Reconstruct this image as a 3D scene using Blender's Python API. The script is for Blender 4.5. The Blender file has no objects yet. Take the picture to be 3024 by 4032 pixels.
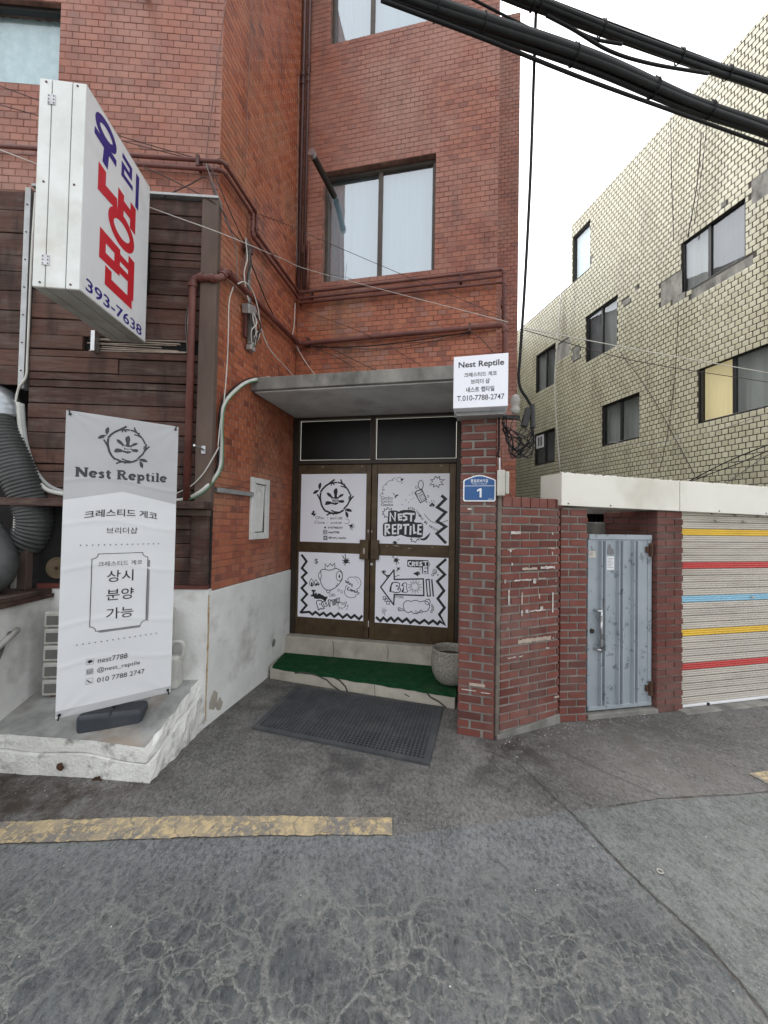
import bpy, bmesh, math, random
from mathutils import Vector, Matrix
from mathutils.geometry import tessellate_polygon

random.seed(7)
rad = math.radians
sc = bpy.context.scene
col = sc.collection

# ------------------------------------------------------------------ camera
CAM_H = 1.68
cam_data = bpy.data.cameras.new('camera')
cam_data.sensor_fit = 'VERTICAL'
cam_data.sensor_height = 34.6
cam_data.sensor_width = 25.95
cam_data.lens = 13.0
cam_data.clip_start = 0.05
cam_data.clip_end = 500
cam = bpy.data.objects.new('camera', cam_data)
col.objects.link(cam)
cam.matrix_world = Matrix.Translation((0, 0, CAM_H)) @ Matrix.Rotation(rad(91.24), 4, 'X') @ Matrix.Rotation(rad(1.03), 4, 'Z')
sc.camera = cam

# ------------------------------------------------------------------ overcast sky, weak broad sun, exposure
SUN_EL, SUN_AZ = 62, 332
world = bpy.data.worlds.new('World')
sc.world = world
world.use_nodes = True
wn = world.node_tree
wn.nodes.clear()
sky = wn.nodes.new('ShaderNodeTexSky')
sky.sky_type = 'NISHITA'
sky.sun_disc = False
sky.sun_elevation = rad(SUN_EL)
sky.sun_rotation = rad(SUN_AZ)
sky.altitude = 0
sky.air_density = 1.0
sky.dust_density = 4.0
sky.ozone_density = 1.0
hsv = wn.nodes.new('ShaderNodeHueSaturation')
hsv.inputs['Saturation'].default_value = 0.12
wbg = wn.nodes.new('ShaderNodeBackground')
wbg.inputs['Strength'].default_value = 0.15
wout = wn.nodes.new('ShaderNodeOutputWorld')
wn.links.new(sky.outputs[0], hsv.inputs['Color'])
wn.links.new(hsv.outputs[0], wbg.inputs['Color'])
wn.links.new(wbg.outputs[0], wout.inputs['Surface'])

sun_data = bpy.data.lights.new('sun', 'SUN')
sun_data.energy = 1.2
sun_data.angle = rad(30)
sun_data.color = (1.0, 0.97, 0.93)
sun = bpy.data.objects.new('sun', sun_data)
col.objects.link(sun)
sd = Vector((math.sin(rad(SUN_AZ)) * math.cos(rad(SUN_EL)), math.cos(rad(SUN_AZ)) * math.cos(rad(SUN_EL)), math.sin(rad(SUN_EL))))
sun.rotation_euler = sd.to_track_quat('Z', 'Y').to_euler()
sun.location = (0, -5, 20)

sc.view_settings.view_transform = 'Standard'
sc.view_settings.look = 'None'
sc.view_settings.gamma = 1.0
sc.view_settings.use_curve_mapping = False
sc.view_settings.exposure = 1.75
sc.cycles.max_bounces = 5
sc.cycles.diffuse_bounces = 2

# ------------------------------------------------------------------ helpers: frames, meshes, things
class Frame:
    """vertical working plane: a runs along it, z is height, d is distance out of its face"""
    def __init__(s, x, y, ang, out=1):
        r = rad(ang)
        s.p = Vector((x, y, 0)); s.ang = r
        s.e = Vector((math.cos(r), math.sin(r), 0))
        s.n = Vector((math.sin(r), -math.cos(r), 0)) * out
    def pt(s, a, z, d=0.0):
        return s.p + s.e * a + s.n * d + Vector((0, 0, z))
    def off(s, d):
        q = Frame.__new__(Frame); q.p = s.p + s.n * d; q.ang = s.ang; q.e = s.e; q.n = s.n
        return q

FD = Frame(-1.10, 4.617, -11.7)                 # shop front with the doors
FS = Frame(-1.10, 4.617, -101.7, -1)            # side wall of the entrance, a towards the street
_c = FS.pt(1.53, 0)
FL = Frame(_c.x, _c.y, 183.4, -1)               # street facade, a towards the left
FB = FD.off(-1.6)                               # set-back end of the red building
FP = Frame(0.877, 3.003, -16)                   # brick pier
FW = Frame(0.90, 3.02, 23.7)                    # slanted garden wall
FSP = Frame(1.515, 3.29, 6.5)                   # short brick pier by the gate
FGT = Frame(1.79, 3.385, 11.5)                  # gate
FG = Frame(2.72, 3.50, 12.7)                    # garage fascia
FSH = Frame(2.746, 3.558, 12.7)                 # roller shutter
FY = Frame(6.975, 7.5, 101.8, -1)               # yellow tiled facade, a away from the street
FBN = Frame(-1.885, 2.257, 39)                  # banner
FSG = Frame(-1.762, 2.149, 96.5)                # lettered face of the projecting sign

CAMM = cam.matrix_world.inverted()
def project(p):
    q = CAMM @ Vector(p)
    if q.z > -0.05: return None
    return (q.x / -q.z, q.y / -q.z, -q.z)
def inview(p, m=0.0):
    q = project(p)
    return q is not None and abs(q[0]) < 0.998 - m and abs(q[1]) < 1.331 - m

WLOC = {}
def link(o, parent=None, loc=None):
    col.objects.link(o)
    base = Vector((0, 0, 0))
    if parent is not None:
        o.parent = parent
        base = WLOC[parent.name]
    if loc is not None:
        o.location = Vector(loc) - base
        WLOC[o.name] = Vector(loc)
    else:
        WLOC[o.name] = base.copy()
    return o
def tag(o, label=None, cat=None, group=None, kind=None):
    if label: o['label'] = label
    if cat: o['category'] = cat
    if group: o['group'] = group
    if kind: o['kind'] = kind
    return o
def thing(name, loc, label, cat, group=None):
    o = bpy.data.objects.new(name, None)
    o.empty_display_size = 0.1
    link(o, None, loc)
    return tag(o, label, cat, group)

def smooth_path(pts, sub=6):
    P = [Vector(p) for p in pts]
    if len(P) < 3: return P
    Q = [P[0] * 2 - P[1]] + P + [P[-1] * 2 - P[-2]]
    out = []
    for i in range(1, len(Q) - 2):
        p0, p1, p2, p3 = Q[i - 1], Q[i], Q[i + 1], Q[i + 2]
        for k in range(sub):
            t = k / sub
            out.append(0.5 * ((2 * p1) + (p2 - p0) * t + (2 * p0 - 5 * p1 + 4 * p2 - p3) * t * t + (3 * p1 - p0 - 3 * p2 + p3) * t ** 3))
    out.append(P[-1])
    return out

class MB:
    def __init__(s): s.v = []; s.f = []
    def add(s, vs, fs):
        o = len(s.v)
        s.v += [Vector(v) for v in vs]
        s.f += [tuple(i + o for i in f) for f in fs]
        return s
    def quad(s, a, b, c, d): return s.add([a, b, c, d], [(0, 1, 2, 3)])
    def box(s, fr, a0, a1, z0, z1, d0, d1, slope=0.0, ref=0.0):
        P = lambda a, z, d: fr.pt(a, z + slope * (a - ref), d)
        vs = [P(a0, z0, d0), P(a1, z0, d0), P(a1, z0, d1), P(a0, z0, d1), P(a0, z1, d0), P(a1, z1, d0), P(a1, z1, d1), P(a0, z1, d1)]
        return s.add(vs, [(0, 1, 2, 3), (7, 6, 5, 4), (0, 4, 5, 1), (1, 5, 6, 2), (2, 6, 7, 3), (3, 7, 4, 0)])
    def obox(s, c, dims, rotz=0.0, rx=0.0, ry=0.0):
        m = Matrix.Translation(c) @ Matrix.Rotation(rotz, 4, 'Z') @ Matrix.Rotation(rx, 4, 'X') @ Matrix.Rotation(ry, 4, 'Y')
        h = [x / 2 for x in dims]
        vs = [m @ Vector((sx * h[0], sy * h[1], sz * h[2])) for sz in (-1, 1) for sy in (-1, 1) for sx in (-1, 1)]
        return s.add(vs, [(0, 2, 3, 1), (4, 5, 7, 6), (0, 1, 5, 4), (1, 3, 7, 5), (3, 2, 6, 7), (2, 0, 4, 6)])
    def tube(s, pts, r, n=8, sub=6, caps=True):
        P = smooth_path(pts, sub) if sub else [Vector(p) for p in pts]
        rf = r if callable(r) else (lambda t: r)
        N = len(P); up = None; o = len(s.v); L = 0.0
        for i, p in enumerate(P):
            t = (P[min(i + 1, N - 1)] - P[max(i - 1, 0)])
            if t.length < 1e-9: t = Vector((0, 0, 1))
            t.normalize()
            if up is None:
                up = t.orthogonal().normalized()
            else:
                up = (up - t * up.dot(t))
                if up.length < 1e-6: up = t.orthogonal()
                up.normalize()
            w = t.cross(up)
            if i: L += (p - P[i - 1]).length
            rr = rf(L)
            for k in range(n):
                an = 2 * math.pi * k / n
                s.v.append(p + up * (rr * math.cos(an)) + w * (rr * math.sin(an)))
        for i in range(N - 1):
            for k in range(n):
                a = o + i * n + k; b = o + i * n + (k + 1) % n
                s.f.append((a, b, b + n, a + n))
        if caps:
            s.f.append(tuple(o + k for k in reversed(range(n))))
            s.f.append(tuple(o + (N - 1) * n + k for k in range(n)))
        return s
    def lathe(s, c, prof, n=28):
        o = len(s.v)
        for (r, z) in prof:
            for k in range(n):
                an = 2 * math.pi * k / n
                s.v.append(Vector(c) + Vector((r * math.cos(an), r * math.sin(an), z)))
        for i in range(len(prof) - 1):
            for k in range(n):
                a = o + i * n + k; b = o + i * n + (k + 1) % n
                s.f.append((a, b, b + n, a + n))
        s.f.append(tuple(o + k for k in reversed(range(n))))
        s.f.append(tuple(o + (len(prof) - 1) * n + k for k in range(n)))
        return s
    def prism(s, poly, z0, z1):
        n = len(poly)
        vs = [Vector((x, y, z0)) for x, y in poly] + [Vector((x, y, z1)) for x, y in poly]
        fs = [tuple(reversed(range(n))), tuple(range(n, 2 * n))] + [(i, (i + 1) % n, (i + 1) % n + n, i + n) for i in range(n)]
        return s.add(vs, fs)
    def poly(s, fr, pts, d, warp=None):
        tri = tessellate_polygon([[Vector((a, z, 0)) for a, z in pts]])
        vs = [warp(a, z, d) if warp else fr.pt(a, z, d) for a, z in pts]
        return s.add(vs, [tuple(t) for t in tri])
    def ribbon(s, fr, pts, w, d, warp=None, cap=True):
        P = [Vector((a, z)) for a, z in pts]
        Q = [P[0]]
        for p in P[1:]:
            if (p - Q[-1]).length > 1e-5: Q.append(p)
        P = Q
        if len(P) < 2: return s
        closed = (P[0] - P[-1]).length < 1e-4 and len(P) > 3
        if closed: P = P[:-1]
        n = len(P); h = w / 2
        L, R = [], []
        for i in range(n):
            if closed: d0 = (P[i] - P[i - 1]).normalized(); d1 = (P[(i + 1) % n] - P[i]).normalized()
            else:
                d0 = (P[i] - P[i - 1]).normalized() if i else None
                d1 = (P[i + 1] - P[i]).normalized() if i < n - 1 else None
                if d0 is None: d0 = d1
                if d1 is None: d1 = d0
            t = d0 + d1
            if t.length < 1e-3: t = d0
            t.normalize()
            nn = Vector((-t.y, t.x)); n0 = Vector((-d0.y, d0.x))
            m = min(1 / max(nn.dot(n0), 0.2), 1.7)
            p = P[i]
            if cap and not closed:
                if i == 0: p = p - d0 * h * 0.7
                if i == n - 1: p = p + d0 * h * 0.7
            L.append(p + nn * h * m); R.append(p - nn * h * m)
        W = (lambda q: warp(q.x, q.y, d)) if warp else (lambda q: fr.pt(q.x, q.y, d))
        vs = [W(q) for q in L] + [W(q) for q in R]
        fs = [(i, i + 1, n + i + 1, n + i) for i in range(n - 1)]
        if closed: fs.append((n - 1, 0, n, 2 * n - 1))
        return s.add(vs, fs)
    def build(s, name, mat, parent=None, smooth=False, bevel=0.0, seg=2, fixn=True):
        me = bpy.data.meshes.new(name)
        c = sum(s.v, Vector()) / max(len(s.v), 1)
        me.from_pydata([v - c for v in s.v], [], s.f)
        if fixn:
            bm = bmesh.new(); bm.from_mesh(me)
            bmesh.ops.recalc_face_normals(bm, faces=bm.faces)
            bm.to_mesh(me); bm.free()
        if smooth:
            for p in me.polygons: p.use_smooth = True
        me.materials.append(mat)
        o = bpy.data.objects.new(name, me)
        link(o, parent, c)
        if bevel:
            b = o.modifiers.new('edge', 'BEVEL'); b.width = bevel; b.segments = seg; b.limit_method = 'ANGLE'; b.angle_limit = rad(40)
        return o

# ------------------------------------------------------------------ materials
def node(nt, t, ins=None, **props):
    n = nt.nodes.new(t)
    for k, v in props.items(): setattr(n, k, v)
    for k, v in (ins or {}).items():
        sk = n.inputs[k]
        if isinstance(v, bpy.types.NodeSocket): nt.links.new(v, sk)
        else: sk.default_value = v
    return n
def c4(c): return (c[0], c[1], c[2], 1.0)
def new_mat(name):
    m = bpy.data.materials.new(name); m.use_nodes = True
    nt = m.node_tree
    return m, nt, nt.nodes['Principled BSDF']
def pos(nt, scale=(1, 1, 1), rot=(0, 0, 0)):
    g = node(nt, 'ShaderNodeNewGeometry')
    return node(nt, 'ShaderNodeMapping', {'Vector': g.outputs['Position'], 'Scale': scale, 'Rotation': rot}).outputs[0]
def noise(nt, vec, scale, detail=4, rough=0.55, out=0, dist=0.0):
    return node(nt, 'ShaderNodeTexNoise', {'Vector': vec, 'Scale': scale, 'Detail': min(detail, 3.5), 'Roughness': rough, 'Distortion': dist}).outputs[out]
def ramp(nt, fac, stops, interp='LINEAR'):
    n = node(nt, 'ShaderNodeValToRGB', {'Fac': fac})
    cr = n.color_ramp; cr.interpolation = interp
    while len(cr.elements) < len(stops): cr.elements.new(0.5)
    for el, (p, c) in zip(cr.elements, stops):
        el.position = p
        el.color = c4(c) if not isinstance(c, (int, float)) else (c, c, c, 1)
    return n.outputs[0]
def mix(nt, fac, a, b, mode='MIX'):
    n = node(nt, 'ShaderNodeMix', data_type='RGBA', blend_type=mode)
    for sk, v in ((n.inputs[0], fac), (n.inputs[6], a), (n.inputs[7], b)):
        if isinstance(v, bpy.types.NodeSocket): nt.links.new(v, sk)
        elif isinstance(v, (tuple, list)): sk.default_value = c4(v)
        else: sk.default_value = v
    return n.outputs[2]
def math_(nt, op, a, b=0.0, c=0.0):
    n = node(nt, 'ShaderNodeMath', operation=op)
    for sk, v in zip(n.inputs, (a, b, c)):
        if isinstance(v, bpy.types.NodeSocket): nt.links.new(v, sk)
        else: sk.default_value = v
    return n.outputs[0]
def bump(nt, bsdf, h, strength, dist=0.01):
    b = node(nt, 'ShaderNodeBump', {'Height': h, 'Strength': strength, 'Distance': dist})
    nt.links.new(b.outputs[0], bsdf.inputs['Normal'])
def setb(nt, bsdf, **kw):
    for k, v in kw.items():
        sk = bsdf.inputs[k.replace('_', ' ')]
        if isinstance(v, bpy.types.NodeSocket): nt.links.new(v, sk)
        else: sk.default_value = c4(v) if isinstance(v, (tuple, list)) and len(v) == 3 else v

def M_plain(name, c1, c2=None, scale=6.0, rough=0.6, metal=0.0, bumpk=0.0, bscale=80.0, dirt=None, dirt_amt=0.5, dirt_scale=2.5, lo=0.35, hi=0.65, spec=0.5, stretch=(1, 1, 1), rrange=0.1, dlo=0.5):
    m, nt, b = new_mat(name)
    v = pos(nt, stretch)
    c2 = c2 or tuple(x * 0.8 for x in c1)
    f = ramp(nt, noise(nt, v, scale, 6, 0.6), [(lo, 0.0), (hi, 1.0)])
    c = mix(nt, f, c1, c2)
    if dirt:
        df = ramp(nt, noise(nt, v, dirt_scale, 8, 0.68), [(dlo, 0.0), (dlo + 0.22 if dlo < 0.55 else dlo + 0.06, dirt_amt)])
        c = mix(nt, df, c, dirt)
    r = math_(nt, 'MULTIPLY_ADD', noise(nt, v, scale * 3, 3), rrange, rough - rrange / 2)
    setb(nt, b, Base_Color=c, Roughness=r, Metallic=metal)
    b.inputs['Specular IOR Level'].default_value = spec
    if bumpk: bump(nt, b, noise(nt, v, bscale, 4), bumpk)
    return m

def piece_random(nt):
    oi = node(nt, 'ShaderNodeObjectInfo'); g = node(nt, 'ShaderNodeNewGeometry')
    k = math_(nt, 'MULTIPLY', g.outputs['Random Per Island'], 7.31)
    return math_(nt, 'FRACT', math_(nt, 'ADD', oi.outputs['Random'], k))

def M_pieces(name, stops, rough=0.5, dust=None, dust_lo=0.45, dust_hi=0.75, dust_amt=0.5, stain=(0.05, 0.03, 0.025), stain_amt=0.45, bumpk=0.25, spec=0.5, streak=(2.2, 2.2, 0.35), zfade=None, grain=140, coat=0.0):
    m, nt, b = new_mat(name)
    v = pos(nt)
    c = ramp(nt, piece_random(nt), stops)
    fine = noise(nt, v, 55, 5, 0.65)
    c = mix(nt, ramp(nt, fine, [(0.3, 0.0), (0.75, 0.35)]), c, mix(nt, 0.55, c, (0.02, 0.015, 0.012)))
    if dust:
        df = ramp(nt, noise(nt, v, 1.3, 7, 0.62), [(dust_lo, 0.0), (dust_hi, dust_amt)])
        if zfade:
            z = node(nt, 'ShaderNodeSeparateXYZ', {0: v}).outputs[2]
            zf = node(nt, 'ShaderNodeMapRange', {'Value': z, 'From Min': zfade[0], 'From Max': zfade[1]}).outputs[0]
            df = math_(nt, 'MULTIPLY', df, zf)
        c = mix(nt, df, c, dust)
    vs = pos(nt, streak)
    sf = ramp(nt, noise(nt, vs, 2.0, 6, 0.6), [(0.52, 0.0), (0.78, stain_amt)])
    c = mix(nt, sf, c, stain)
    setb(nt, b, Base_Color=c, Roughness=math_(nt, 'MULTIPLY_ADD', noise(nt, v, 30, 3), 0.25, rough - 0.12))
    b.inputs['Specular IOR Level'].default_value = spec
    b.inputs['Coat Weight'].default_value = coat
    b.inputs['Coat Roughness'].default_value = 0.25
    bump(nt, b, noise(nt, v, grain, 4), bumpk, 0.004)
    return m

MT = {}
MT['red_tile'] = M_pieces('red_tile', [(0, (0.29, 0.074, 0.036)), (0.3, (0.38, 0.108, 0.049)), (0.62, (0.43, 0.136, 0.062)), (0.86, (0.38, 0.105, 0.050)), (1, (0.20, 0.058, 0.034))], rough=0.42, dust=(0.36, 0.22, 0.13), dust_lo=0.5, dust_amt=0.55, stain=(0.10, 0.050, 0.030), stain_amt=0.72, bumpk=0.12)
MT['red_tile_faded'] = M_pieces('red_tile_faded', [(0, (0.28, 0.084, 0.052)), (0.35, (0.345, 0.114, 0.068)), (0.7, (0.38, 0.132, 0.079)), (1, (0.22, 0.070, 0.047))], rough=0.45, dust=(0.39, 0.215, 0.165), dust_lo=0.38, dust_hi=0.70, dust_amt=0.7, stain=(0.12, 0.052, 0.043), stain_amt=0.68, bumpk=0.12)
MT['tile_grout'] = M_plain('tile_grout', (0.30, 0.165, 0.125), (0.11, 0.05, 0.038), 5, 0.9)
MT['yellow_tile'] = M_pieces('yellow_tile', [(0, (0.48, 0.452, 0.315)), (0.4, (0.54, 0.515, 0.37)), (0.8, (0.575, 0.55, 0.41)), (1, (0.455, 0.425, 0.305))], rough=0.35, dust=(0.36, 0.32, 0.24), dust_lo=0.5, dust_amt=0.4, stain=(0.20, 0.17, 0.125), stain_amt=0.55, bumpk=0.08, streak=(1.2, 1.2, 0.22))
MT['yellow_grout'] = M_plain('yellow_grout', (0.045, 0.039, 0.031), (0.085, 0.074, 0.058), 3, 0.95)
MT['brick'] = M_pieces('brick', [(0, (0.130, 0.041, 0.032)), (0.4, (0.178, 0.055, 0.043)), (0.75, (0.205, 0.067, 0.052)), (1, (0.105, 0.040, 0.034))], rough=0.8, dust=(0.32, 0.21, 0.18), dust_amt=0.45, stain=(0.07, 0.03, 0.026), stain_amt=0.55, bumpk=0.5, spec=0.3)
MT['brick_dark'] = M_pieces('brick_dark', [(0, (0.13, 0.042, 0.034)), (0.5, (0.18, 0.060, 0.048)), (1, (0.11, 0.040, 0.034))], rough=0.85, dust=(0.26, 0.18, 0.16), dust_amt=0.4, stain=(0.05, 0.025, 0.022), stain_amt=0.6, bumpk=0.5, spec=0.3)
MT['mortar'] = M_plain('mortar', (0.29, 0.27, 0.24), (0.17, 0.155, 0.14), 9, 0.95, bumpk=0.6, bscale=160)
MT['mortar_brown'] = M_plain('mortar_brown', (0.20, 0.17, 0.14), (0.12, 0.10, 0.085), 9, 0.95, bumpk=0.6, bscale=160)
MT['plaster'] = M_plain('plaster', (0.78, 0.78, 0.755), (0.66, 0.665, 0.64), 3, 0.9, bumpk=0.35, bscale=45, dirt=(0.24, 0.22, 0.18), dirt_amt=0.6, dirt_scale=2.6, dlo=0.53)
MT['plaster_old'] = M_plain('plaster_old', (0.80, 0.80, 0.765), (0.68, 0.675, 0.63), 5, 0.95, bumpk=0.9, bscale=50, dirt=(0.10, 0.09, 0.075), dirt_amt=0.95, dirt_scale=6.0, dlo=0.545)
MT['platform_top'] = M_plain('platform_top', (0.38, 0.385, 0.37), (0.20, 0.205, 0.20), 5, 0.9, bumpk=0.8, bscale=60, dirt=(0.30, 0.185, 0.095), dirt_amt=0.75, dirt_scale=1.6)
MT['concrete'] = M_plain('concrete', (0.30, 0.29, 0.26), (0.17, 0.165, 0.15), 4, 0.95, bumpk=0.5, bscale=90, dirt=(0.05, 0.05, 0.042), dirt_amt=0.8, dirt_scale=3.0, stretch=(1, 1, 0.5))
MT['concrete_pale'] = M_plain('concrete_pale', (0.46, 0.43, 0.36), (0.36, 0.335, 0.28), 4, 0.95, bumpk=0.4, bscale=90, dirt=(0.16, 0.14, 0.11), dirt_amt=0.55, dirt_scale=3.0)
MT['canopy_soffit'] = M_plain('canopy_soffit', (0.55, 0.55, 0.53), (0.44, 0.44, 0.42), 3, 0.95, dirt=(0.22, 0.21, 0.19), dirt_amt=0.45)
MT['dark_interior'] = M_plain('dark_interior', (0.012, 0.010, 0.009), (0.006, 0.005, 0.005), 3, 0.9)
MT['core'] = M_plain('core', (0.25, 0.2, 0.18), (0.2, 0.16, 0.14), 2, 0.9)
MT['bronze'] = M_plain('bronze', (0.085, 0.052, 0.024), (0.055, 0.034, 0.017), 7, 0.42, metal=0.35, dirt=(0.16, 0.11, 0.06), dirt_amt=0.35, dirt_scale=6)
MT['bronze_dark'] = M_plain('bronze_dark', (0.04, 0.028, 0.018), (0.028, 0.02, 0.014), 7, 0.45, metal=0.3)
MT['poster'] = M_plain('poster', (0.88, 0.88, 0.95), (0.86, 0.86, 0.93), 3, 0.45)
MT['ink'] = M_plain('ink', (0.010, 0.010, 0.013), (0.014, 0.014, 0.018), 3, 0.5)
MT['paper_white'] = M_plain('paper_white', (0.88, 0.88, 0.95), (0.86, 0.86, 0.93), 3, 0.5)
MT['black_film'] = M_plain('black_film', (0.006, 0.006, 0.006), (0.010, 0.010, 0.010), 2, 0.35, spec=0.3)
MT['sign_white'] = M_plain('sign_white', (0.80, 0.81, 0.82), (0.76, 0.77, 0.78), 3, 0.35, dirt=(0.42, 0.40, 0.36), dirt_amt=0.35, dirt_scale=2.0)
MT['sign_frame'] = M_plain('sign_frame', (0.80, 0.82, 0.80), (0.68, 0.71, 0.68), 5, 0.4, dirt=(0.45, 0.38, 0.27), dirt_amt=0.5, dirt_scale=3.0)
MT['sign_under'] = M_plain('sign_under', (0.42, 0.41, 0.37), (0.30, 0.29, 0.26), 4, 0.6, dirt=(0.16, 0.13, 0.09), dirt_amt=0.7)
MT['gap_black'] = M_plain('gap_black', (0.02, 0.02, 0.03), None, 3, 0.7)
MT['letter_red'] = M_plain('letter_red', (0.60, 0.02, 0.035), (0.55, 0.02, 0.03), 3, 0.4)
MT['letter_blue'] = M_plain('letter_blue', (0.03, 0.02, 0.22), (0.028, 0.018, 0.2), 3, 0.4)
MT['lightbox'] = M_plain('lightbox', (0.86, 0.87, 0.93), (0.83, 0.84, 0.90), 2, 0.35)
MT['lightbox_under'] = M_plain('lightbox_under', (0.74, 0.74, 0.80), (0.68, 0.68, 0.74), 2, 0.4)
MT['banner'] = None
MT['ink_grey'] = M_plain('ink_grey', (0.03, 0.03, 0.033), (0.045, 0.045, 0.05), 20, 0.6)
MT['print_grey'] = M_plain('print_grey', (0.22, 0.22, 0.23), None, 3, 0.6)
MT['tank'] = M_plain('tank', (0.045, 0.052, 0.065), (0.06, 0.068, 0.08), 8, 0.45)
MT['black_plastic'] = M_plain('black_plastic', (0.009, 0.009, 0.009), None, 3, 0.45)
MT['steel'] = M_plain('steel', (0.55, 0.56, 0.57), (0.4, 0.4, 0.41), 8, 0.32, metal=0.9)
MT['galvanised'] = M_plain('galvanised', (0.45, 0.46, 0.46), (0.36, 0.37, 0.37), 8, 0.5, metal=0.6, dirt=(0.2, 0.16, 0.12), dirt_amt=0.4)
MT['duct_metal'] = M_plain('duct_metal', (0.40, 0.43, 0.45), (0.25, 0.27, 0.28), 4, 0.35, metal=0.8, dirt=(0.08, 0.07, 0.06), dirt_amt=0.6)
MT['rust_pipe'] = M_plain('rust_pipe', (0.150, 0.042, 0.030), (0.10, 0.030, 0.024), 6, 0.5, dirt=(0.22, 0.10, 0.08), dirt_amt=0.4)
MT['pipe_dark'] = M_plain('pipe_dark', (0.085, 0.028, 0.022), (0.05, 0.018, 0.015), 6, 0.5)
MT['brown_post'] = M_plain('brown_post', (0.125, 0.085, 0.066), (0.085, 0.055, 0.043), 5, 0.75, dirt=(0.19, 0.15, 0.12), dirt_amt=0.5, stretch=(1, 1, 0.3))
MT['hose'] = M_plain('hose', (0.075, 0.08, 0.078), (0.045, 0.048, 0.047), 6, 0.55)
MT['wire_white'] = M_plain('wire_white', (0.62, 0.60, 0.55), (0.5, 0.48, 0.44), 6, 0.5)
MT['wire_grey'] = M_plain('wire_grey', (0.15, 0.145, 0.14), None, 6, 0.5)
MT['wire_brown'] = M_plain('wire_brown', (0.17, 0.08, 0.06), None, 6, 0.5)
MT['wire_dark'] = M_plain('wire_dark', (0.045, 0.028, 0.025), None, 6, 0.55)
MT['wire_black'] = M_plain('wire_black', (0.005, 0.005, 0.006), None, 6, 0.6, spec=0.3)
MT['bundle_black'] = M_plain('bundle_black', (0.005, 0.006, 0.007), (0.010, 0.011, 0.011), 10, 0.5, bumpk=0.2, spec=0.35)
MT['cable_white'] = M_plain('cable_white', (0.62, 0.62, 0.58), (0.48, 0.48, 0.44), 8, 0.45)
MT['cable_grey'] = M_plain('cable_grey', (0.36, 0.37, 0.36), None, 8, 0.45)
MT['cable_green'] = M_plain('cable_green', (0.05, 0.20, 0.09), None, 8, 0.45)
MT['carpet'] = M_plain('carpet', (0.015, 0.078, 0.028), (0.009, 0.050, 0.019), 14, 0.98, bumpk=0.9, bscale=420, spec=0.1, dirt=(0.07, 0.10, 0.06), dirt_amt=0.35, dirt_scale=4)
MT['rubber'] = M_plain('rubber', (0.042, 0.046, 0.050), (0.058, 0.062, 0.066), 6, 0.7, dirt=(0.12, 0.12, 0.115), dirt_amt=0.35, dirt_scale=5)
MT['granite'] = M_plain('granite', (0.34, 0.32, 0.275), (0.15, 0.14, 0.118), 90, 0.9, bumpk=0.8, bscale=90, lo=0.38, hi=0.62)
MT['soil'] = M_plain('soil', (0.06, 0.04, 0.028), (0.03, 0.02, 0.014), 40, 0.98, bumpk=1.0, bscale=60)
MT['gate_paint'] = M_plain('gate_paint', (0.345, 0.385, 0.415), (0.295, 0.335, 0.365), 3, 0.45, dirt=(0.12, 0.145, 0.155), dirt_amt=0.75, dirt_scale=11.0, dlo=0.585)
MT['rust'] = M_plain('rust', (0.10, 0.045, 0.022), (0.04, 0.02, 0.012), 20, 0.9, bumpk=0.6)
MT['fascia'] = M_plain('fascia', (0.76, 0.74, 0.66), (0.71, 0.69, 0.61), 1.5, 0.4, dirt=(0.42, 0.37, 0.28), dirt_amt=0.4, dirt_scale=1.5)
MT['rust_run'] = M_plain('rust_run', (0.42, 0.27, 0.11), (0.60, 0.50, 0.36), 14, 0.9)
MT['slat_beige'] = M_plain('slat_beige', (0.52, 0.475, 0.41), (0.44, 0.40, 0.345), 2, 0.45, dirt=(0.26, 0.22, 0.18), dirt_amt=0.4, stretch=(0.6, 0.6, 4))
MT['slat_yellow'] = M_plain('slat_yellow', (0.74, 0.47, 0.035), (0.66, 0.41, 0.03), 3, 0.4)
MT['slat_red'] = M_plain('slat_red', (0.52, 0.045, 0.04), (0.45, 0.04, 0.035), 3, 0.4)
MT['slat_blue'] = M_plain('slat_blue', (0.22, 0.45, 0.60), (0.27, 0.49, 0.62), 6, 0.4)
MT['plate_blue'] = M_plain('plate_blue', (0.012, 0.085, 0.26), (0.011, 0.08, 0.24), 3, 0.35)
MT['plate_white'] = M_plain('plate_white', (0.82, 0.83, 0.84), None, 3, 0.35)
MT['box_grey'] = M_plain('box_grey', (0.55, 0.54, 0.48), (0.47, 0.46, 0.41), 6, 0.5, dirt=(0.3, 0.28, 0.24), dirt_amt=0.4)
MT['ceramic'] = M_plain('ceramic', (0.42, 0.40, 0.36), (0.3, 0.28, 0.25), 10, 0.4)
MT['white_plastic'] = M_plain('white_plastic', (0.58, 0.575, 0.53), (0.46, 0.455, 0.42), 5, 0.5, dirt=(0.26, 0.23, 0.19), dirt_amt=0.6)
MT['paper'] = M_plain('paper', (0.60, 0.57, 0.53), (0.36, 0.31, 0.28), 40, 0.9)
MT['tape'] = M_plain('tape', (0.45, 0.37, 0.30), (0.36, 0.28, 0.23), 20, 0.8)
MT['win_frame'] = M_plain('win_frame', (0.09, 0.075, 0.06), (0.06, 0.05, 0.042), 6, 0.45, metal=0.3)
MT['win_frame_black'] = M_plain('win_frame_black', (0.022, 0.02, 0.02), None, 6, 0.45, metal=0.2)
MT['curtain'] = M_plain('curtain', (0.36, 0.49, 0.54), (0.31, 0.43, 0.48), 5, 0.9, stretch=(1, 1, 0.05))
MT['curtain_grey'] = M_plain('curtain_grey', (0.38, 0.37, 0.34), (0.26, 0.25, 0.23), 3, 0.9, stretch=(1, 1, 0.08))
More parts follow.
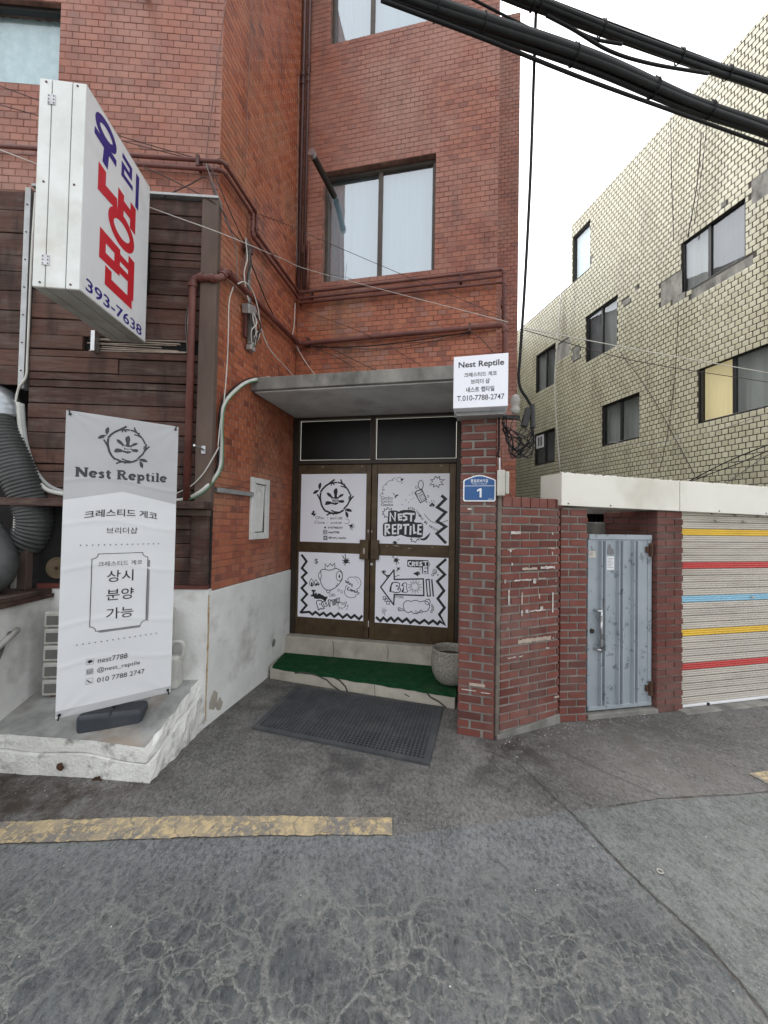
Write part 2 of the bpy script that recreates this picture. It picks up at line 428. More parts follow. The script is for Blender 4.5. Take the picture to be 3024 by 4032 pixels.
MT['curtain_dark'] = M_plain('curtain_dark', (0.16, 0.145, 0.145), (0.12, 0.11, 0.11), 2, 0.9)
MT['frosted'] = M_plain('frosted', (0.44, 0.57, 0.58), (0.58, 0.70, 0.69), 14, 0.5)
MT['old_wood'] = M_plain('old_wood', (0.16, 0.12, 0.07), (0.10, 0.075, 0.045), 12, 0.9)
MT['ac_slot'] = M_plain('ac_slot', (0.17, 0.165, 0.155), None, 3, 0.9)

def M_wood():
    m, nt, b = new_mat('wood_plank')
    v = pos(nt, (1.6, 1.6, 30), (0, 0, rad(-3.4)))
    r = piece_random(nt)
    c = ramp(nt, r, [(0, (0.066, 0.032, 0.025)), (0.4, (0.108, 0.050, 0.038)), (0.75, (0.145, 0.068, 0.050)), (1, (0.085, 0.050, 0.040))])
    g = noise(nt, v, 3.2, 8, 0.7, dist=0.6)
    c = mix(nt, ramp(nt, g, [(0.35, 0.0), (0.7, 0.75)]), c, (0.028, 0.018, 0.015))
    w = ramp(nt, noise(nt, pos(nt, (1, 1, 5)), 3.1, 8, 0.68), [(0.47, 0.0), (0.70, 0.75)])
    c = mix(nt, w, c, (0.135, 0.10, 0.083))
    sm = ramp(nt, noise(nt, pos(nt, (3, 3, 0.7)), 2.2, 6, 0.65), [(0.50, 0.0), (0.68, 0.7)])
    c = mix(nt, sm, c, (0.022, 0.015, 0.013))
    setb(nt, b, Base_Color=c, Roughness=0.78)
    b.inputs['Specular IOR Level'].default_value = 0.3
    bump(nt, b, g, 0.5, 0.006)
    return m
MT['wood'] = M_wood()

def M_glass(name, tint=(0.9, 0.95, 0.97), boost=0.10):
    m, nt, b = new_mat(name)
    nt.nodes.remove(b)
    g = node(nt, 'ShaderNodeNewGeometry')
    dt = node(nt, 'ShaderNodeVectorMath', {0: g.outputs['Normal'], 1: g.outputs['Incoming']}, operation='DOT_PRODUCT').outputs['Value']
    fr = math_(nt, 'POWER', math_(nt, 'SUBTRACT', 1.0, math_(nt, 'ABSOLUTE', dt)), 5.0)
    f = math_(nt, 'MINIMUM', math_(nt, 'MULTIPLY_ADD', fr, 0.9, 0.08 + boost), 1.0)
    n = noise(nt, pos(nt), 1.3, 2)
    bp = node(nt, 'ShaderNodeBump', {'Height': n, 'Strength': 0.06, 'Distance': 0.05})
    tr = node(nt, 'ShaderNodeBsdfTransparent', {'Color': c4(tint)})
    gl = node(nt, 'ShaderNodeBsdfGlossy', {'Color': (0.92, 0.96, 1.0, 1), 'Roughness': 0.02, 'Normal': bp.outputs[0]})
    mx = node(nt, 'ShaderNodeMixShader', {0: f, 1: tr.outputs[0], 2: gl.outputs[0]})
    nt.links.new(mx.outputs[0], nt.nodes['Material Output'].inputs['Surface'])
    return m
MT['glass'] = M_glass('window_glass', boost=0.05)
MT['glass_sky'] = M_glass('window_glass_sky', boost=0.30)

def M_emit(name, c, k):
    m, nt, b = new_mat(name)
    setb(nt, b, Base_Color=c, Roughness=0.8)
    b.inputs['Emission Color'].default_value = c4(c)
    b.inputs['Emission Strength'].default_value = k
    return m
MT['lit_curtain'] = M_emit('lit_curtain', (0.70, 0.56, 0.30), 0.16)
MT['lit_gap'] = M_emit('lit_gap', (0.8, 0.78, 0.68), 0.22)

def M_banner():
    m, nt, b = new_mat('banner_cloth')
    v = pos(nt, (1, 1, 1))
    f = noise(nt, v, 3, 5)
    setb(nt, b, Base_Color=mix(nt, f, (0.72, 0.73, 0.745), (0.62, 0.63, 0.645)), Roughness=0.55)
    return m
MT['banner'] = M_banner()
MT['banner_grey'] = M_plain('banner_grey', (0.47, 0.475, 0.485), (0.43, 0.435, 0.445), 3, 0.6)

def spot(nt, v, c, r0, r1):
    """1 inside r0 of the ground point c, 0 beyond r1"""
    d = node(nt, 'ShaderNodeVectorMath', {0: v, 1: (c[0], c[1], 0.0)}, operation='DISTANCE').outputs['Value']
    return node(nt, 'ShaderNodeMapRange', {'Value': d, 'From Min': r1, 'From Max': r0}).outputs[0]
def M_asphalt(name, c1, c2, chip, crackc=None, soil=(), lump=1.0):
    m, nt, b = new_mat(name)
    v = pos(nt)
    big = noise(nt, v, 1.3, 7, 0.62)
    c = mix(nt, ramp(nt, big, [(0.36, 0.0), (0.64, 1.0)]), c1, c2)
    mid = noise(nt, v, 7.0, 7, 0.66)
    c = mix(nt, ramp(nt, mid, [(0.42, 0.0), (0.70, 0.55)]), c, mix(nt, 0.6, c, (0.012, 0.012, 0.012)))
    grain = noise(nt, pos(nt, (1, 0.6, 1), (0, 0, 0.4)), 48, 6, 0.72)
    c = mix(nt, ramp(nt, grain, [(0.34, 0.75 * lump), (0.52, 0.0)]), c, mix(nt, 0.7, c, (0.008, 0.008, 0.009)))
    c = mix(nt, ramp(nt, grain, [(0.52, 0.0), (0.74, 0.55 * lump)]), c, chip)
    agg = node(nt, 'ShaderNodeTexVoronoi', {'Vector': v, 'Scale': 210.0}).outputs[1]
    sp = node(nt, 'ShaderNodeSeparateColor', {0: agg}).outputs[0]
    c = mix(nt, ramp(nt, sp, [(0.78, 0.0), (0.97, 0.6)]), c, chip)
    h = math_(nt, 'ADD', grain, math_(nt, 'MULTIPLY', noise(nt, v, 190, 4, 0.7), 0.5))
    for (ctr, r0, r1, colr, amt) in soil:
        sf = math_(nt, 'MULTIPLY', spot(nt, v, ctr, r0, r1), ramp(nt, noise(nt, v, 5.0, 7, 0.68), [(0.38, 0.0), (0.62, amt)]))
        c = mix(nt, sf, c, colr)
    if crackc:
        d1 = node(nt, 'ShaderNodeTexNoise', {'Vector': v, 'Scale': 3.5, 'Detail': 3, 'Roughness': 0.5}).outputs[1]
        d2 = node(nt, 'ShaderNodeTexNoise', {'Vector': v, 'Scale': 24, 'Detail': 4, 'Roughness': 0.7}).outputs[1]
        def add(a, q, k): return node(nt, 'ShaderNodeVectorMath', {0: a, 1: node(nt, 'ShaderNodeVectorMath', {0: q, 1: (k, k, k)}, operation='MULTIPLY').outputs[0]}, operation='ADD').outputs[0]
        vv = add(add(v, d1, 0.22), d2, 0.06)
        def net(scale, w0, w1, top):
            e = node(nt, 'ShaderNodeTexVoronoi', {'Vector': vv, 'Scale': scale}, feature='DISTANCE_TO_EDGE').outputs[0]
            return ramp(nt, e, [(w0, top), (w1, 0.0)])
        k1 = net(3.3, 0.010, 0.044, 1.0); k2 = net(8.5, 0.014, 0.070, 0.95); k3 = net(19.0, 0.02, 0.12, 0.8)
        g1 = ramp(nt, noise(nt, v, 1.1, 4), [(0.34, 0.1), (0.50, 1.0)])
        g2 = ramp(nt, noise(nt, v, 2.1, 5), [(0.40, 0.0), (0.52, 1.0)])
        g3 = ramp(nt, noise(nt, v, 3.1, 5, 0.6), [(0.44, 0.0), (0.58, 1.0)])
        y = node(nt, 'ShaderNodeSeparateXYZ', {0: v}).outputs[1]
        yy = math_(nt, 'ADD', y, math_(nt, 'MULTIPLY', big, 0.7))
        worn = node(nt, 'ShaderNodeMapRange', {'Value': yy, 'From Min': 2.35, 'From Max': 1.95}).outputs[0]
        # the middle of the lane keeps its dark bitumen skin, the strip along the line is bleached
        c = mix(nt, math_(nt, 'MULTIPLY', math_(nt, 'MULTIPLY', worn, 0.85), ramp(nt, noise(nt, v, 1.8, 4), [(0.36, 0.45), (0.58, 1.0)])), c, mix(nt, 0.75, c, (0.018, 0.024, 0.027)))
        wr = noise(nt, pos(nt, (1.0, 0.22, 1), (0, 0, 0.12)), 34, 6, 0.68, dist=0.8)
        c = mix(nt, math_(nt, 'MULTIPLY', ramp(nt, wr, [(0.50, 0.0), (0.66, 0.5)]), worn), c, (0.21, 0.21, 0.20))
        k = math_(nt, 'MAXIMUM', math_(nt, 'MULTIPLY', k1, g1), math_(nt, 'MAXIMUM', math_(nt, 'MULTIPLY', k2, g2), math_(nt, 'MULTIPLY', k3, g3)))
        k = math_(nt, 'MULTIPLY', k, worn)
        k = math_(nt, 'MULTIPLY', k, ramp(nt, noise(nt, v, 75, 5, 0.7), [(0.34, 0.25), (0.58, 1.0)]))
        c = mix(nt, k, c, crackc)
        h = math_(nt, 'SUBTRACT', math_(nt, 'ADD', h, math_(nt, 'MULTIPLY', wr, 0.9)), math_(nt, 'MULTIPLY', k, 0.8))
    setb(nt, b, Base_Color=c, Roughness=math_(nt, 'MULTIPLY_ADD', mid, 0.25, 0.66))
    b.inputs['Specular IOR Level'].default_value = 0.3
    bump(nt, b, h, 0.9, 0.012)
    return m
SOIL_AND_SHADE = [((-1.95, 2.42), 0.25, 0.75, (0.050, 0.036, 0.026), 0.9), ((-2.6, 2.42), 0.2, 0.6, (0.045, 0.032, 0.024), 0.9), ((0.95, 2.92), 0.15, 0.75, (0.042, 0.037, 0.033), 0.9), ((-0.9, 3.6), 0.3, 1.0, (0.055, 0.050, 0.046), 0.7), ((2.0, 3.25), 0.2, 0.8, (0.050, 0.046, 0.042), 0.8), ((-0.2, 2.75), 0.2, 0.8, (0.055, 0.052, 0.050), 0.7), ((1.9, 2.75), 0.2, 0.9, (0.20, 0.185, 0.16), 0.5)]  # ground dirt; dark spots at pier, walls and mat also paint in contact shade
MT['apron'] = M_asphalt('asphalt_apron', (0.225, 0.217, 0.205), (0.140, 0.136, 0.130), (0.31, 0.305, 0.29), soil=SOIL_AND_SHADE)
MT['road'] = M_asphalt('asphalt_road', (0.225, 0.236, 0.236), (0.150, 0.160, 0.160), (0.30, 0.305, 0.30), crackc=(0.285, 0.288, 0.268))
MT['road_right'] = M_asphalt('asphalt_patch', (0.218, 0.230, 0.219), (0.155, 0.166, 0.158), (0.30, 0.31, 0.295), lump=0.7)
MT['seam'] = M_plain('seam', (0.045, 0.042, 0.038), (0.08, 0.072, 0.062), 20, 0.95)

def M_marking():
    m, nt, b = new_mat('yellow_marking')
    v = pos(nt)
    wear = ramp(nt, noise(nt, pos(nt, (1, 0.7, 1), (0, 0, 0.5)), 26, 9, 0.78), [(0.40, 0.0), (0.54, 1.0)])
    reg = ramp(nt, noise(nt, v, 3.2, 5, 0.6), [(0.36, 0.15), (0.60, 1.0)])
    dv = node(nt, 'ShaderNodeTexNoise', {'Vector': v, 'Scale': 9, 'Detail': 5, 'Roughness': 0.65}).outputs[1]
    vv = mix(nt, 0.16, v, dv)
    ed = node(nt, 'ShaderNodeTexVoronoi', {'Vector': vv, 'Scale': 6.0}, feature='DISTANCE_TO_EDGE').outputs[0]
    k = math_(nt, 'MAXIMUM', math_(nt, 'MULTIPLY', wear, reg), ramp(nt, ed, [(0.008, 0.9), (0.035, 0.0)]))
    k = math_(nt, 'MAXIMUM', k, ramp(nt, noise(nt, v, 11, 6, 0.7), [(0.60, 0.0), (0.70, 0.9)]))
    c = mix(nt, k, mix(nt, noise(nt, v, 14, 6), (0.62, 0.48, 0.25), (0.48, 0.38, 0.225)), mix(nt, noise(nt, v, 60, 4), (0.15, 0.145, 0.14), (0.24, 0.225, 0.20)))
    setb(nt, b, Base_Color=c, Roughness=0.85)
    bump(nt, b, math_(nt, 'SUBTRACT', noise(nt, v, 70, 6, 0.7), k), 0.8, 0.008)
    return m
MT['marking'] = M_marking()

# drawings and lettering on the door posters, measured on the door plane (metres)
LOGO_COUNT = 25
ART = {
 1: [
  ('s',0.0173,[(0.37,2.001),(0.392,2.035),(0.427,2.069),(0.475,2.1),(0.531,2.141)]),
  ('s',0.0142,[(0.459,2.09),(0.491,2.103),(0.529,2.108),(0.562,2.11)]),
  ('s',0.0112,[(0.497,2.103),(0.497,2.079)]),
  ('s',0.0112,[(0.513,2.1),(0.532,2.087)]),
  ('s',0.0142,[(0.581,2.11),(0.608,2.105),(0.643,2.087),(0.671,2.061),(0.701,2.025),(0.723,1.981)]),
  ('s',0.0132,[(0.612,2.141),(0.621,2.12),(0.638,2.092)]),
  ('s',0.0112,[(0.649,2.084),(0.662,2.089)]),
  ('s',0.0112,[(0.617,2.067),(0.655,2.058),(0.692,2.038)]),
  ('s',0.0152,[(0.734,1.969),(0.732,1.938),(0.722,1.897),(0.702,1.856),(0.657,1.804)]),
  ('s',0.0142,[(0.765,1.949),(0.74,1.92),(0.717,1.886)]),
  ('s',0.0112,[(0.713,1.943),(0.727,1.933)]),
  ('s',0.0112,[(0.711,1.92),(0.727,1.913)]),
  ('s',0.0173,[(0.647,1.786),(0.607,1.762),(0.564,1.75),(0.499,1.753),(0.447,1.775)]),
  ('s',0.0142,[(0.453,1.729),(0.477,1.745),(0.504,1.753)]),
  ('s',0.0122,[(0.504,1.784),(0.542,1.769),(0.591,1.764)]),
  ('s',0.0102,[(0.529,1.751),(0.532,1.735)]),
  ('s',0.0173,[(0.433,1.775),(0.405,1.806),(0.382,1.847),(0.37,1.894),(0.363,1.941),(0.367,1.983)]),
  ('s',0.0142,[(0.329,1.967),(0.347,1.936),(0.367,1.899)]),
  ('p',0,[(0.352,2.022),(0.339,2.051),(0.337,2.079),(0.349,2.1),(0.367,2.113),(0.374,2.087),(0.372,2.061),(0.359,2.035)]),
  ('p',0,[(0.353,2.02),(0.323,2.024),(0.296,2.014),(0.279,1.996),(0.27,1.976),(0.302,1.978),(0.324,1.99),(0.337,2.009)]),
  ('p',0,[(0.66,1.788),(0.687,1.807),(0.713,1.809),(0.74,1.8),(0.758,1.775),(0.73,1.771),(0.703,1.774),(0.682,1.783)]),
  ('p',0,[(0.672,1.781),(0.698,1.766),(0.712,1.743),(0.712,1.72),(0.705,1.699),(0.683,1.717),(0.676,1.742)]),
  ('p',0,[(0.56,2.047),(0.572,2.03),(0.576,2.004),(0.57,1.968),(0.568,1.947),(0.579,1.937),(0.592,1.953),(0.611,1.971),(0.629,1.976),(0.651,1.979),(0.643,1.958),(0.625,1.945),(0.598,1.934),(0.587,1.922),(0.585,1.906),(0.601,1.901),(0.625,1.907),(0.647,1.906),(0.661,1.891),(0.645,1.873),(0.621,1.874),(0.594,1.878),(0.581,1.86),(0.551,1.848),(0.529,1.854),(0.508,1.861),(0.486,1.856),(0.453,1.847),(0.42,1.85),(0.431,1.869),(0.431,1.884),(0.458,1.894),(0.485,1.889),(0.51,1.882),(0.512,1.9),(0.503,1.924),(0.487,1.939),(0.462,1.952),(0.448,1.97),(0.442,1.991),(0.469,1.991),(0.494,1.973),(0.508,1.952),(0.522,1.937),(0.536,1.937),(0.538,1.963),(0.526,1.999),(0.531,2.027),(0.547,2.038)]),
  ('t',('Nest',0.02,'w',0),[(0.511,1.9),(0.583,1.929)]),
  ('t',('Reptile',0.02,'w',0),[(0.505,1.868),(0.593,1.898)]),
  ('e',-1,[(0.285,1.765),(0.299,1.766),(0.284,1.779)]),
  ('e',-1,[(0.274,1.742),(0.291,1.742),(0.274,1.757)]),
  ('e',-1,[(0.294,1.732),(0.31,1.732),(0.293,1.747)]),
  ('s',0.0041,[(0.257,1.744),(0.274,1.742)]),
  ('s',0.0041,[(0.302,1.737),(0.319,1.75)]),
  ('s',0.0041,[(0.289,1.711),(0.297,1.726)]),
  ('t',('OPen',0.0,'k',0),[(0.31,1.68),(0.415,1.713)]),
  ('t',(' : ',0.0,'k',0),[(0.456,1.685),(0.463,1.703)]),
  ('t',('am11:00',0.01,'k',0),[(0.491,1.68),(0.638,1.711)]),
  ('t',('Close',0.0,'k',0),[(0.299,1.627),(0.429,1.661)]),
  ('t',(' : ',0.0,'k',0),[(0.458,1.633),(0.466,1.649)]),
  ('t',('pm8:00',0.01,'k',0),[(0.5,1.625),(0.634,1.652)]),
  ('s',0.0036,[(0.673,1.691),(0.705,1.686),(0.724,1.669),(0.722,1.648),(0.701,1.635),(0.669,1.635)]),
  ('e',-1,[(0.432,1.584),(0.444,1.585),(0.432,1.596)]),
  ('t',(':01077882747',0.03,'k',0),[(0.465,1.573),(0.648,1.596)]),
  ('s',0.0046,[(0.411,1.55),(0.455,1.551),(0.457,1.509),(0.413,1.507),(0.411,1.55)]),
  ('s',0.0046,[(0.416,1.484),(0.459,1.486),(0.461,1.443),(0.418,1.441),(0.416,1.484)]),
  ('e',0.0061,[(0.433,1.533),(0.447,1.533),(0.433,1.543)]),
  ('e',-1,[(0.431,1.516),(0.436,1.516),(0.431,1.521)]),
  ('e',0.0046,[(0.438,1.463),(0.45,1.464),(0.438,1.476)]),
  ('s',0.0036,[(0.423,1.477),(0.451,1.479),(0.454,1.449),(0.425,1.447),(0.423,1.477)]),
  ('t',(':nest7788',0.03,'k',0),[(0.469,1.519),(0.606,1.543)]),
  ('t',(':@nest_reptile',0.03,'k',0),[(0.47,1.452),(0.688,1.481)]),
  ('e',-1,[(0.747,1.608),(0.765,1.608),(0.746,1.625)]),
  ('s',0.0081,[(0.717,1.62),(0.765,1.598)]),
  ('s',0.0081,[(0.739,1.59),(0.76,1.623)]),
  ('e',0.0036,[(0.765,1.626),(0.777,1.626),(0.765,1.638)]),
  ('e',0.0036,[(0.775,1.603),(0.788,1.604),(0.775,1.617)]),
  ('e',0.0036,[(0.761,1.575),(0.771,1.575),(0.76,1.588)]),
  ('e',0.0036,[(0.742,1.581),(0.751,1.581),(0.742,1.592)]),
 ],
 2: [
  ('s',0.0067,[(1.641,2.078),(1.676,2.123),(1.65,2.137),(1.689,2.145),(1.705,2.176),(1.726,2.155),(1.751,2.176),(1.75,2.139),(1.806,2.139),(1.764,2.117),(1.79,2.082),(1.749,2.085),(1.738,2.05),(1.717,2.075),(1.684,2.057),(1.683,2.088),(1.641,2.078)]),
  ('s',0.0039,[(1.257,2.163),(1.232,2.156),(1.218,2.138),(1.182,2.127),(1.151,2.099),(1.124,2.072),(1.11,2.049),(1.113,2.024),(1.108,1.991),(1.088,1.974),(1.08,1.949)]),
  ('e',0.0039,[(1.223,2.136),(1.23,2.136),(1.223,2.143)]),
  ('e',0.0039,[(1.15,2.087),(1.158,2.087),(1.15,2.094)]),
  ('e',0.0039,[(1.124,2.027),(1.132,2.027),(1.124,2.034)]),
  ('e',0.0039,[(1.112,1.983),(1.12,1.983),(1.112,1.99)]),
  ('e',0.0039,[(1.3,2.141),(1.332,2.141),(1.299,2.166)]),
  ('e',-1,[(1.329,2.141),(1.343,2.14),(1.328,2.155)]),
  ('s',0.0039,[(1.341,2.14),(1.352,2.157)]),
  ('s',0.0039,[(1.323,2.096),(1.339,2.11)]),
  ('t',('Gecko',0.0,'k',0),[(1.092,1.916),(1.227,1.955)]),
  ('t',('Gecko',0.0,'k',0),[(1.091,1.881),(1.226,1.914)]),
  ('t',('Gecko',0.01,'k',0),[(1.094,1.842),(1.234,1.876)]),
  ('s',0.005,[(1.229,1.989),(1.252,1.967),(1.261,1.942)]),
  ('s',0.0123,[(1.256,1.939),(1.269,1.961),(1.286,1.967)]),
  ('e',0.0078,[(1.543,2.082),(1.571,2.082),(1.543,2.132)]),
  ('e',0.0067,[(1.547,2.028),(1.559,2.028),(1.547,2.035)]),
  ('s',0.009,[(1.478,1.992),(1.501,2.014),(1.552,2.031),(1.563,2.014),(1.608,1.919),(1.542,1.882),(1.478,1.992)]),
  ('s',0.0067,[(1.478,1.992),(1.501,1.976),(1.539,1.992),(1.563,2.014)]),
  ('t',('JELLE',0.0,'k',-62),[(1.511,1.908),(1.586,1.976)]),
  ('e',-1,[(1.42,1.967),(1.425,1.967),(1.42,1.972)]),
  ('e',-1,[(1.377,1.911),(1.382,1.911),(1.377,1.916)]),
  ('e',-1,[(1.41,1.887),(1.416,1.887),(1.41,1.892)]),
  ('e',-1,[(1.442,1.92),(1.447,1.92),(1.442,1.925)]),
  ('e',-1,[(1.337,1.86),(1.342,1.86),(1.337,1.865)]),
  ('e',-1,[(1.449,1.999),(1.454,1.999),(1.449,2.004)]),
  ('e',-1,[(1.449,1.978),(1.454,1.978),(1.449,1.983)]),
  ('e',-1,[(1.465,1.936),(1.469,1.936),(1.465,1.941)]),
  ('e',-1,[(1.318,1.792),(1.322,1.792),(1.318,1.796)]),
  ('s',0.0034,[(1.482,2.064),(1.502,2.064),(1.509,2.049),(1.496,2.038),(1.487,2.043),(1.482,2.064)]),
  ('s',0.0034,[(1.615,1.963),(1.631,1.963),(1.637,1.95),(1.626,1.941),(1.618,1.945),(1.615,1.963)]),
  ('s',0.0034,[(1.6,1.901),(1.613,1.901),(1.618,1.89),(1.609,1.883),(1.603,1.887),(1.6,1.901)]),
  ('p',0,[(1.638,1.849),(1.644,1.861),(1.658,1.868),(1.66,1.879),(1.679,1.887),(1.683,1.874),(1.695,1.868),(1.703,1.855),(1.696,1.844),(1.65,1.84)]),
  ('w',0,[(1.661,1.857),(1.682,1.856),(1.672,1.851)]),
  ('s',0.0039,[(1.641,1.89),(1.65,1.879)]),
  ('s',0.0039,[(1.66,1.909),(1.665,1.895)]),
  ('s',0.0039,[(1.692,1.912),(1.684,1.898)]),
  ('s',0.0039,[(1.704,1.89),(1.695,1.885)]),
  ('s',0.0258,[(1.78,1.958),(1.817,1.926),(1.728,1.834),(1.82,1.781),(1.728,1.68),(1.823,1.623),(1.727,1.545),(1.822,1.449)]),
  ('s',0.005,[(1.587,1.756),(1.62,1.716),(1.658,1.681),(1.701,1.661),(1.739,1.659),(1.792,1.67),(1.845,1.693)]),
  ('t',('E',0.03,'k',15.255118703057777),[(1.405,1.807),(1.422,1.832)]),
  ('t',('V',0.03,'k',-22.619864948040426),[(1.427,1.812),(1.444,1.836)]),
  ('t',('E',0.03,'k',-22.619864948040426),[(1.448,1.803),(1.465,1.827)]),
  ('t',('R',0.03,'k',-36.86989764584402),[(1.468,1.792),(1.485,1.816)]),
  ('t',('Y',0.03,'k',-36.86989764584402),[(1.487,1.778),(1.504,1.802)]),
  ('t',('T',0.03,'k',-50.71059313749964),[(1.502,1.762),(1.519,1.786)]),
  ('t',('H',0.03,'k',-53.97262661489639),[(1.517,1.744),(1.534,1.768)]),
  ('t',('I',0.03,'k',-53.97262661489639),[(1.53,1.726),(1.548,1.75)]),
  ('t',('N',0.03,'k',-52.1250163489018),[(1.544,1.708),(1.561,1.732)]),
  ('t',('G',0.03,'k',-51.34019174590991),[(1.559,1.69),(1.576,1.714)]),
  ('t',('I',0.03,'k',-41.98721249581666),[(1.589,1.657),(1.606,1.681)]),
  ('t',('S',0.03,'k',-41.98721249581666),[(1.606,1.642),(1.623,1.666)]),
  ('t',('G',0.03,'k',-39.80557109226519),[(1.643,1.616),(1.66,1.64)]),
  ('t',('E',0.03,'k',-39.80557109226519),[(1.661,1.602),(1.677,1.626)]),
  ('t',('C',0.03,'k',-29.74488129694222),[(1.68,1.59),(1.696,1.614)]),
  ('t',('K',0.03,'k',-29.74488129694222),[(1.699,1.579),(1.716,1.603)]),
  ('t',('O',0.03,'k',-11.309932474020213),[(1.721,1.573),(1.737,1.597)]),
  ('s',0.0062,[(1.219,1.792),(1.216,1.817),(1.191,1.803),(1.17,1.828),(1.16,1.8),(1.131,1.813),(1.14,1.786),(1.112,1.78),(1.129,1.761),(1.11,1.749),(1.135,1.741),(1.139,1.714),(1.158,1.725),(1.173,1.711)]),
  ('p',0,[(1.18,1.781),(1.205,1.792),(1.272,1.793),(1.3,1.78),(1.344,1.799),(1.433,1.803),(1.482,1.79),(1.494,1.768),(1.49,1.708),(1.471,1.675),(1.49,1.662),(1.555,1.662),(1.575,1.645),(1.578,1.596),(1.572,1.504),(1.531,1.494),(1.405,1.498),(1.349,1.514),(1.327,1.522),(1.294,1.51),(1.26,1.502),(1.227,1.508),(1.199,1.502),(1.148,1.497),(1.123,1.508),(1.12,1.625),(1.131,1.65),(1.174,1.659),(1.178,1.72)]),
  ('ws',0.0213,[(1.204,1.676),(1.204,1.764),(1.257,1.68),(1.26,1.768)]),
  ('ws',0.019,[(1.334,1.752),(1.298,1.749),(1.301,1.722),(1.332,1.721)]),
  ('ws',0.019,[(1.301,1.722),(1.305,1.689),(1.335,1.692)]),
  ('ws',0.0202,[(1.395,1.762),(1.356,1.756),(1.354,1.734),(1.387,1.72),(1.39,1.696),(1.355,1.684)]),
  ('ws',0.0213,[(1.409,1.759),(1.472,1.757)]),
  ('ws',0.0213,[(1.442,1.757),(1.44,1.68)]),
  ('ws',0.0213,[(1.151,1.517),(1.151,1.631),(1.191,1.629),(1.194,1.599),(1.157,1.578),(1.195,1.535)]),
  ('ws',0.019,[(1.269,1.633),(1.233,1.627),(1.236,1.533),(1.271,1.537)]),
  ('ws',0.019,[(1.236,1.583),(1.265,1.585)]),
  ('ws',0.0202,[(1.296,1.532),(1.298,1.634),(1.331,1.629),(1.328,1.596),(1.301,1.587)]),
  ('ws',0.0213,[(1.358,1.632),(1.414,1.636)]),
  ('ws',0.0213,[(1.381,1.633),(1.379,1.534)]),
  ('ws',0.0202,[(1.437,1.615),(1.435,1.53)]),
  ('ws',0.0202,[(1.471,1.637),(1.476,1.545),(1.497,1.551)]),
  ('ws',0.019,[(1.559,1.636),(1.523,1.633),(1.52,1.538),(1.555,1.536)]),
  ('ws',0.019,[(1.521,1.587),(1.549,1.587)]),
  ('p',0,[(1.534,1.497),(1.564,1.484),(1.591,1.493),(1.615,1.513),(1.639,1.538),(1.659,1.556),(1.644,1.516),(1.618,1.478),(1.586,1.465),(1.556,1.468)]),
  ('s',0.0062,[(1.454,1.496),(1.433,1.473),(1.455,1.473),(1.444,1.446),(1.471,1.457),(1.491,1.442),(1.504,1.458),(1.515,1.48),(1.534,1.465),(1.528,1.489)]),
  ('e',-1,[(1.262,1.432),(1.281,1.433),(1.261,1.451)]),
  ('s',0.005,[(1.231,1.426),(1.29,1.43)]),
  ('s',0.005,[(1.242,1.444),(1.284,1.422)]),
  ('s',0.0034,[(1.286,1.471),(1.295,1.461),(1.317,1.475)]),
 ],
 3: [
  ('s',0.0223,[(0.151,1.251),(0.211,1.18),(0.154,1.099),(0.214,1.047),(0.157,0.992),(0.214,0.925),(0.157,0.865),(0.226,0.798),(0.161,0.724),(0.223,0.668),(0.153,0.583),(0.159,0.579),(0.258,0.593),(0.298,0.565),(0.338,0.598),(0.388,0.563),(0.434,0.593),(0.473,0.561),(0.523,0.595),(0.565,0.557),(0.617,0.599),(0.669,0.554),(0.719,0.595),(0.767,0.556),(0.809,0.591),(0.862,0.549),(0.895,0.587)]),
  ('t',('$',0.0,'k',0),[(0.309,1.153),(0.354,1.217)]),
  ('e',-1,[(0.695,1.201),(0.722,1.202),(0.695,1.227)]),
  ('s',0.0081,[(0.683,1.28),(0.691,1.229)]),
  ('s',0.0081,[(0.651,1.261),(0.676,1.226)]),
  ('s',0.0081,[(0.652,1.212),(0.674,1.206)]),
  ('s',0.0081,[(0.661,1.18),(0.68,1.188)]),
  ('s',0.0081,[(0.681,1.155),(0.686,1.178)]),
  ('s',0.0081,[(0.738,1.185),(0.712,1.192)]),
  ('s',0.0081,[(0.732,1.213),(0.714,1.209)]),
  ('s',0.0081,[(0.721,1.233),(0.708,1.22)]),
  ('s',0.0071,[(0.444,1.101),(0.44,1.161),(0.472,1.128),(0.505,1.167),(0.53,1.141),(0.559,1.176),(0.563,1.112)]),
  ('s',0.0071,[(0.382,1.068),(0.39,1.084),(0.417,1.096),(0.444,1.099),(0.472,1.09),(0.504,1.09),(0.531,1.097),(0.558,1.111),(0.585,1.113),(0.617,1.101),(0.634,1.089),(0.65,1.067),(0.656,1.034),(0.652,0.993),(0.636,0.964),(0.608,0.924),(0.568,0.889),(0.531,0.867),(0.493,0.856),(0.455,0.863),(0.422,0.892),(0.399,0.929),(0.382,0.972)]),
  ('e',0.0071,[(0.617,1.027),(0.654,1.029),(0.616,1.083)]),
  ('s',0.0061,[(0.391,1.063),(0.397,1.027),(0.396,1.001),(0.39,0.974),(0.376,0.98),(0.364,1.005),(0.361,1.031),(0.372,1.054),(0.388,1.068)]),
  ('e',-1,[(0.619,1.023),(0.63,1.024),(0.619,1.033)]),
  ('s',0.0091,[(0.62,1.042),(0.62,1.009)]),
  ('s',0.0046,[(0.602,0.945),(0.579,0.902)]),
  ('s',0.0061,[(0.466,0.855),(0.469,0.838),(0.486,0.824),(0.502,0.834),(0.514,0.857)]),
  ('p',0,[(0.278,0.946),(0.292,0.934),(0.295,0.908),(0.287,0.892),(0.273,0.894),(0.27,0.923)]),
  ('s',0.0056,[(0.276,0.982),(0.258,0.953),(0.25,0.927),(0.262,0.901),(0.287,0.891),(0.306,0.909),(0.307,0.935),(0.294,0.96),(0.276,0.982)]),
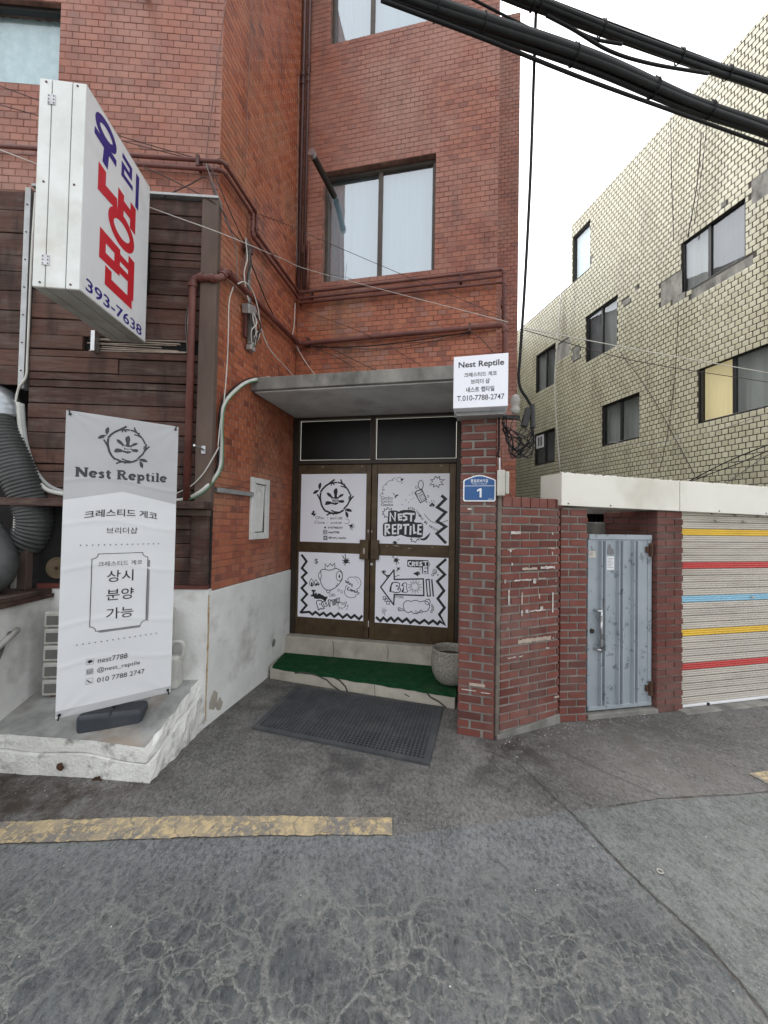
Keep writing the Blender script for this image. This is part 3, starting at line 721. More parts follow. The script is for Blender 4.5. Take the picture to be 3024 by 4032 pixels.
  ('s',0.0056,[(0.333,0.974),(0.316,0.946),(0.311,0.919),(0.328,0.9),(0.35,0.909),(0.355,0.932),(0.344,0.957),(0.333,0.974)]),
  ('e',-1,[(0.338,0.918),(0.352,0.919),(0.338,0.932)]),
  ('s',0.0046,[(0.366,0.943),(0.355,0.922),(0.369,0.907),(0.376,0.923),(0.366,0.943)]),
  ('e',-1,[(0.366,0.92),(0.374,0.92),(0.366,0.927)]),
  ('p',0,[(0.283,0.853),(0.335,0.851),(0.33,0.835),(0.319,0.832),(0.317,0.801),(0.336,0.825),(0.347,0.818),(0.347,0.797),(0.366,0.814),(0.391,0.813),(0.402,0.8),(0.424,0.797),(0.441,0.782),(0.481,0.782),(0.479,0.769),(0.468,0.753),(0.458,0.727),(0.436,0.73),(0.425,0.745),(0.392,0.754),(0.365,0.749),(0.315,0.752),(0.312,0.772),(0.271,0.775),(0.273,0.791),(0.292,0.794),(0.297,0.828),(0.28,0.838)]),
  ('s',0.0081,[(0.349,0.725),(0.371,0.734),(0.403,0.734),(0.415,0.714),(0.404,0.693),(0.427,0.663),(0.446,0.649),(0.422,0.635),(0.4,0.643),(0.373,0.621),(0.35,0.684),(0.344,0.709),(0.349,0.725)]),
  ('e',-1,[(0.387,0.689),(0.395,0.689),(0.387,0.696)]),
  ('s',0.0071,[(0.42,0.724),(0.458,0.719),(0.469,0.709),(0.453,0.698),(0.481,0.687),(0.478,0.674),(0.443,0.669),(0.42,0.724)]),
  ('s',0.0071,[(0.488,0.744),(0.512,0.75),(0.523,0.736),(0.507,0.709),(0.514,0.674),(0.506,0.668),(0.494,0.698),(0.488,0.744)]),
  ('s',0.0071,[(0.528,0.744),(0.56,0.753),(0.563,0.741),(0.553,0.732),(0.562,0.692),(0.548,0.689),(0.542,0.729),(0.528,0.744)]),
  ('s',0.0061,[(0.566,0.753),(0.576,0.757),(0.58,0.701),(0.57,0.698),(0.566,0.753)]),
  ('s',0.0061,[(0.584,0.765),(0.595,0.765),(0.599,0.725),(0.62,0.729),(0.623,0.719),(0.591,0.714),(0.584,0.765)]),
  ('s',0.0061,[(0.598,0.773),(0.624,0.777),(0.627,0.767),(0.611,0.759),(0.625,0.752),(0.628,0.737),(0.609,0.731)]),
  ('e',0.0041,[(0.515,0.801),(0.53,0.802),(0.515,0.816)]),
  ('e',0.0041,[(0.54,0.802),(0.551,0.803),(0.54,0.811)]),
  ('e',0.0041,[(0.556,0.807),(0.572,0.807),(0.556,0.821)]),
  ('e',0.0041,[(0.653,0.695),(0.698,0.698),(0.652,0.728)]),
  ('s',0.0041,[(0.674,0.704),(0.7,0.739),(0.712,0.734),(0.706,0.711),(0.69,0.695)]),
  ('s',0.0041,[(0.685,0.679),(0.73,0.702),(0.725,0.672),(0.71,0.645)]),
  ('s',0.0041,[(0.632,0.666),(0.616,0.647)]),
  ('s',0.0041,[(0.653,0.665),(0.662,0.645)]),
  ('s',0.0041,[(0.613,0.7),(0.591,0.691)]),
  ('s',0.0036,[(0.641,0.725),(0.653,0.698)]),
  ('s',0.0036,[(0.657,0.726),(0.671,0.699)]),
  ('s',0.0051,[(0.719,0.986),(0.723,1.007),(0.747,1.023),(0.784,1.022),(0.821,1.029),(0.855,1.013),(0.874,0.984),(0.879,0.953),(0.865,0.922),(0.847,0.896),(0.824,0.885)]),
  ('s',0.0051,[(0.717,0.927),(0.696,0.909),(0.697,0.886),(0.684,0.862),(0.687,0.827),(0.709,0.8),(0.752,0.784),(0.789,0.792),(0.818,0.799),(0.821,0.829)]),
  ('s',0.0102,[(0.695,0.98),(0.701,0.957),(0.714,0.968),(0.722,0.951),(0.732,0.969)]),
  ('e',0.0091,[(0.746,0.944),(0.757,0.945),(0.746,0.953)]),
  ('s',0.0102,[(0.772,0.943),(0.771,0.913)]),
  ('s',0.0091,[(0.736,0.901),(0.72,0.895),(0.721,0.877),(0.734,0.87)]),
  ('e',0.0091,[(0.758,0.874),(0.768,0.874),(0.758,0.884)]),
  ('s',0.0086,[(0.774,0.859),(0.775,0.877),(0.787,0.863),(0.798,0.873),(0.801,0.853)]),
  ('e',0.0071,[(0.815,0.857),(0.825,0.857),(0.815,0.866)]),
  ('s',0.0086,[(0.837,0.873),(0.834,0.845)]),
  ('s',0.0086,[(0.857,0.851),(0.848,0.833)]),
  ('e',-1,[(0.84,0.824),(0.845,0.824),(0.84,0.829)]),
  ('s',0.0046,[(0.81,1.013),(0.811,1.001)]),
  ('s',0.0046,[(0.827,0.994),(0.831,0.982)]),
  ('s',0.0046,[(0.844,0.969),(0.843,0.957)]),
  ('e',0.0046,[(0.613,0.866),(0.623,0.867),(0.612,0.879)]),
  ('e',0.0046,[(0.651,0.849),(0.665,0.85),(0.65,0.865)]),
 ],
 4: [
  ('s',0.0231,[(1.826,1.262),(1.738,1.179),(1.821,1.1),(1.74,1.022),(1.815,0.924),(1.748,0.835),(1.823,0.741),(1.767,0.663),(1.829,0.558),(1.776,0.59),(1.749,0.558),(1.7,0.592),(1.653,0.556),(1.606,0.591),(1.553,0.552),(1.497,0.587),(1.452,0.55),(1.409,0.592),(1.362,0.555),(1.313,0.593),(1.27,0.554),(1.232,0.591),(1.187,0.551),(1.146,0.585),(1.112,0.546),(1.067,0.582)]),
  ('p',0,[(1.405,1.238),(1.418,1.246),(1.634,1.25),(1.641,1.244),(1.642,1.1),(1.573,1.097),(1.569,1.166),(1.417,1.167),(1.405,1.176)]),
  ('ws',0.0127,[(1.444,1.225),(1.421,1.219),(1.419,1.193),(1.436,1.18),(1.45,1.183)]),
  ('ws',0.0127,[(1.464,1.181),(1.464,1.223),(1.486,1.219),(1.484,1.202),(1.467,1.198),(1.49,1.182)]),
  ('ws',0.0116,[(1.528,1.226),(1.503,1.222),(1.507,1.189),(1.529,1.19)]),
  ('ws',0.0116,[(1.506,1.205),(1.526,1.207)]),
  ('ws',0.0127,[(1.57,1.227),(1.548,1.221),(1.548,1.207),(1.568,1.201),(1.568,1.188),(1.543,1.185)]),
  ('ws',0.0127,[(1.587,1.231),(1.629,1.234)]),
  ('ws',0.0127,[(1.608,1.232),(1.61,1.193)]),
  ('ws',0.0116,[(1.627,1.18),(1.588,1.176),(1.588,1.147),(1.627,1.149)]),
  ('ws',0.0104,[(1.59,1.163),(1.624,1.164)]),
  ('ws',0.0116,[(1.589,1.134),(1.625,1.137),(1.625,1.11),(1.589,1.107),(1.589,1.134)]),
  ('p',0,[(1.47,1.096),(1.536,1.127),(1.53,1.106),(1.555,1.121),(1.544,1.101),(1.556,1.085),(1.533,1.089),(1.53,1.067)]),
  ('e',-1,[(1.551,1.147),(1.557,1.147),(1.551,1.153)]),
  ('e',-1,[(1.28,1.236),(1.303,1.237),(1.28,1.258)]),
  ('s',0.0069,[(1.258,1.235),(1.25,1.236)]),
  ('s',0.0069,[(1.264,1.255),(1.255,1.26)]),
  ('s',0.0069,[(1.299,1.217),(1.308,1.2)]),
  ('s',0.0069,[(1.283,1.21),(1.285,1.186)]),
  ('s',0.0069,[(1.301,1.239),(1.313,1.243)]),
  ('s',0.0069,[(1.262,1.218),(1.253,1.212)]),
  ('s',0.0069,[(1.29,1.259),(1.291,1.265)]),
  ('e',-1,[(1.306,1.142),(1.32,1.143),(1.306,1.156)]),
  ('s',0.0052,[(1.292,1.126),(1.283,1.112)]),
  ('s',0.0052,[(1.3,1.127),(1.298,1.115)]),
  ('s',0.0052,[(1.317,1.15),(1.323,1.156)]),
  ('s',0.0052,[(1.291,1.152),(1.287,1.157)]),
  ('s',0.0052,[(1.32,1.136),(1.327,1.132)]),
  ('s',0.0052,[(1.234,1.288),(1.237,1.262)]),
  ('s',0.0052,[(1.248,1.288),(1.252,1.263)]),
  ('s',0.0127,[(1.257,1.127),(1.108,0.925),(1.258,0.739)]),
  ('s',0.0127,[(1.257,1.127),(1.262,1.02),(1.587,1.042),(1.596,0.859),(1.265,0.852),(1.26,0.736)]),
  ('s',0.0104,[(1.618,1.035),(1.651,1.039),(1.668,0.86),(1.635,0.856),(1.618,1.035)]),
  ('s',0.0052,[(1.618,1.035),(1.618,1.038)]),
  ('s',0.0064,[(1.676,1.038),(1.684,1.039),(1.704,0.86),(1.696,0.858),(1.676,1.038)]),
  ('s',0.0081,[(1.24,0.983),(1.294,0.991),(1.323,0.978),(1.324,0.95),(1.309,0.936),(1.336,0.917),(1.328,0.883),(1.285,0.875),(1.216,0.883),(1.231,0.968),(1.24,0.983)]),
  ('p',0,[(1.24,0.985),(1.254,0.986),(1.235,0.951),(1.23,0.878),(1.207,0.882),(1.217,0.945)]),
  ('e',-1,[(1.293,0.95),(1.304,0.95),(1.293,0.96)]),
  ('e',-1,[(1.307,0.913),(1.317,0.913),(1.307,0.923)]),
  ('p',0,[(1.354,0.98),(1.377,0.99),(1.363,0.969),(1.363,0.952),(1.344,0.951)]),
  ('p',0,[(1.369,0.947),(1.373,0.908),(1.367,0.885),(1.349,0.887),(1.356,0.907)]),
  ('s',0.0058,[(1.352,0.957),(1.374,0.989),(1.397,0.988),(1.404,0.971),(1.401,0.926),(1.418,0.899),(1.407,0.885),(1.356,0.882),(1.348,0.896),(1.37,0.919),(1.369,0.953),(1.352,0.957)]),
  ('s',0.0052,[(1.572,0.947),(1.528,0.941),(1.56,0.912),(1.519,0.927),(1.533,0.886),(1.504,0.918),(1.498,0.874),(1.488,0.917),(1.461,0.88),(1.473,0.923),(1.432,0.902),(1.463,0.936),(1.418,0.936),(1.46,0.953),(1.421,0.973),(1.465,0.968),(1.441,1.005),(1.477,0.98),(1.473,1.024),(1.493,0.985),(1.51,1.027),(1.51,0.983),(1.544,1.012),(1.523,0.973),(1.566,0.983),(1.529,0.958),(1.572,0.947)]),
  ('t',('STORE',0.01,'k',0),[(1.269,0.815),(1.371,0.841)]),
  ('p',0,[(1.167,1.03),(1.172,1.05),(1.143,1.071),(1.122,1.087),(1.126,1.113),(1.143,1.118),(1.154,1.103),(1.148,1.083),(1.178,1.064),(1.215,1.074),(1.184,1.045)]),
  ('s',0.0052,[(1.126,1.099),(1.11,1.101)]),
  ('s',0.0052,[(1.16,1.089),(1.156,1.12)]),
  ('s',0.0052,[(1.264,1.049),(1.287,1.058),(1.301,1.069),(1.319,1.064)]),
  ('s',0.0058,[(1.139,0.821),(1.172,0.818),(1.171,0.789),(1.138,0.789),(1.139,0.821)]),
  ('s',0.0058,[(1.159,0.802),(1.193,0.799),(1.192,0.77),(1.159,0.77),(1.159,0.802)]),
  ('s',0.0058,[(1.18,0.772),(1.214,0.77),(1.212,0.74),(1.179,0.74),(1.18,0.772)]),
  ('s',0.0064,[(1.454,0.784),(1.431,0.794),(1.4,0.789),(1.375,0.763),(1.37,0.723),(1.379,0.69),(1.402,0.666),(1.436,0.661),(1.459,0.679),(1.487,0.655),(1.521,0.655),(1.549,0.673),(1.565,0.699),(1.587,0.681),(1.621,0.684),(1.648,0.705),(1.661,0.741),(1.655,0.774),(1.636,0.795),(1.602,0.801),(1.552,0.787),(1.524,0.802),(1.485,0.8),(1.454,0.784)]),
  ('e',0.0064,[(1.638,0.792),(1.667,0.794),(1.638,0.821)]),
  ('s',0.0058,[(1.644,0.823),(1.66,0.824)]),
  ('s',0.0058,[(1.382,0.679),(1.345,0.677),(1.323,0.678),(1.308,0.705),(1.328,0.709),(1.351,0.697),(1.374,0.695)]),
  ('e',0.0046,[(1.325,0.684),(1.337,0.685),(1.325,0.694)]),
  ('e',0.0052,[(1.686,0.757),(1.696,0.757),(1.686,0.767)]),
  ('e',0.0052,[(1.695,0.739),(1.705,0.74),(1.694,0.749)]),
  ('e',0.0052,[(1.696,0.722),(1.707,0.722),(1.696,0.731)]),
  ('e',0.0052,[(1.693,0.705),(1.704,0.706),(1.693,0.715)]),
  ('e',0.0052,[(1.681,0.685),(1.691,0.685),(1.68,0.695)]),
  ('t',('Gecko',0.0,'k',0),[(1.498,0.662),(1.587,0.69)]),
  ('e',0.004,[(1.149,0.664),(1.169,0.665),(1.149,0.684)]),
  ('e',0.004,[(1.149,0.664),(1.157,0.665),(1.149,0.673)]),
  ('s',0.0035,[(1.13,0.629),(1.145,0.638)]),
  ('s',0.0035,[(1.156,0.639),(1.16,0.611)]),
  ('s',0.0035,[(1.167,0.671),(1.185,0.675)]),
  ('s',0.0035,[(1.129,0.691),(1.138,0.697)]),
  ('s',0.0035,[(1.161,0.693),(1.167,0.7)]),
  ('e',0.0058,[(1.712,1.128),(1.734,1.129),(1.712,1.154)]),
  ('e',0.0058,[(1.714,1.125),(1.723,1.126),(1.713,1.138)]),
  ('e',0.0058,[(1.691,1.091),(1.704,1.092),(1.691,1.102)]),
  ('s',0.0046,[(1.74,1.096),(1.75,1.098),(1.747,1.082),(1.74,1.096)]),
  ('s',0.004,[(1.646,1.225),(1.654,1.211),(1.646,1.205),(1.657,1.198),(1.646,1.183)]),
 ],
}
CABLES = [
  ('pale thin wire stretched diagonally across the red facade below the lower window', 0.0035, 'wire_white', [(-2.929, 2.828, 4.407), (-1.844, 2.943, 4.075), (-1.333, 3.05, 3.96), (-1.149, 4.085, 4.479), (-0.797, 4.432, 4.553), (1.268, 4.004, 3.789)], 'thin wires strung over the red facade'),
  ('dark thin wire falling from the facade edge to the pipe bracket above the boards', 0.0035, 'wire_dark', [(-3.095, 2.969, 5.058), (-2.631, 2.996, 4.908), (-2.198, 3.022, 4.735), (-1.489, 3.064, 4.57)], 'thin wires strung over the red facade'),
  ('second dark wire sagging behind the lightbox sign toward the pipe bracket', 0.0035, 'wire_dark', [(-3.08, 2.96, 4.896), (-2.793, 2.977, 4.832), (-2.111, 3.017, 4.67), (-1.484, 3.054, 4.55)], 'thin wires strung over the red facade'),
  ('brown wire hanging straight down the tiled corner of the red facade', 0.004, 'wire_brown', [(-1.382, 3.09, 5.958), (-1.447, 3.087, 5.306), (-1.512, 3.083, 4.577), (-1.529, 3.082, 4.238)], 'thin wires strung over the red facade'),
  ('pale wire running straight down the tiled side wall from the roof', 0.004, 'wire_brown', [(-1.31, 3.454, 6.466), (-1.314, 3.436, 5.484), (-1.316, 3.428, 4.766)], 'thin wires strung over the red facade'),
  ('dark wire curving off the pipe bracket onto the side wall clamp', 0.005, 'wire_dark', [(-1.473, 3.045, 4.531), (-1.406, 3.049, 4.421), (-1.338, 3.172, 4.252), (-1.295, 3.382, 4.147)], 'thin wires strung over the red facade'),
  ('grey wire curving lower from the pipe bracket toward the side wall clamp', 0.005, 'wire_grey', [(-1.485, 3.044, 4.52), (-1.429, 3.048, 4.378), (-1.341, 3.109, 4.116), (-1.314, 3.237, 4.018), (-1.304, 3.286, 3.742)], 'thin wires strung over the red facade'),
  ('dark wire looping from the top of the board wall to the side clamp', 0.004, 'wire_dark', [(-1.981, 3.015, 4.473), (-1.703, 3.031, 4.358), (-1.38, 3.05, 4.189), (-1.337, 3.178, 4.105), (-1.302, 3.344, 4.119)], 'thin wires strung over the red facade'),
  ('dark v-shaped wire tied between the board top and the pipe bracket', 0.005, 'wire_dark', [(-1.827, 3.024, 4.225), (-1.623, 3.036, 4.343), (-1.476, 3.045, 4.416), (-1.381, 3.05, 4.214)], 'thin wires strung over the red facade'),
  ('white wire arching from the pipe elbow down to the canopy top', 0.005, 'wire_white', [(-1.29, 3.254, 3.682), (-1.27, 3.353, 3.762), (-1.245, 3.475, 3.769), (-1.223, 3.58, 3.663), (-1.207, 3.657, 3.485), (-1.17, 3.833, 3.367), (-1.108, 4.136, 3.336), (-1.055, 4.389, 3.307)], 'thin wires strung over the red facade'),
  ('white wire dropping along the building corner below the thick pipe elbow', 0.005, 'wire_white', [(-1.33, 3.261, 3.659), (-1.34, 3.211, 3.498), (-1.34, 3.211, 3.259), (-1.341, 3.208, 2.999), (-1.346, 3.184, 2.69), (-1.355, 3.14, 2.466), (-1.36, 3.117, 2.252)], 'thin wires strung over the red facade'),
  ('pale wire dropping in the inner corner beside the vertical pipes', 0.005, 'wire_white', [(-1.129, 4.572, 8.026), (-1.163, 4.579, 6.761), (-1.159, 4.578, 5.625), (-1.138, 4.574, 5.309), (-1.102, 4.566, 4.868), (-1.078, 4.561, 4.555)], 'thin wires strung over the red facade'),
  ('grey wire dropping in the inner corner nearest the side wall', 0.004, 'wire_grey', [(-1.099, 4.426, 6.898), (-1.091, 4.461, 5.709), (-1.085, 4.49, 4.632)], 'thin wires strung over the red facade'),
  ('short pale wires looped below the inner corner pipe bend', 0.005, 'wire_white', [(-1.089, 4.471, 4.21), (-1.092, 4.458, 3.947), (-1.101, 4.413, 3.79)], 'thin wires strung over the red facade'),
  ('black cable sloping down the side wall between the two pipe runs', 0.006, 'wire_black', [(-1.292, 3.494, 4.087), (-1.262, 3.638, 3.99), (-1.21, 3.886, 3.835), (-1.153, 4.165, 3.767), (-1.094, 4.448, 3.747)], 'thin wires strung over the red facade'),
  ('pale wire falling from the lower pipe corner to the canopy', 0.004, 'wire_white', [(-1.1, 4.535, 3.772), (-0.969, 4.508, 3.55), (-0.824, 4.478, 3.354)], 'thin wires strung over the red facade'),
  ('dark wire falling from the pipe corner to the middle of the canopy', 0.004, 'wire_dark', [(-1.087, 4.543, 3.807), (-0.818, 4.487, 3.68), (-0.509, 4.423, 3.523), (-0.297, 4.379, 3.367)], 'thin wires strung over the red facade'),
  ('dark wire falling furthest along the canopy from the pipe corner', 0.004, 'wire_dark', [(-0.977, 4.52, 3.828), (-0.664, 4.455, 3.683), (-0.359, 4.392, 3.512), (-0.092, 4.337, 3.372)], 'thin wires strung over the red facade'),
  ('thin dark wire crossing the facade from the side wall to the sign box', 0.003, 'wire_dark', [(-1.089, 4.513, 4.188), (-0.215, 4.332, 3.781), (0.385, 4.207, 3.392)], 'thin wires strung over the red facade'),
  ('black cable sagging just under the thick facade pipe', 0.006, 'wire_black', [(-1.092, 4.564, 3.78), (-0.791, 4.502, 3.714), (-0.215, 4.383, 3.682), (0.358, 4.264, 3.707), (0.901, 4.152, 3.747)], 'thin wires strung over the red facade'),
  ('dark cable sagging lowest under the thick facade pipe', 0.004, 'wire_dark', [(-0.853, 4.515, 3.719), (-0.304, 4.401, 3.653), (0.105, 4.316, 3.634), (0.497, 4.235, 3.676), (0.927, 4.146, 3.734)], 'thin wires strung over the red facade'),
  ('thin wire drooping from the pipe bracket behind the white sign box', 0.004, 'wire_dark', [(0.932, 4.145, 3.734), (1.033, 4.124, 3.647), (1.139, 4.102, 3.506)], 'thin wires strung over the red facade'),
  ('dark wire crossing the lower window of the red facade', 0.003, 'wire_dark', [(-1.29, 3.503, 4.524), (-1.153, 4.166, 4.926), (-0.669, 4.324, 4.823), (0.47, 4.088, 4.2), (1.268, 3.922, 3.768)], 'thin wires strung over the red facade'),
  ('thick white cable swinging low from the board wall round the brick corner', 0.016, 'cable_white', [(-2.491, 2.984, 1.84), (-2.339, 2.994, 1.804), (-1.976, 3.015, 1.771), (-1.649, 3.034, 1.804), (-1.514, 3.043, 1.845), (-1.408, 3.049, 1.924), (-1.355, 3.137, 2.068), (-1.35, 3.162, 2.261), (-1.351, 3.156, 2.47), (-1.338, 3.174, 2.623), (-1.306, 3.327, 2.793), (-1.262, 3.539, 2.949), (-1.191, 3.881, 3.106)], 'thick cable bundle swinging along the board wall'),
  ('green cable clipped to the white bundle round the brick corner', 0.0045, 'cable_green', [(-1.614, 3.007, 1.796), (-1.489, 3.014, 1.83), (-1.385, 3.02, 1.908), (-1.328, 3.122, 2.067), (-1.324, 3.141, 2.236), (-1.327, 3.125, 2.462), (-1.319, 3.165, 2.621), (-1.286, 3.322, 2.787), (-1.245, 3.524, 2.932), (-1.152, 3.97, 3.129)], 'thick cable bundle swinging along the board wall'),
  ('black cable clipped to the white bundle round the brick corner', 0.009, 'wire_black', [(-1.64, 3.055, 1.826), (-1.524, 3.062, 1.863), (-1.437, 3.067, 1.946), (-1.369, 3.121, 2.066), (-1.365, 3.139, 2.256), (-1.365, 3.141, 2.508), (-1.355, 3.188, 2.659), (-1.323, 3.341, 2.82), (-1.275, 3.574, 2.981), (-1.193, 3.972, 3.143)], 'thick cable bundle swinging along the board wall'),
  ('thin white wire slung above the thick bundle beside the banner', 0.005, 'wire_white', [(-1.64, 3.015, 1.857), (-1.526, 3.022, 1.92), (-1.431, 3.027, 2.022), (-1.357, 3.032, 2.155), (-1.316, 3.034, 2.237)], 'thick cable bundle swinging along the board wall'),
  ('white cable running down the metal strip and under the board wall', 0.008, 'wire_white', [(-2.789, 2.977, 4.208), (-2.8, 2.976, 3.72), (-2.803, 2.976, 2.915), (-2.809, 2.976, 2.751), (-2.856, 2.973, 2.663), (-2.877, 2.972, 2.553), (-2.88, 2.971, 2.434)], 'thick cable bundle swinging along the board wall'),
  ('thick white cable bending down from the metal strip behind the corrugated hose', 0.017, 'cable_white', [(-2.857, 2.973, 2.544), (-2.836, 2.974, 2.356), (-2.801, 2.976, 2.159), (-2.739, 2.98, 2.003), (-2.631, 2.986, 1.877), (-2.489, 2.995, 1.835)], 'thick cable bundle swinging along the board wall'),
  ('grey cable bending down close beside the thick white one', 0.014, 'cable_grey', [(-2.836, 2.984, 2.538), (-2.817, 2.985, 2.359), (-2.787, 2.987, 2.201), (-2.72, 2.991, 2.024), (-2.622, 2.997, 1.908), (-2.497, 3.004, 1.851)], 'thick cable bundle swinging along the board wall'),
  ('pale wire hung along the brown downpipe on the boards', 0.006, 'wire_white', [(-1.549, 3.06, 3.49), (-1.595, 3.058, 3.364), (-1.593, 3.058, 3.075), (-1.566, 3.059, 2.809), (-1.567, 3.059, 2.563), (-1.567, 3.059, 2.359), (-1.576, 3.059, 2.196)], 'thick cable bundle swinging along the board wall'),
  ('second pale wire hung looser along the brown downpipe on the boards', 0.004, 'wire_grey', [(-1.54, 3.061, 3.512), (-1.614, 3.057, 3.322), (-1.607, 3.057, 3.075), (-1.581, 3.059, 2.85), (-1.565, 3.059, 2.645)], 'thick cable bundle swinging along the board wall'),
  ('thin wire leading across the tiles to the white meter frame', 0.004, 'wire_brown', [(-1.379, 3.121, 1.925), (-1.341, 3.306, 1.933), (-1.31, 3.454, 1.969), (-1.272, 3.636, 2.039)], 'thick cable bundle swinging along the board wall'),
  ('black drop cable hanging from the overhead bundle to the brick pier', 0.011, 'wire_black', [(1.005, 2.63, 5.269), (1.027, 2.72, 4.824), (1.041, 2.8, 4.24), (1.039, 2.88, 3.527), (1.028, 2.94, 2.969), (1.025, 2.96, 2.819), (1.045, 2.97, 2.723), (1.099, 2.98, 2.648), (1.133, 2.98, 2.589)], 'cables meeting at the brick pier'),
  ('black cable falling from the pier clamp to the grey junction box', 0.008, 'wire_black', [(0.883, 2.98, 2.495), (0.884, 2.98, 2.266), (0.877, 2.982, 2.207), (0.888, 2.979, 2.187)], 'cables meeting at the brick pier'),
  ('brown wire slanting behind the grey junction box', 0.004, 'wire_brown', [(0.904, 2.995, 2.269), (0.945, 3.036, 2.036), (1.012, 3.068, 1.888)], 'cables meeting at the brick pier'),
  ('dark wire hanging from the roof edge beside the upper window of the yellow facade', 0.008, 'wire_dark', [(6.603, 8.889, 11.398), (6.61, 8.855, 9.837), (6.62, 8.808, 8.289)], 'wires hanging on the yellow tiled facade'),
  ('dark wire hanging straight to the top of the uppermost right window', 0.01, 'wire_dark', [(6.751, 8.18, 10.241), (6.732, 8.272, 9.196), (6.689, 8.477, 8.133)], 'wires hanging on the yellow tiled facade'),
  ('second wire close beside the one reaching the uppermost right window', 0.007, 'wire_dark', [(6.776, 8.059, 10.339), (6.749, 8.191, 9.237), (6.721, 8.326, 8.333)], 'wires hanging on the yellow tiled facade'),
  ('white wire falling from the low roof edge to the garage fascia', 0.02, 'wire_white', [(5.798, 12.744, 9.356), (5.779, 12.833, 8.194), (5.742, 13.01, 6.707), (5.76, 12.925, 5.205), (5.805, 12.711, 3.414)], 'wires hanging on the yellow tiled facade'),
  ('dark wire slanting from the middle window down to the garage fascia', 0.008, 'wire_dark', [(6.286, 10.407, 6.501), (6.496, 9.4, 4.914), (6.632, 8.752, 3.649), (6.721, 8.323, 2.797)], 'wires hanging on the yellow tiled facade'),
  ('thin dark wire hanging between the right windows to the garage fascia', 0.007, 'wire_dark', [(6.646, 8.685, 6.843), (6.631, 8.755, 5.289), (6.593, 8.936, 3.866), (6.547, 9.158, 2.942)], 'wires hanging on the yellow tiled facade'),
  ('uppermost black cable fanning out right from the garage roof joint', 0.012, 'wire_black', [(6.669, 8.574, 2.598), (6.749, 8.19, 2.77), (6.871, 7.605, 3.006), (6.997, 7.003, 3.184), (7.056, 6.722, 3.237)], 'wires hanging on the yellow tiled facade'),
  ('middle black cable fanning out right from the garage roof joint', 0.01, 'wire_black', [(6.669, 8.574, 2.587), (6.781, 8.035, 2.763), (6.89, 7.515, 2.903), (6.997, 7.004, 3.077), (7.056, 6.723, 3.161)], 'wires hanging on the yellow tiled facade'),
  ('lowest grey cable fanning out right from the garage roof joint', 0.008, 'wire_grey', [(6.823, 7.839, 2.444), (6.908, 7.428, 2.732), (6.997, 7.004, 3.007), (7.056, 6.723, 3.183)], 'wires hanging on the yellow tiled facade'),
  ('thin grey wire crossing under the lowest right window of the yellow facade', 0.006, 'wire_grey', [(6.235, 10.651, 3.958), (6.497, 9.396, 3.689), (6.792, 7.985, 3.65), (6.997, 7.001, 3.776)], 'wires hanging on the yellow tiled facade'),
  ('pale wire stretched from the red facade edge across the yellow facade', 0.006, 'wire_white', [(1.657, 4.6, 4.032), (3.384, 5.2, 4.076), (5.799, 5.8, 4.026)], 'wires hanging on the yellow tiled facade'),
  ('dark wire stretched just below the pale one across the yellow facade', 0.005, 'wire_dark', [(1.657, 4.6, 4.008), (3.384, 5.2, 3.918), (5.798, 5.8, 3.883)], 'wires hanging on the yellow tiled facade'),
  ('thin black wire running above the lower overhead bundle', 0.008, 'wire_black', [(-0.079, 2.242, 5.1), (0.946, 2.586, 5.1), (1.605, 2.767, 5.08), (2.346, 2.961, 5.08), (3.396, 3.223, 5.1)], 'overhead wires beside the thick bundles'),
  ('thin black wire running below the lower overhead bundle', 0.012, 'wire_black', [(-0.076, 2.313, 4.9), (0.599, 2.492, 4.9), (1.391, 2.715, 4.9), (2.313, 2.953, 4.9), (3.406, 3.234, 4.9)], 'overhead wires beside the thick bundles'),
  ('thin black wire running above the upper overhead bundle', 0.007, 'wire_black', [(0.601, 2.523, 5.4), (1.144, 2.663, 5.4), (1.956, 2.842, 5.38), (3.356, 3.184, 5.4)], 'overhead wires beside the thick bundles'),
  ('black cable sagging between the two overhead bundles', 0.011, 'wire_black', [(1.076, 2.628, 5.25), (1.282, 2.664, 5.2), (1.592, 2.746, 5.15), (1.941, 2.819, 5.15), (2.464, 2.919, 5.2)], 'overhead wires beside the thick bundles'),
  ('short black cable joining the sag to the upper overhead bundle', 0.01, 'wire_black', [(1.18, 2.661, 5.25), (1.443, 2.712, 5.2), (1.685, 2.746, 5.2)], 'overhead wires beside the thick bundles'),
]

# ------------------------------------------------------------------ lettering: outlines of the built-in typeface turned into flat meshes
TEXTS = {}
def prepare_texts(reqs):
    obs = []
    for txt, bold in sorted(set(reqs)):
        cu = bpy.data.curves.new('lettering', 'FONT')
        cu.body = txt; cu.size = 1.0; cu.offset = bold; cu.resolution_u = 4; cu.fill_mode = 'FRONT'
        o = bpy.data.objects.new('lettering', cu); col.objects.link(o); obs.append(((txt, bold), o, cu))
    bpy.context.view_layer.update()
    dg = bpy.context.evaluated_depsgraph_get()
    for key, o, cu in obs:
        me = bpy.data.meshes.new_from_object(o.evaluated_get(dg))
        vs = [(v.co.x, v.co.y) for v in me.vertices]; fs = [tuple(p.vertices) for p in me.polygons]
        xs = [v[0] for v in vs] or [0, 1]; ys = [v[1] for v in vs] or [0, 1]
        TEXTS[key] = (vs, fs, min(xs), max(xs), min(ys), max(ys))
        bpy.data.meshes.remove(me)
    for key, o, cu in obs:
        bpy.data.objects.remove(o); bpy.data.curves.remove(cu)
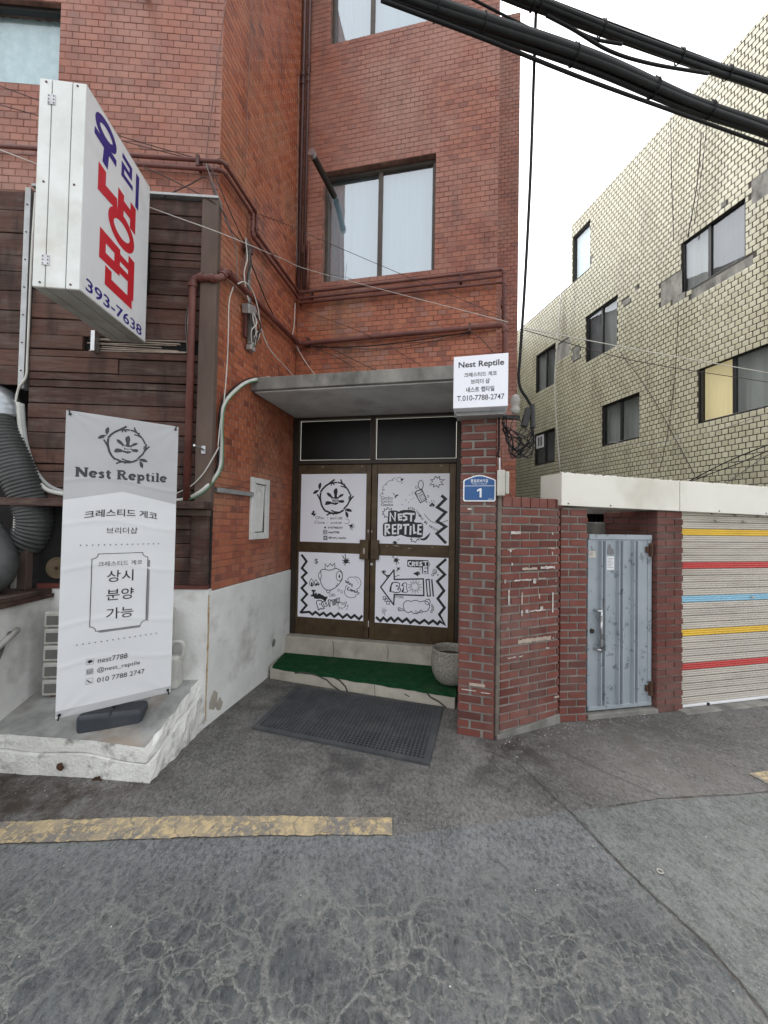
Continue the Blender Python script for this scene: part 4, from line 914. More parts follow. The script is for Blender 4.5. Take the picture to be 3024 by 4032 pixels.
def put_text(mb, fr, txt, bold, box, d, rot=0.0, warp=None, arch=0.0):
    """fit the ink of txt into box (a0, z0, a1, z1) on the frame"""
    vs, fs, x0, x1, y0, y1 = TEXTS[(txt, bold)]
    a0, z0, a1, z1 = box
    ca, cz = (a0 + a1) / 2, (z0 + z1) / 2
    out = []
    cr, sr = math.cos(rad(rot)), math.sin(rad(rot))
    for x, y in vs:
        u = (x - x0) / max(x1 - x0, 1e-6); w = (y - y0) / max(y1 - y0, 1e-6)
        da = (u - 0.5) * (a1 - a0); dz = (w - 0.5) * (z1 - z0) + arch * (1 - (2 * u - 1) ** 2)
        a = ca + da * cr - dz * sr; z = cz + da * sr + dz * cr
        out.append(warp(a, z, d) if warp else fr.pt(a, z, d))
    mb.add(out, fs)

BAN_TXT = [('Nest Reptile', 0.028), ('크레스티드 게코', 0.012), ('브리더샵', 0.0), ('크레스티드 게코', 0.0), ('상시', 0.004), ('분양', 0.004), ('가능', 0.004), ('nest7788', 0.0), ('@nest_reptile', 0.0), ('010 7788 2747', 0.0)]
BOX_TXT = [('Nest Reptile', 0.018), ('크레스티드 게코', 0.015), ('브리더 샵', 0.015), ('네스트 렙타일', 0.015), ('T.010-7788-2747', 0.006)]
PLT_TXT = [('통일로39가길', 0.015), ('Tongil-ro 39ga-gil', 0.0), ('1', 0.012), ('00637', 0.0)]
SGN_TXT = [('393-7638', 0.012)]
prepare_texts(BAN_TXT + BOX_TXT + PLT_TXT + SGN_TXT + [(e[1][0], e[1][1]) for k in ART for e in ART[k] if e[0] == 't'])

# ------------------------------------------------------------------ ground, road, markings
def sheet(name, poly, z, mat, jitter=0.0, grid=None):
    pts = []
    n = len(poly)
    for i in range(n):
        p, q = Vector(poly[i]), Vector(poly[(i + 1) % n])
        pts.append(p)
        if jitter and (q - p).length < 8:
            k = max(int((q - p).length / 0.014), 1)
            t = (q - p).normalized(); nn = Vector((-t.y, t.x)); w = 0
            for j in range(1, k):
                w = w * 0.6 + random.uniform(-jitter, jitter) * 0.6
                pts.append(p + (q - p) * (j / k) + nn * w)
    tri = tessellate_polygon([[Vector((p.x, p.y, 0)) for p in pts]])
    mb = MB().add([Vector((p.x, p.y, z)) for p in pts], [tuple(t) for t in tri])
    return tag(mb.build(name, mat), kind='structure')
sheet('ground', [(-150, -60), (150, -60), (150, 200), (-150, 200)], 0.0, MT['apron'])
SEAM = [(1.105, 2.285), (1.130, 2.20), (1.150, 2.10), (1.175, 1.988), (1.236, 1.778), (1.308, 1.60), (1.33, 1.454), (1.335, 1.346), (1.40, 0.6), (1.5, -3), (1.6, -8)]
sheet('road', [(-12, -8)] + [SEAM[-1]] + SEAM[::-1][1:] + [(0.70, 2.19), (0.432, 2.148), (0.076, 2.085), (-0.942, 2.045), (-1.919, 1.98), (-6, 1.75), (-12, 1.45)], 0.003, MT['road'], 0.006)
sheet('road_patch', [(p[0] + 0.018, p[1]) for p in SEAM] + [(14, -8), (14, 4.6), (3.6, 2.75), (2.466, 2.47), (1.801, 2.385), (1.738, 2.405), (1.37, 2.315)], 0.003, MT['road_right'], 0.006)
def seam_line(name, pts, w, label=None):
    P = smooth_path([(x, y, 0) for x, y in pts], 8)
    mb = MB(); vs = []; n = len(P)
    for i, p in enumerate(P):
        t = (P[min(i + 1, n - 1)] - P[max(i - 1, 0)]).normalized(); nn = Vector((-t.y, t.x, 0))
        ww = w * random.uniform(0.35, 1.25) * (0.3 if i in (0, n - 1) else 1); o = nn * random.uniform(-w, w) * 0.5
        vs += [p + nn * ww / 2 + o + Vector((0, 0, 0.0062)), p - nn * ww / 2 + o + Vector((0, 0, 0.0062))]
    mb.add(vs, [(2 * i, 2 * i + 1, 2 * i + 3, 2 * i + 2) for i in range(n - 1)])
    tag(mb.build(name, MT['seam']), kind='structure')
seam_line('road_joint', [(0.78, 2.87), (0.956, 2.72), (1.046, 2.485), (1.118, 2.255), (1.155, 2.10), (1.184, 1.988), (1.246, 1.778), (1.318, 1.60), (1.34, 1.454), (1.345, 1.346), (1.41, 0.6)], 0.007)
seam_line('road_joint', [(1.37, 2.325), (1.55, 2.36), (1.75, 2.40), (2.05, 2.43), (2.466, 2.478), (3.3, 2.66)], 0.006)
seam_line('road_joint', [(1.10, 3.1), (1.35, 2.85), (1.55, 2.62), (1.76, 2.41)], 0.004)
sheet('road_marking', [(0.076, 2.083), (0.078, 2.203), (-0.45, 2.205), (-1.012, 2.196), (-2.055, 2.127), (-4.0, 2.0), (-4.0, 1.87), (-1.919, 1.99), (-0.942, 2.053), (-0.45, 2.075)], 0.0058, MT['marking'], 0.007)
sheet('road_marking', [(2.51, 2.648), (5.5, 3.25), (5.6, 3.1), (2.55, 2.50)], 0.0058, MT['marking'], 0.005)

# ------------------------------------------------------------------ brick and tile pieces
def piece_mesh(name, bev):
    bm = bmesh.new(); bmesh.ops.create_cube(bm, size=1.0)
    # chamfer the face that looks out (local -y) only: cheap and enough
    me = bpy.data.meshes.new(name)
    x = 0.5
    ix, iz = x - bev[0], x - bev[1]
    vs = [(-x, -x + 0.0, -x), (x, -x, -x), (x, -x, x), (-x, -x, x)]
    bm.free()
    V = [(-x, x, -x), (x, x, -x), (x, x, x), (-x, x, x), (-x, -x + 0.12, -x), (x, -x + 0.12, -x), (x, -x + 0.12, x), (-x, -x + 0.12, x), (-ix, -x, -iz), (ix, -x, -iz), (ix, -x, iz), (-ix, -x, iz)]
    F = [(4, 5, 9, 8), (5, 6, 10, 9), (6, 7, 11, 10), (7, 4, 8, 11), (8, 9, 10, 11), (0, 1, 5, 4), (1, 2, 6, 5), (2, 3, 7, 6), (3, 0, 4, 7), (3, 2, 1, 0)]
    me.from_pydata(V, [], F)
    return me
def rows_intervals(a0, a1, z0, z1, holes):
    iv = [(a0, a1)]
    for (h0, h1, k0, k1) in holes:
        if min(z1, k1) - max(z0, k0) < 0.4 * (z1 - z0): continue
        nv = []
        for (p, q) in iv:
            if h1 <= p or h0 >= q: nv.append((p, q)); continue
            if h0 > p: nv.append((p, h0))
            if h1 < q: nv.append((h1, q))
        iv = nv
    return iv
def layout(fr, a0, a1, z0, z1, w, h, j, holes=(), bond=0.5, missing=()):
    out = []; r = 0; z = z0
    while z < z1 - 0.4 * h:
        zt = min(z + h - j, z1)
        for (p, q) in rows_intervals(a0, a1, z, zt, holes):
            a = p - ((p - a0 + (w * bond if r % 2 else 0)) % w)
            while a < q:
                l, m = max(a, p), min(a + w - j, q)
                if m - l > 0.018:
                    ca, cz = (l + m) / 2, (z + zt) / 2
                    if not any(k[0] < ca < k[1] and k[2] < cz < k[3] for k in missing):
                        out.append((ca, cz, m - l, zt - z))
                a += w
        z += h; r += 1
    return out
TILE_MESH = piece_mesh('tile', (0.025, 0.045)); BRICK_MESH = piece_mesh('brick', (0.022, 0.06)); PLANK_MESH = piece_mesh('plank', (0.002, 0.03))
def place_piece(me, name, fr, piece, depth, front, mat, parent, tilt=0.0, proud=0.0):
    ca, cz, w, h = piece
    o = bpy.data.objects.new(name, me)
    pr = random.uniform(-proud, proud)
    link(o, parent, fr.pt(ca, cz, front - depth / 2 + pr))
    flip = math.pi if fr.n.dot(Vector((math.sin(fr.ang), -math.cos(fr.ang), 0))) < 0 else 0
    o.rotation_euler = (random.uniform(-tilt, tilt), random.uniform(-tilt, tilt), fr.ang + flip)
    o.scale = (w, depth, h)
    return o
def add_piece(mb, fr, piece, depth, front, proud=0.0):
    ca, cz, w, h = piece
    pr = random.uniform(-proud, proud)
    b = 0.003
    a0, a1, z0, z1 = ca - w / 2, ca + w / 2, cz - h / 2, cz + h / 2
    f = front + pr
    vs = [fr.pt(a0, z0, f - depth), fr.pt(a1, z0, f - depth), fr.pt(a1, z1, f - depth), fr.pt(a0, z1, f - depth),
          fr.pt(a0, z0, f - b), fr.pt(a1, z0, f - b), fr.pt(a1, z1, f - b), fr.pt(a0, z1, f - b),
          fr.pt(a0 + b, z0 + b, f), fr.pt(a1 - b, z0 + b, f), fr.pt(a1 - b, z1 - b, f), fr.pt(a0 + b, z1 - b, f)]
    mb.add(vs, [(0, 1, 5, 4), (1, 2, 6, 5), (2, 3, 7, 6), (3, 0, 4, 7), (4, 5, 9, 8), (5, 6, 10, 9), (6, 7, 11, 10), (7, 4, 8, 11), (8, 9, 10, 11)])
def wall_sheet(fr, a0, a1, z0, z1, holes, d, reveal=0.16):
    A = sorted(set([a0, a1] + [x for h in holes for x in h[:2] if a0 < x < a1]))
    Z = sorted(set([z0, z1] + [x for h in holes for x in h[2:] if z0 < x < z1]))
    mb = MB()
    for i in range(len(A) - 1):
        for k in range(len(Z) - 1):
            ca, cz = (A[i] + A[i + 1]) / 2, (Z[k] + Z[k + 1]) / 2
            if any(h[0] < ca < h[1] and h[2] < cz < h[3] for h in holes): continue
            mb.quad(fr.pt(A[i], Z[k], d), fr.pt(A[i + 1], Z[k], d), fr.pt(A[i + 1], Z[k + 1], d), fr.pt(A[i], Z[k + 1], d))
    for (h0, h1, k0, k1) in holes:
        h0, h1, k0, k1 = max(h0, a0), min(h1, a1), max(k0, z0), min(k1, z1)
        mb.quad(fr.pt(h0, k0, d), fr.pt(h0, k1, d), fr.pt(h0, k1, -reveal), fr.pt(h0, k0, -reveal))
        mb.quad(fr.pt(h1, k0, d), fr.pt(h1, k1, d), fr.pt(h1, k1, -reveal), fr.pt(h1, k0, -reveal))
        mb.quad(fr.pt(h0, k0, d), fr.pt(h1, k0, d), fr.pt(h1, k0, -reveal), fr.pt(h0, k0, -reveal))
        mb.quad(fr.pt(h0, k1, d), fr.pt(h1, k1, d), fr.pt(h1, k1, -reveal), fr.pt(h0, k1, -reveal))
    return mb
def split_largest(cands, n, front):
    """cands: (frame, piece, key). The n that look largest from the street become objects of their own."""
    sc_ = []
    for i, (fr, pc, key) in enumerate(cands):
        p = fr.pt(pc[0], pc[1], front)
        if not inview(p, 0.03): continue
        q = project(p)
        X, Y = 1512 + q[0] * 1515, 2016 - q[1] * 1515
        if key == 'L' and (X < 640 and Y > 290) : continue
        if key == 'Y' and (Y < 640 or Y > 1850 or X < 2150): continue
        if key == 'D' and Y > 1440: continue
        view = (Vector((0, 0, CAM_H)) - p).normalized().dot(fr.n)
        sc_.append((pc[2] * pc[3] * view / q[2] ** 2, i))
    sc_.sort(reverse=True)
    return set(i for _, i in sc_[:n])

def window(parent, fr, a0, a1, z0, z1, d=-0.10, fm='win_frame', back='curtain', glass='glass_sky', mull=(0.5,), fw=0.035, backs=None, name='window', depth=0.05):
    w = MB()
    w.box(fr, a0, a1, z0, z0 + fw, d, d + depth); w.box(fr, a0, a1, z1 - fw, z1, d, d + depth)
    w.box(fr, a0, a0 + fw, z0 + fw, z1 - fw, d, d + depth); w.box(fr, a1 - fw, a1, z0 + fw, z1 - fw, d, d + depth)
    o = w.build(name, MT[fm], parent, bevel=0.004, seg=1)
    xs = [a0 + fw] + [a0 + (a1 - a0) * m for m in mull] + [a1 - fw]
    for i, m in enumerate(mull):
        x = a0 + (a1 - a0) * m
        MB().box(fr, x - fw * 0.7, x + fw * 0.7, z0 + fw, z1 - fw, d - 0.012, d + depth * 0.8).build('mullion', MT[fm], o, bevel=0.003, seg=1)
    for i in range(len(xs) - 1):
        dd = d + (0.012 if i % 2 == 0 else 0.028)
        MB().quad(fr.pt(xs[i], z0 + fw, dd), fr.pt(xs[i + 1], z0 + fw, dd), fr.pt(xs[i + 1], z1 - fw, dd), fr.pt(xs[i], z1 - fw, dd)).build('pane', MT[glass], o)
        bk = MT[(backs[i] if backs else back)]
        cb = MB(); n = 24; vs = []
        for k in range(n + 1):
            a = xs[i] + (xs[i + 1] - xs[i]) * k / n
            f = d - 0.045 + 0.004 * math.sin(k * 1.9) + random.uniform(-0.003, 0.003)
            vs += [fr.pt(a, z0, f), fr.pt(a, z1, f)]
        cb.add(vs, [(2 * k, 2 * k + 2, 2 * k + 3, 2 * k + 1) for k in range(n)])
        cb.build('curtain', bk, o, smooth=True)
    return o

# ------------------------------------------------------------------ red tiled building
TOP = 9.6
red = thing('red_building', (-0.6, 4.6, 0), 'red tiled multi-storey building with the shop doors under a concrete canopy', 'building')
W1 = (0.315, 1.652, 4.52, 5.865); W2 = (0.352, 1.62, 7.432, 8.75); W3 = (1.295, 2.45, 5.15, 5.86)
DOOR = (-0.03, 1.955, 0.0, 2.895)
core = [FL.pt(5.0, 0, -0.55), FL.pt(0.0, 0, -0.55) + Vector((-0.28, 0, 0)), FS.pt(0.0, 0, -0.35) + FD.n * -0.4, FD.pt(2.05, 0, -0.4), FD.pt(2.05, 0, -1.75), FB.pt(2.70, 0, -0.2), FB.pt(2.70, 0, -13), FL.pt(5.0, 0, -15)]
MB().prism([(p.x, p.y) for p in core], -0.05, TOP - 0.05).build('inner_mass', MT['core'], red)
wall_sheet(FD, 0, 2.336, 2.88, TOP, [W1, W2], -0.003, 0.15).build('front_wall', MT['tile_grout'], red, fixn=False)
wall_sheet(FS, 0, 1.53, 1.07, TOP, [], -0.003).build('side_wall', MT['tile_grout'], red, fixn=False)
wall_sheet(FL, 0, 5.0, 4.2, TOP, [W3], -0.003, 0.15).build('street_wall', MT['tile_grout'], red, fixn=False)
ew = wall_sheet(FB, 2.1, 2.757, 0, 9.37, [], -0.003)
rw = MB(); rw.quad(FB.pt(2.757, 0, -0.008), FB.pt(2.757, 9.37, -0.008), FB.pt(2.757, 9.37, -13), FB.pt(2.757, 0, -13)); rw.build('unseen_rear_wall', MT['concrete'], red, fixn=False)  # unseen, added depth in grey so the yellow facade's windows reflect less sky
ew.quad(FB.pt(2.1, 9.37, -0.008), FB.pt(2.757, 9.37, -0.008), FB.pt(2.757, 9.37, -13), FB.pt(2.1, 9.37, -13))
ew.quad(FD.pt(2.336, 0, -0.008), FD.pt(2.336, TOP, -0.008), FD.pt(2.336, TOP, -1.7), FD.pt(2.336, 0, -1.7))
ew.quad(FD.pt(1.96, 0, -0.008), FD.pt(2.336, 0, -0.008), FD.pt(2.336, 2.88, -0.008), FD.pt(1.96, 2.88, -0.008))
ew.build('end_wall', MT['tile_grout'], red, fixn=False)
tw, th, tj = 0.100, 0.0585, 0.005
c_ = []
for p in layout(FD, 0, 2.336, 3.06, TOP, tw, th, tj, [W1, W2]): c_.append((FD, p, 'D'))
for p in layout(FD, 1.96, 2.336, 0.0, 3.05, tw, th, tj): c_.append((FD, p, 'X'))
for p in layout(FS, 0, 1.53, 1.085, TOP, tw, th, tj): c_.append((FS, p, 'S'))
for p in layout(FL, 0, 5.0, 4.27, TOP, tw, th, tj, [W3]): c_.append((FL, p, 'L'))
for p in layout(FB, 2.1, 2.757, 0, 9.36, tw, th, tj): c_.append((FB, p, 'X'))
single = split_largest(c_, 290, 0.0)
rest = {'f': MB(), 'o': MB()}
for i, (fr, p, key) in enumerate(c_):
    faded = key == 'L' or (key == 'D' and (p[1] > 4.42 or random.random() < 0.15)) or (key == 'X' and p[1] > 2.6)
    m = 'red_tile_faded' if faded else 'red_tile'
    if i in single: place_piece(TILE_MESH if faded else TILE_MESH, 'tile', fr, p, 0.012, 0.0, None, red, 0.004, 0.0008).data
    else: add_piece(rest['f' if faded else 'o'], fr, p, 0.012, 0.0, 0.0008)
TILE_MESH.materials.append(MT['red_tile_faded'])
for o in [o for o in red.children if o.name.split('.')[0] == 'tile']:
    pw = WLOC[o.name]
    if not (abs((pw - FL.p).dot(FL.n)) < 0.05 and pw.x < FL.p.x + 0.02) and not (abs((pw - FD.p).dot(FD.n)) < 0.03 and pw.z > 4.42):
        o.material_slots[0].link = 'OBJECT'; o.material_slots[0].material = MT['red_tile']
tag(rest['f'].build('tile_facing', MT['red_tile_faded'], red, fixn=False), 'pinkish faded red tiles of the upper walls', kind='stuff')
tag(rest['o'].build('tile_facing', MT['red_tile'], red, fixn=False), 'orange red tiles of the entrance walls', kind='stuff')
# plaster base, lower street front
MB().box(FS, 0.0, 1.545, -0.05, 1.075, -0.2, 0.012).build('plaster_base', MT['plaster'], red, bevel=0.006)
MB().box(FL, -0.012, 1.30, -0.05, 1.10, -0.2, 0.012).build('plaster_base', MT['plaster'], red, bevel=0.006)
# windows of the red building
window(red, FD, W1[0], W1[1], W1[2], W1[3], -0.12, 'win_frame', 'curtain', mull=(0.51,), fw=0.04)
window(red, FD, W2[0], W2[1], W2[2], W2[3], -0.12, 'win_frame', 'curtain', mull=(0.40,), fw=0.04)
window(red, FL, W3[0], W3[1], W3[2], W3[3], -0.10, 'win_frame_black', 'frosted', 'glass', mull=(0.62,), fw=0.035)
# concrete canopy, slab front against the sky, soffit painted
can = MB().box(FD, -0.0, 2.02, 2.90, 3.02, 0.0, 0.985).build('canopy', MT['concrete'], red, bevel=0.006)
cv = can.data
MB().box(FD, 0.03, 1.99, 2.885, 2.8985, 0.02, 0.95).build('soffit', MT['canopy_soffit'], can)
# door frame and doors
fr_ = MB()
fr_.box(FD, 0.0, 0.075, 0.325, 2.885, -0.06, 0.03); fr_.box(FD, 1.93, 1.985, 0.325, 2.885, -0.06, 0.03)
fr_.box(FD, 0.075, 1.93, 2.855, 2.885, -0.06, 0.03); fr_.box(FD, 0.075, 1.93, 2.325, 2.375, -0.06, 0.03)
fr_.box(FD, 0.955, 1.01, 2.375, 2.855, -0.05, 0.028)
dframe = fr_.build('door_frame', MT['bronze_dark'], red, bevel=0.003, seg=1)
MB().box(FD, 0.0, 1.985, 0.32, 2.885, -0.12, -0.09).build('backing', MT['dark_interior'], dframe)
for (a0, a1) in ((0.075, 0.955), (1.01, 1.93)):
    t_ = MB().box(FD, a0 + 0.012, a1 - 0.012, 2.387, 2.845, -0.02, -0.012).build('transom_pane', MT['black_film'], red)
    g_ = MB()
    g_.box(FD, a0 + 0.004, a0 + (0.011 if a0 > 0.5 else 0.008), 2.377, 2.853, -0.035, -0.022); g_.box(FD, a1 - 0.009, a1 - 0.004, 2.377, 2.79, -0.035, -0.022)
    g_.box(FD, a0 + 0.011, a1 - 0.011, 2.3805, 2.386, -0.035, -0.022)
    g_.box(FD, a0 + 0.011, a1 - 0.011, 2.846, 2.850, -0.035, -0.022)
    g_.build('lit_edge', MT['lit_gap'], t_)
def art_mesh(items, fr, d, warp=None, xf=None, wk=1.0):
    blk, wht = MB(), MB()
    X = xf or (lambda p: p)
    for typ, arg, pts in items:
        P = [X(p) for p in pts]
        if typ == 's': blk.ribbon(fr, P, arg * wk * 1.22, d + random.uniform(0, 0.0002), warp)
        elif typ == 'ws': wht.ribbon(fr, P, arg * wk, d + 0.0008 + random.uniform(0, 0.0002), warp)
        elif typ == 'p': blk.poly(fr, P, d + 0.0003, warp)
        elif typ == 'w': wht.poly(fr, P, d + 0.0009, warp)
        elif typ == 'e':
            (cx, cy), (x1, _), (_, y2) = P
            rx, ry = abs(x1 - cx), abs(y2 - cy)
            R = [(cx + rx * math.cos(t * math.pi / 10), cy + ry * math.sin(t * math.pi / 10)) for t in range(20)]
            if arg < 0: blk.poly(fr, R, d + 0.0003, warp)
            else: blk.ribbon(fr, R + [R[0]], arg * wk, d + random.uniform(0, 0.0002), warp)
        elif typ == 't':
            txt, bold, colr, rot = arg
            (x0, y0), (x1, y1) = P
            put_text(wht if colr == 'w' else blk, fr, txt, bold, (min(x0, x1), min(y0, y1), max(x0, x1), max(y0, y1)), d + (0.001 if colr == 'w' else 0.0001), rot, warp)
    return blk, wht
POST = {1: (0.122, 0.918, 1.412, 2.210), 2: (1.056, 1.858, 1.418, 2.208), 3: (0.112, 0.912, 0.530, 1.290), 4: (1.046, 1.858, 0.526, 1.282)}
def door(a0, a1, top_k, bot_k):
    m = MB()
    z0, z1 = 0.335, 2.318
    pa, pb = POST[top_k], POST[bot_k]
    l, r_ = max(pa[0], pb[0]) - 0.004, min(pa[1], pb[1]) + 0.004
    l, r_ = min(pa[0], pb[0]) + 0.002, max(pa[1], pb[1]) - 0.002
    m.box(FD, a0, l, z0, z1, -0.01, 0.034); m.box(FD, r_, a1, z0, z1, -0.01, 0.034)
    m.box(FD, l, r_, z0, pb[2] + 0.004, -0.01, 0.0335); m.box(FD, l, r_, pb[3] - 0.004, pa[2] + 0.004, -0.01, 0.0335); m.box(FD, l, r_, pa[3] - 0.004, z1, -0.01, 0.0335)
    o = m.build('door', MT['bronze'], red, bevel=0.003, seg=1)
    MB().box(FD, l + 0.001, r_ - 0.001, z0 + 0.1, z1 - 0.1, 0.0, 0.008).build('pane', MT['black_film'], o)
    for k in (top_k, bot_k):
        q = POST[k]
        MB().box(FD, q[0], q[1], q[2], q[3], 0.0337, 0.0347).build('poster', MT['poster'], o)
        b, w = art_mesh(ART[k], FD, 0.0355)
        b.build('poster_print', MT['ink'], o, fixn=False)
        if w.v: w.build('poster_lettering', MT['paper_white'], o, fixn=False)
    return o
dl = door(0.081, 0.974, 1, 3)
tag(dl, 'left door leaf with the round twig emblem and the crowned lizard drawing')
dr = door(0.982, 1.926, 2, 4)
tag(dr, 'right door leaf with the block lettering and the arrow drawing')
MB().box(FD, 0.862, 0.966, 1.235, 1.455, 0.036, 0.075).build('handle', MT['bronze'], dl, bevel=0.005)
MB().box(FD, 0.990, 1.085, 1.235, 1.455, 0.036, 0.075).build('handle', MT['bronze'], dr, bevel=0.005)
MB().box(FD, 0.905, 0.925, 1.30, 1.36, 0.0755, 0.077).build('worn_label', MT['paper'], dl)
def disc(fr, a, z, r, d0, d1, n=16):
    mb = MB()
    vs = [fr.pt(a + r * math.cos(2 * math.pi * k / n), z + r * math.sin(2 * math.pi * k / n), d) for d in (d0, d1) for k in range(n)]
    mb.add(vs, [tuple(range(n)), tuple(range(n, 2 * n))] + [(k, (k + 1) % n, n + (k + 1) % n, n + k) for k in range(n)])
    return mb
disc(FD, 1.000, 1.18, 0.016, 0.034, 0.046).build('lock', MT['steel'], dr, bevel=0.002)
for (a, z, h) in ((0.945, 1.535, 0.035), (0.985, 1.54, 0.02), (0.968, 0.47, 0.07)):
    MB().box(FD, a, a + 0.012, z, z + h, 0.0345, 0.0355).build('sticker', MT['paper'], dl)
for k in range(9):
    a = random.uniform(0.3, 1.8); z = random.choice((1.39, 1.395, 2.29, 1.37))
    MB().box(FD, a, a + random.uniform(0.01, 0.05), z, z + 0.006, 0.034, 0.0347).build('tape_scrap', MT['tape'], dl if a < 0.95 else dr)
# steps at the door
st2 = MB().add([FD.pt(-0.0, 0, 0.16), FD.pt(1.99, 0, 0.14), FD.pt(1.99, 0, -0.3), FD.pt(0, 0, -0.3), FD.pt(0, 0.325, 0.14), FD.pt(1.99, 0.325, 0.12), FD.pt(1.99, 0.325, -0.3), FD.pt(0, 0.325, -0.3)], [(0, 1, 2, 3), (4, 5, 6, 7), (0, 1, 5, 4), (1, 2, 6, 5), (2, 3, 7, 6), (3, 0, 4, 7)])
st2.build('door_step', MT['concrete_pale'], red, bevel=0.008)
A0, A1 = Vector((-1.165, 4.06, 0)), Vector((0.665, 3.47, 0))
B0, B1 = FD.pt(0.0, 0, 0.14), FD.pt(1.93, 0, 0.10)
st1 = MB().add([A0, A1, B1, B0] + [p + Vector((0, 0, 0.135)) for p in (A0, A1, B1, B0)], [(0, 1, 2, 3), (4, 5, 6, 7), (0, 1, 5, 4), (1, 2, 6, 5), (2, 3, 7, 6), (3, 0, 4, 7)])
st1.build('door_step', MT['concrete_pale'], red, bevel=0.01)
# cracks in the step fronts
def crack(pts, w, o_):
    mb = MB(); d = (A1 - A0).normalized(); nn = Vector((d.y, -d.x, 0)); L = (A1 - A0).length
    class F_:  # front of the lower step
        def pt(s, a, z, q=0): return A0 + d * a + nn * (0.002 + q) + Vector((0, 0, z))
    mb.ribbon(F_(), pts, w, 0.0)
    mb.build('crack', MT['seam'], red, fixn=False)
crack([(0.30, 0.105), (0.42, 0.125), (0.55, 0.115), (0.66, 0.085), (0.72, 0.04), (0.80, 0.0)], 0.016, red)
crack([(0.72, 0.128), (0.80, 0.10), (0.86, 0.05), (0.88, 0.01)], 0.018, red)
crack([(1.66, 0.12), (1.70, 0.08), (1.78, 0.05), (1.84, 0.01)], 0.016, red)
crack([(1.46, 0.07), (1.50, 0.055)], 0.01, red)
crack([(1.16, 0.12), (1.165, 0.05), (1.17, 0.0)], 0.005, red)
for a, z0, z1 in ((0.60, 0.14, 0.32), (1.22, 0.17, 0.32)):
    mb = MB(); mb.ribbon(FD, [(a, z0), (a + 0.01, (z0 + z1) / 2), (a - 0.006, z1)], 0.005, 0.1525 if a < 1 else 0.1515)
    mb.build('crack', MT['seam'], red, fixn=False)
# meter frame on the side wall
mf = MB()
mf.box(FS, 0.612, 0.948, 2.02, 2.075, 0.0, 0.03); mf.box(FS, 0.612, 0.948, 1.472, 1.535, 0.0, 0.03)
mf.box(FS, 0.612, 0.675, 1.535, 2.02, 0.0, 0.03); mf.box(FS, 0.885, 0.948, 1.535, 2.02, 0.0, 0.03)
mo = mf.build('meter_frame', MT['plaster'], red, bevel=0.004)
MB().box(FS, 0.676, 0.884, 1.536, 2.019, 0.001, 0.006).build('recess', MT['dark_interior'], mo)
MB().add([FS.pt(0.884, 1.545, 0.010), FS.pt(0.725, 1.545, 0.018), FS.pt(0.69, 2.01, 0.012), FS.pt(0.884, 2.015, 0.010)], [(0, 1, 2, 3)]).build('loose_panel', MT['plaster_old'], mo)
MB().box(FS, 0.95, 1.50, 1.885, 1.925, 0.003, 0.05).build('conduit', MT['galvanised'], red, bevel=0.006)
# white-painted wall closing the entrance on the right, behind the pier
ws = MB()
q0 = FP.pt(-0.262, 0, -0.2); q1 = FD.pt(1.975, 0, 0.0)
dv_ = (q1 - q0).normalized(); nn_ = Vector((dv_.y, -dv_.x, 0))
ws.prism([(q0.x, q0.y), (q0.x + nn_.x * 0.18, q0.y + nn_.y * 0.18), (q1.x + nn_.x * 0.18, q1.y + nn_.y * 0.18), (q1.x, q1.y)], -0.02, 2.884)
ws.build('entrance_wall', MT['plaster'], red)
# street front: post, planks, rails
MB().box(FL, -0.03, 0.10, 1.76, 4.245, 0.0, 0.075).build('corner_post', MT['brown_post'], red, bevel=0.006)
MB().box(FL, -0.03, 1.40, 4.245, 4.265, -0.005, 0.085).build('cap_strip', MT['galvanised'], red, bevel=0.002)
bc = MB().box(FL, 0.10, 1.40, 1.70, 4.245, -0.06, 0.012).build('board_cladding', MT['dark_interior'], red)
z = 4.236; k = 0
while z > 1.85:
    h = random.choice((0.118, 0.122, 0.128, 0.112, 0.06)) if k else 0.125
    segs = [(0.105, 1.395)]
    if 3.00 < z < 3.13: segs = [(1.0, 1.395)]
    elif k % 5 == 3: segs = [(0.105, 0.72), (0.725, 1.395)]
    for (l, r_) in segs:
        place_piece(PLANK_MESH, 'plank', FL, ((l + r_) / 2, z - h / 2, r_ - l, h - random.uniform(0.004, 0.010)), 0.03, 0.045, None, bc, 0.004, 0.006)
    z -= h; k += 1
PLANK_MESH.materials.append(MT['wood'])
for k in range(7):
    zz = 2.99 + 0.016 * k + random.uniform(-0.004, 0.004)
    MB().box(FL, 0.12 + random.uniform(0, 0.3), 0.985 - random.uniform(0, 0.15), zz, zz + random.uniform(0.004, 0.010), 0.013, 0.02 + random.uniform(0, 0.015), slope=random.uniform(-0.02, 0.02), ref=0.5).build('broken_lath', MT['tape'], bc)
lb = MB().box(FL, 1.475, 3.0, 2.75, 4.245, -0.06, 0.004).build('board_cladding', MT['dark_interior'], red)
z = 4.24
while z > 2.8:
    h = random.choice((0.155, 0.18, 0.13))
    place_piece(PLANK_MESH, 'plank', FL, (2.24, z - h / 2, 1.5, h - 0.006), 0.02, 0.024, None, lb, 0.003, 0.003)
    z -= h
MB().box(FL, 1.43, 1.474, 2.66, 4.26, -0.01, 0.05).build('metal_strip', MT['galvanised'], red, bevel=0.003)
for k in range(7): disc(FL, 1.452, 2.8 + k * 0.22, 0.006, 0.05, 0.054, 8).build('screw', MT['pipe_dark'], red)
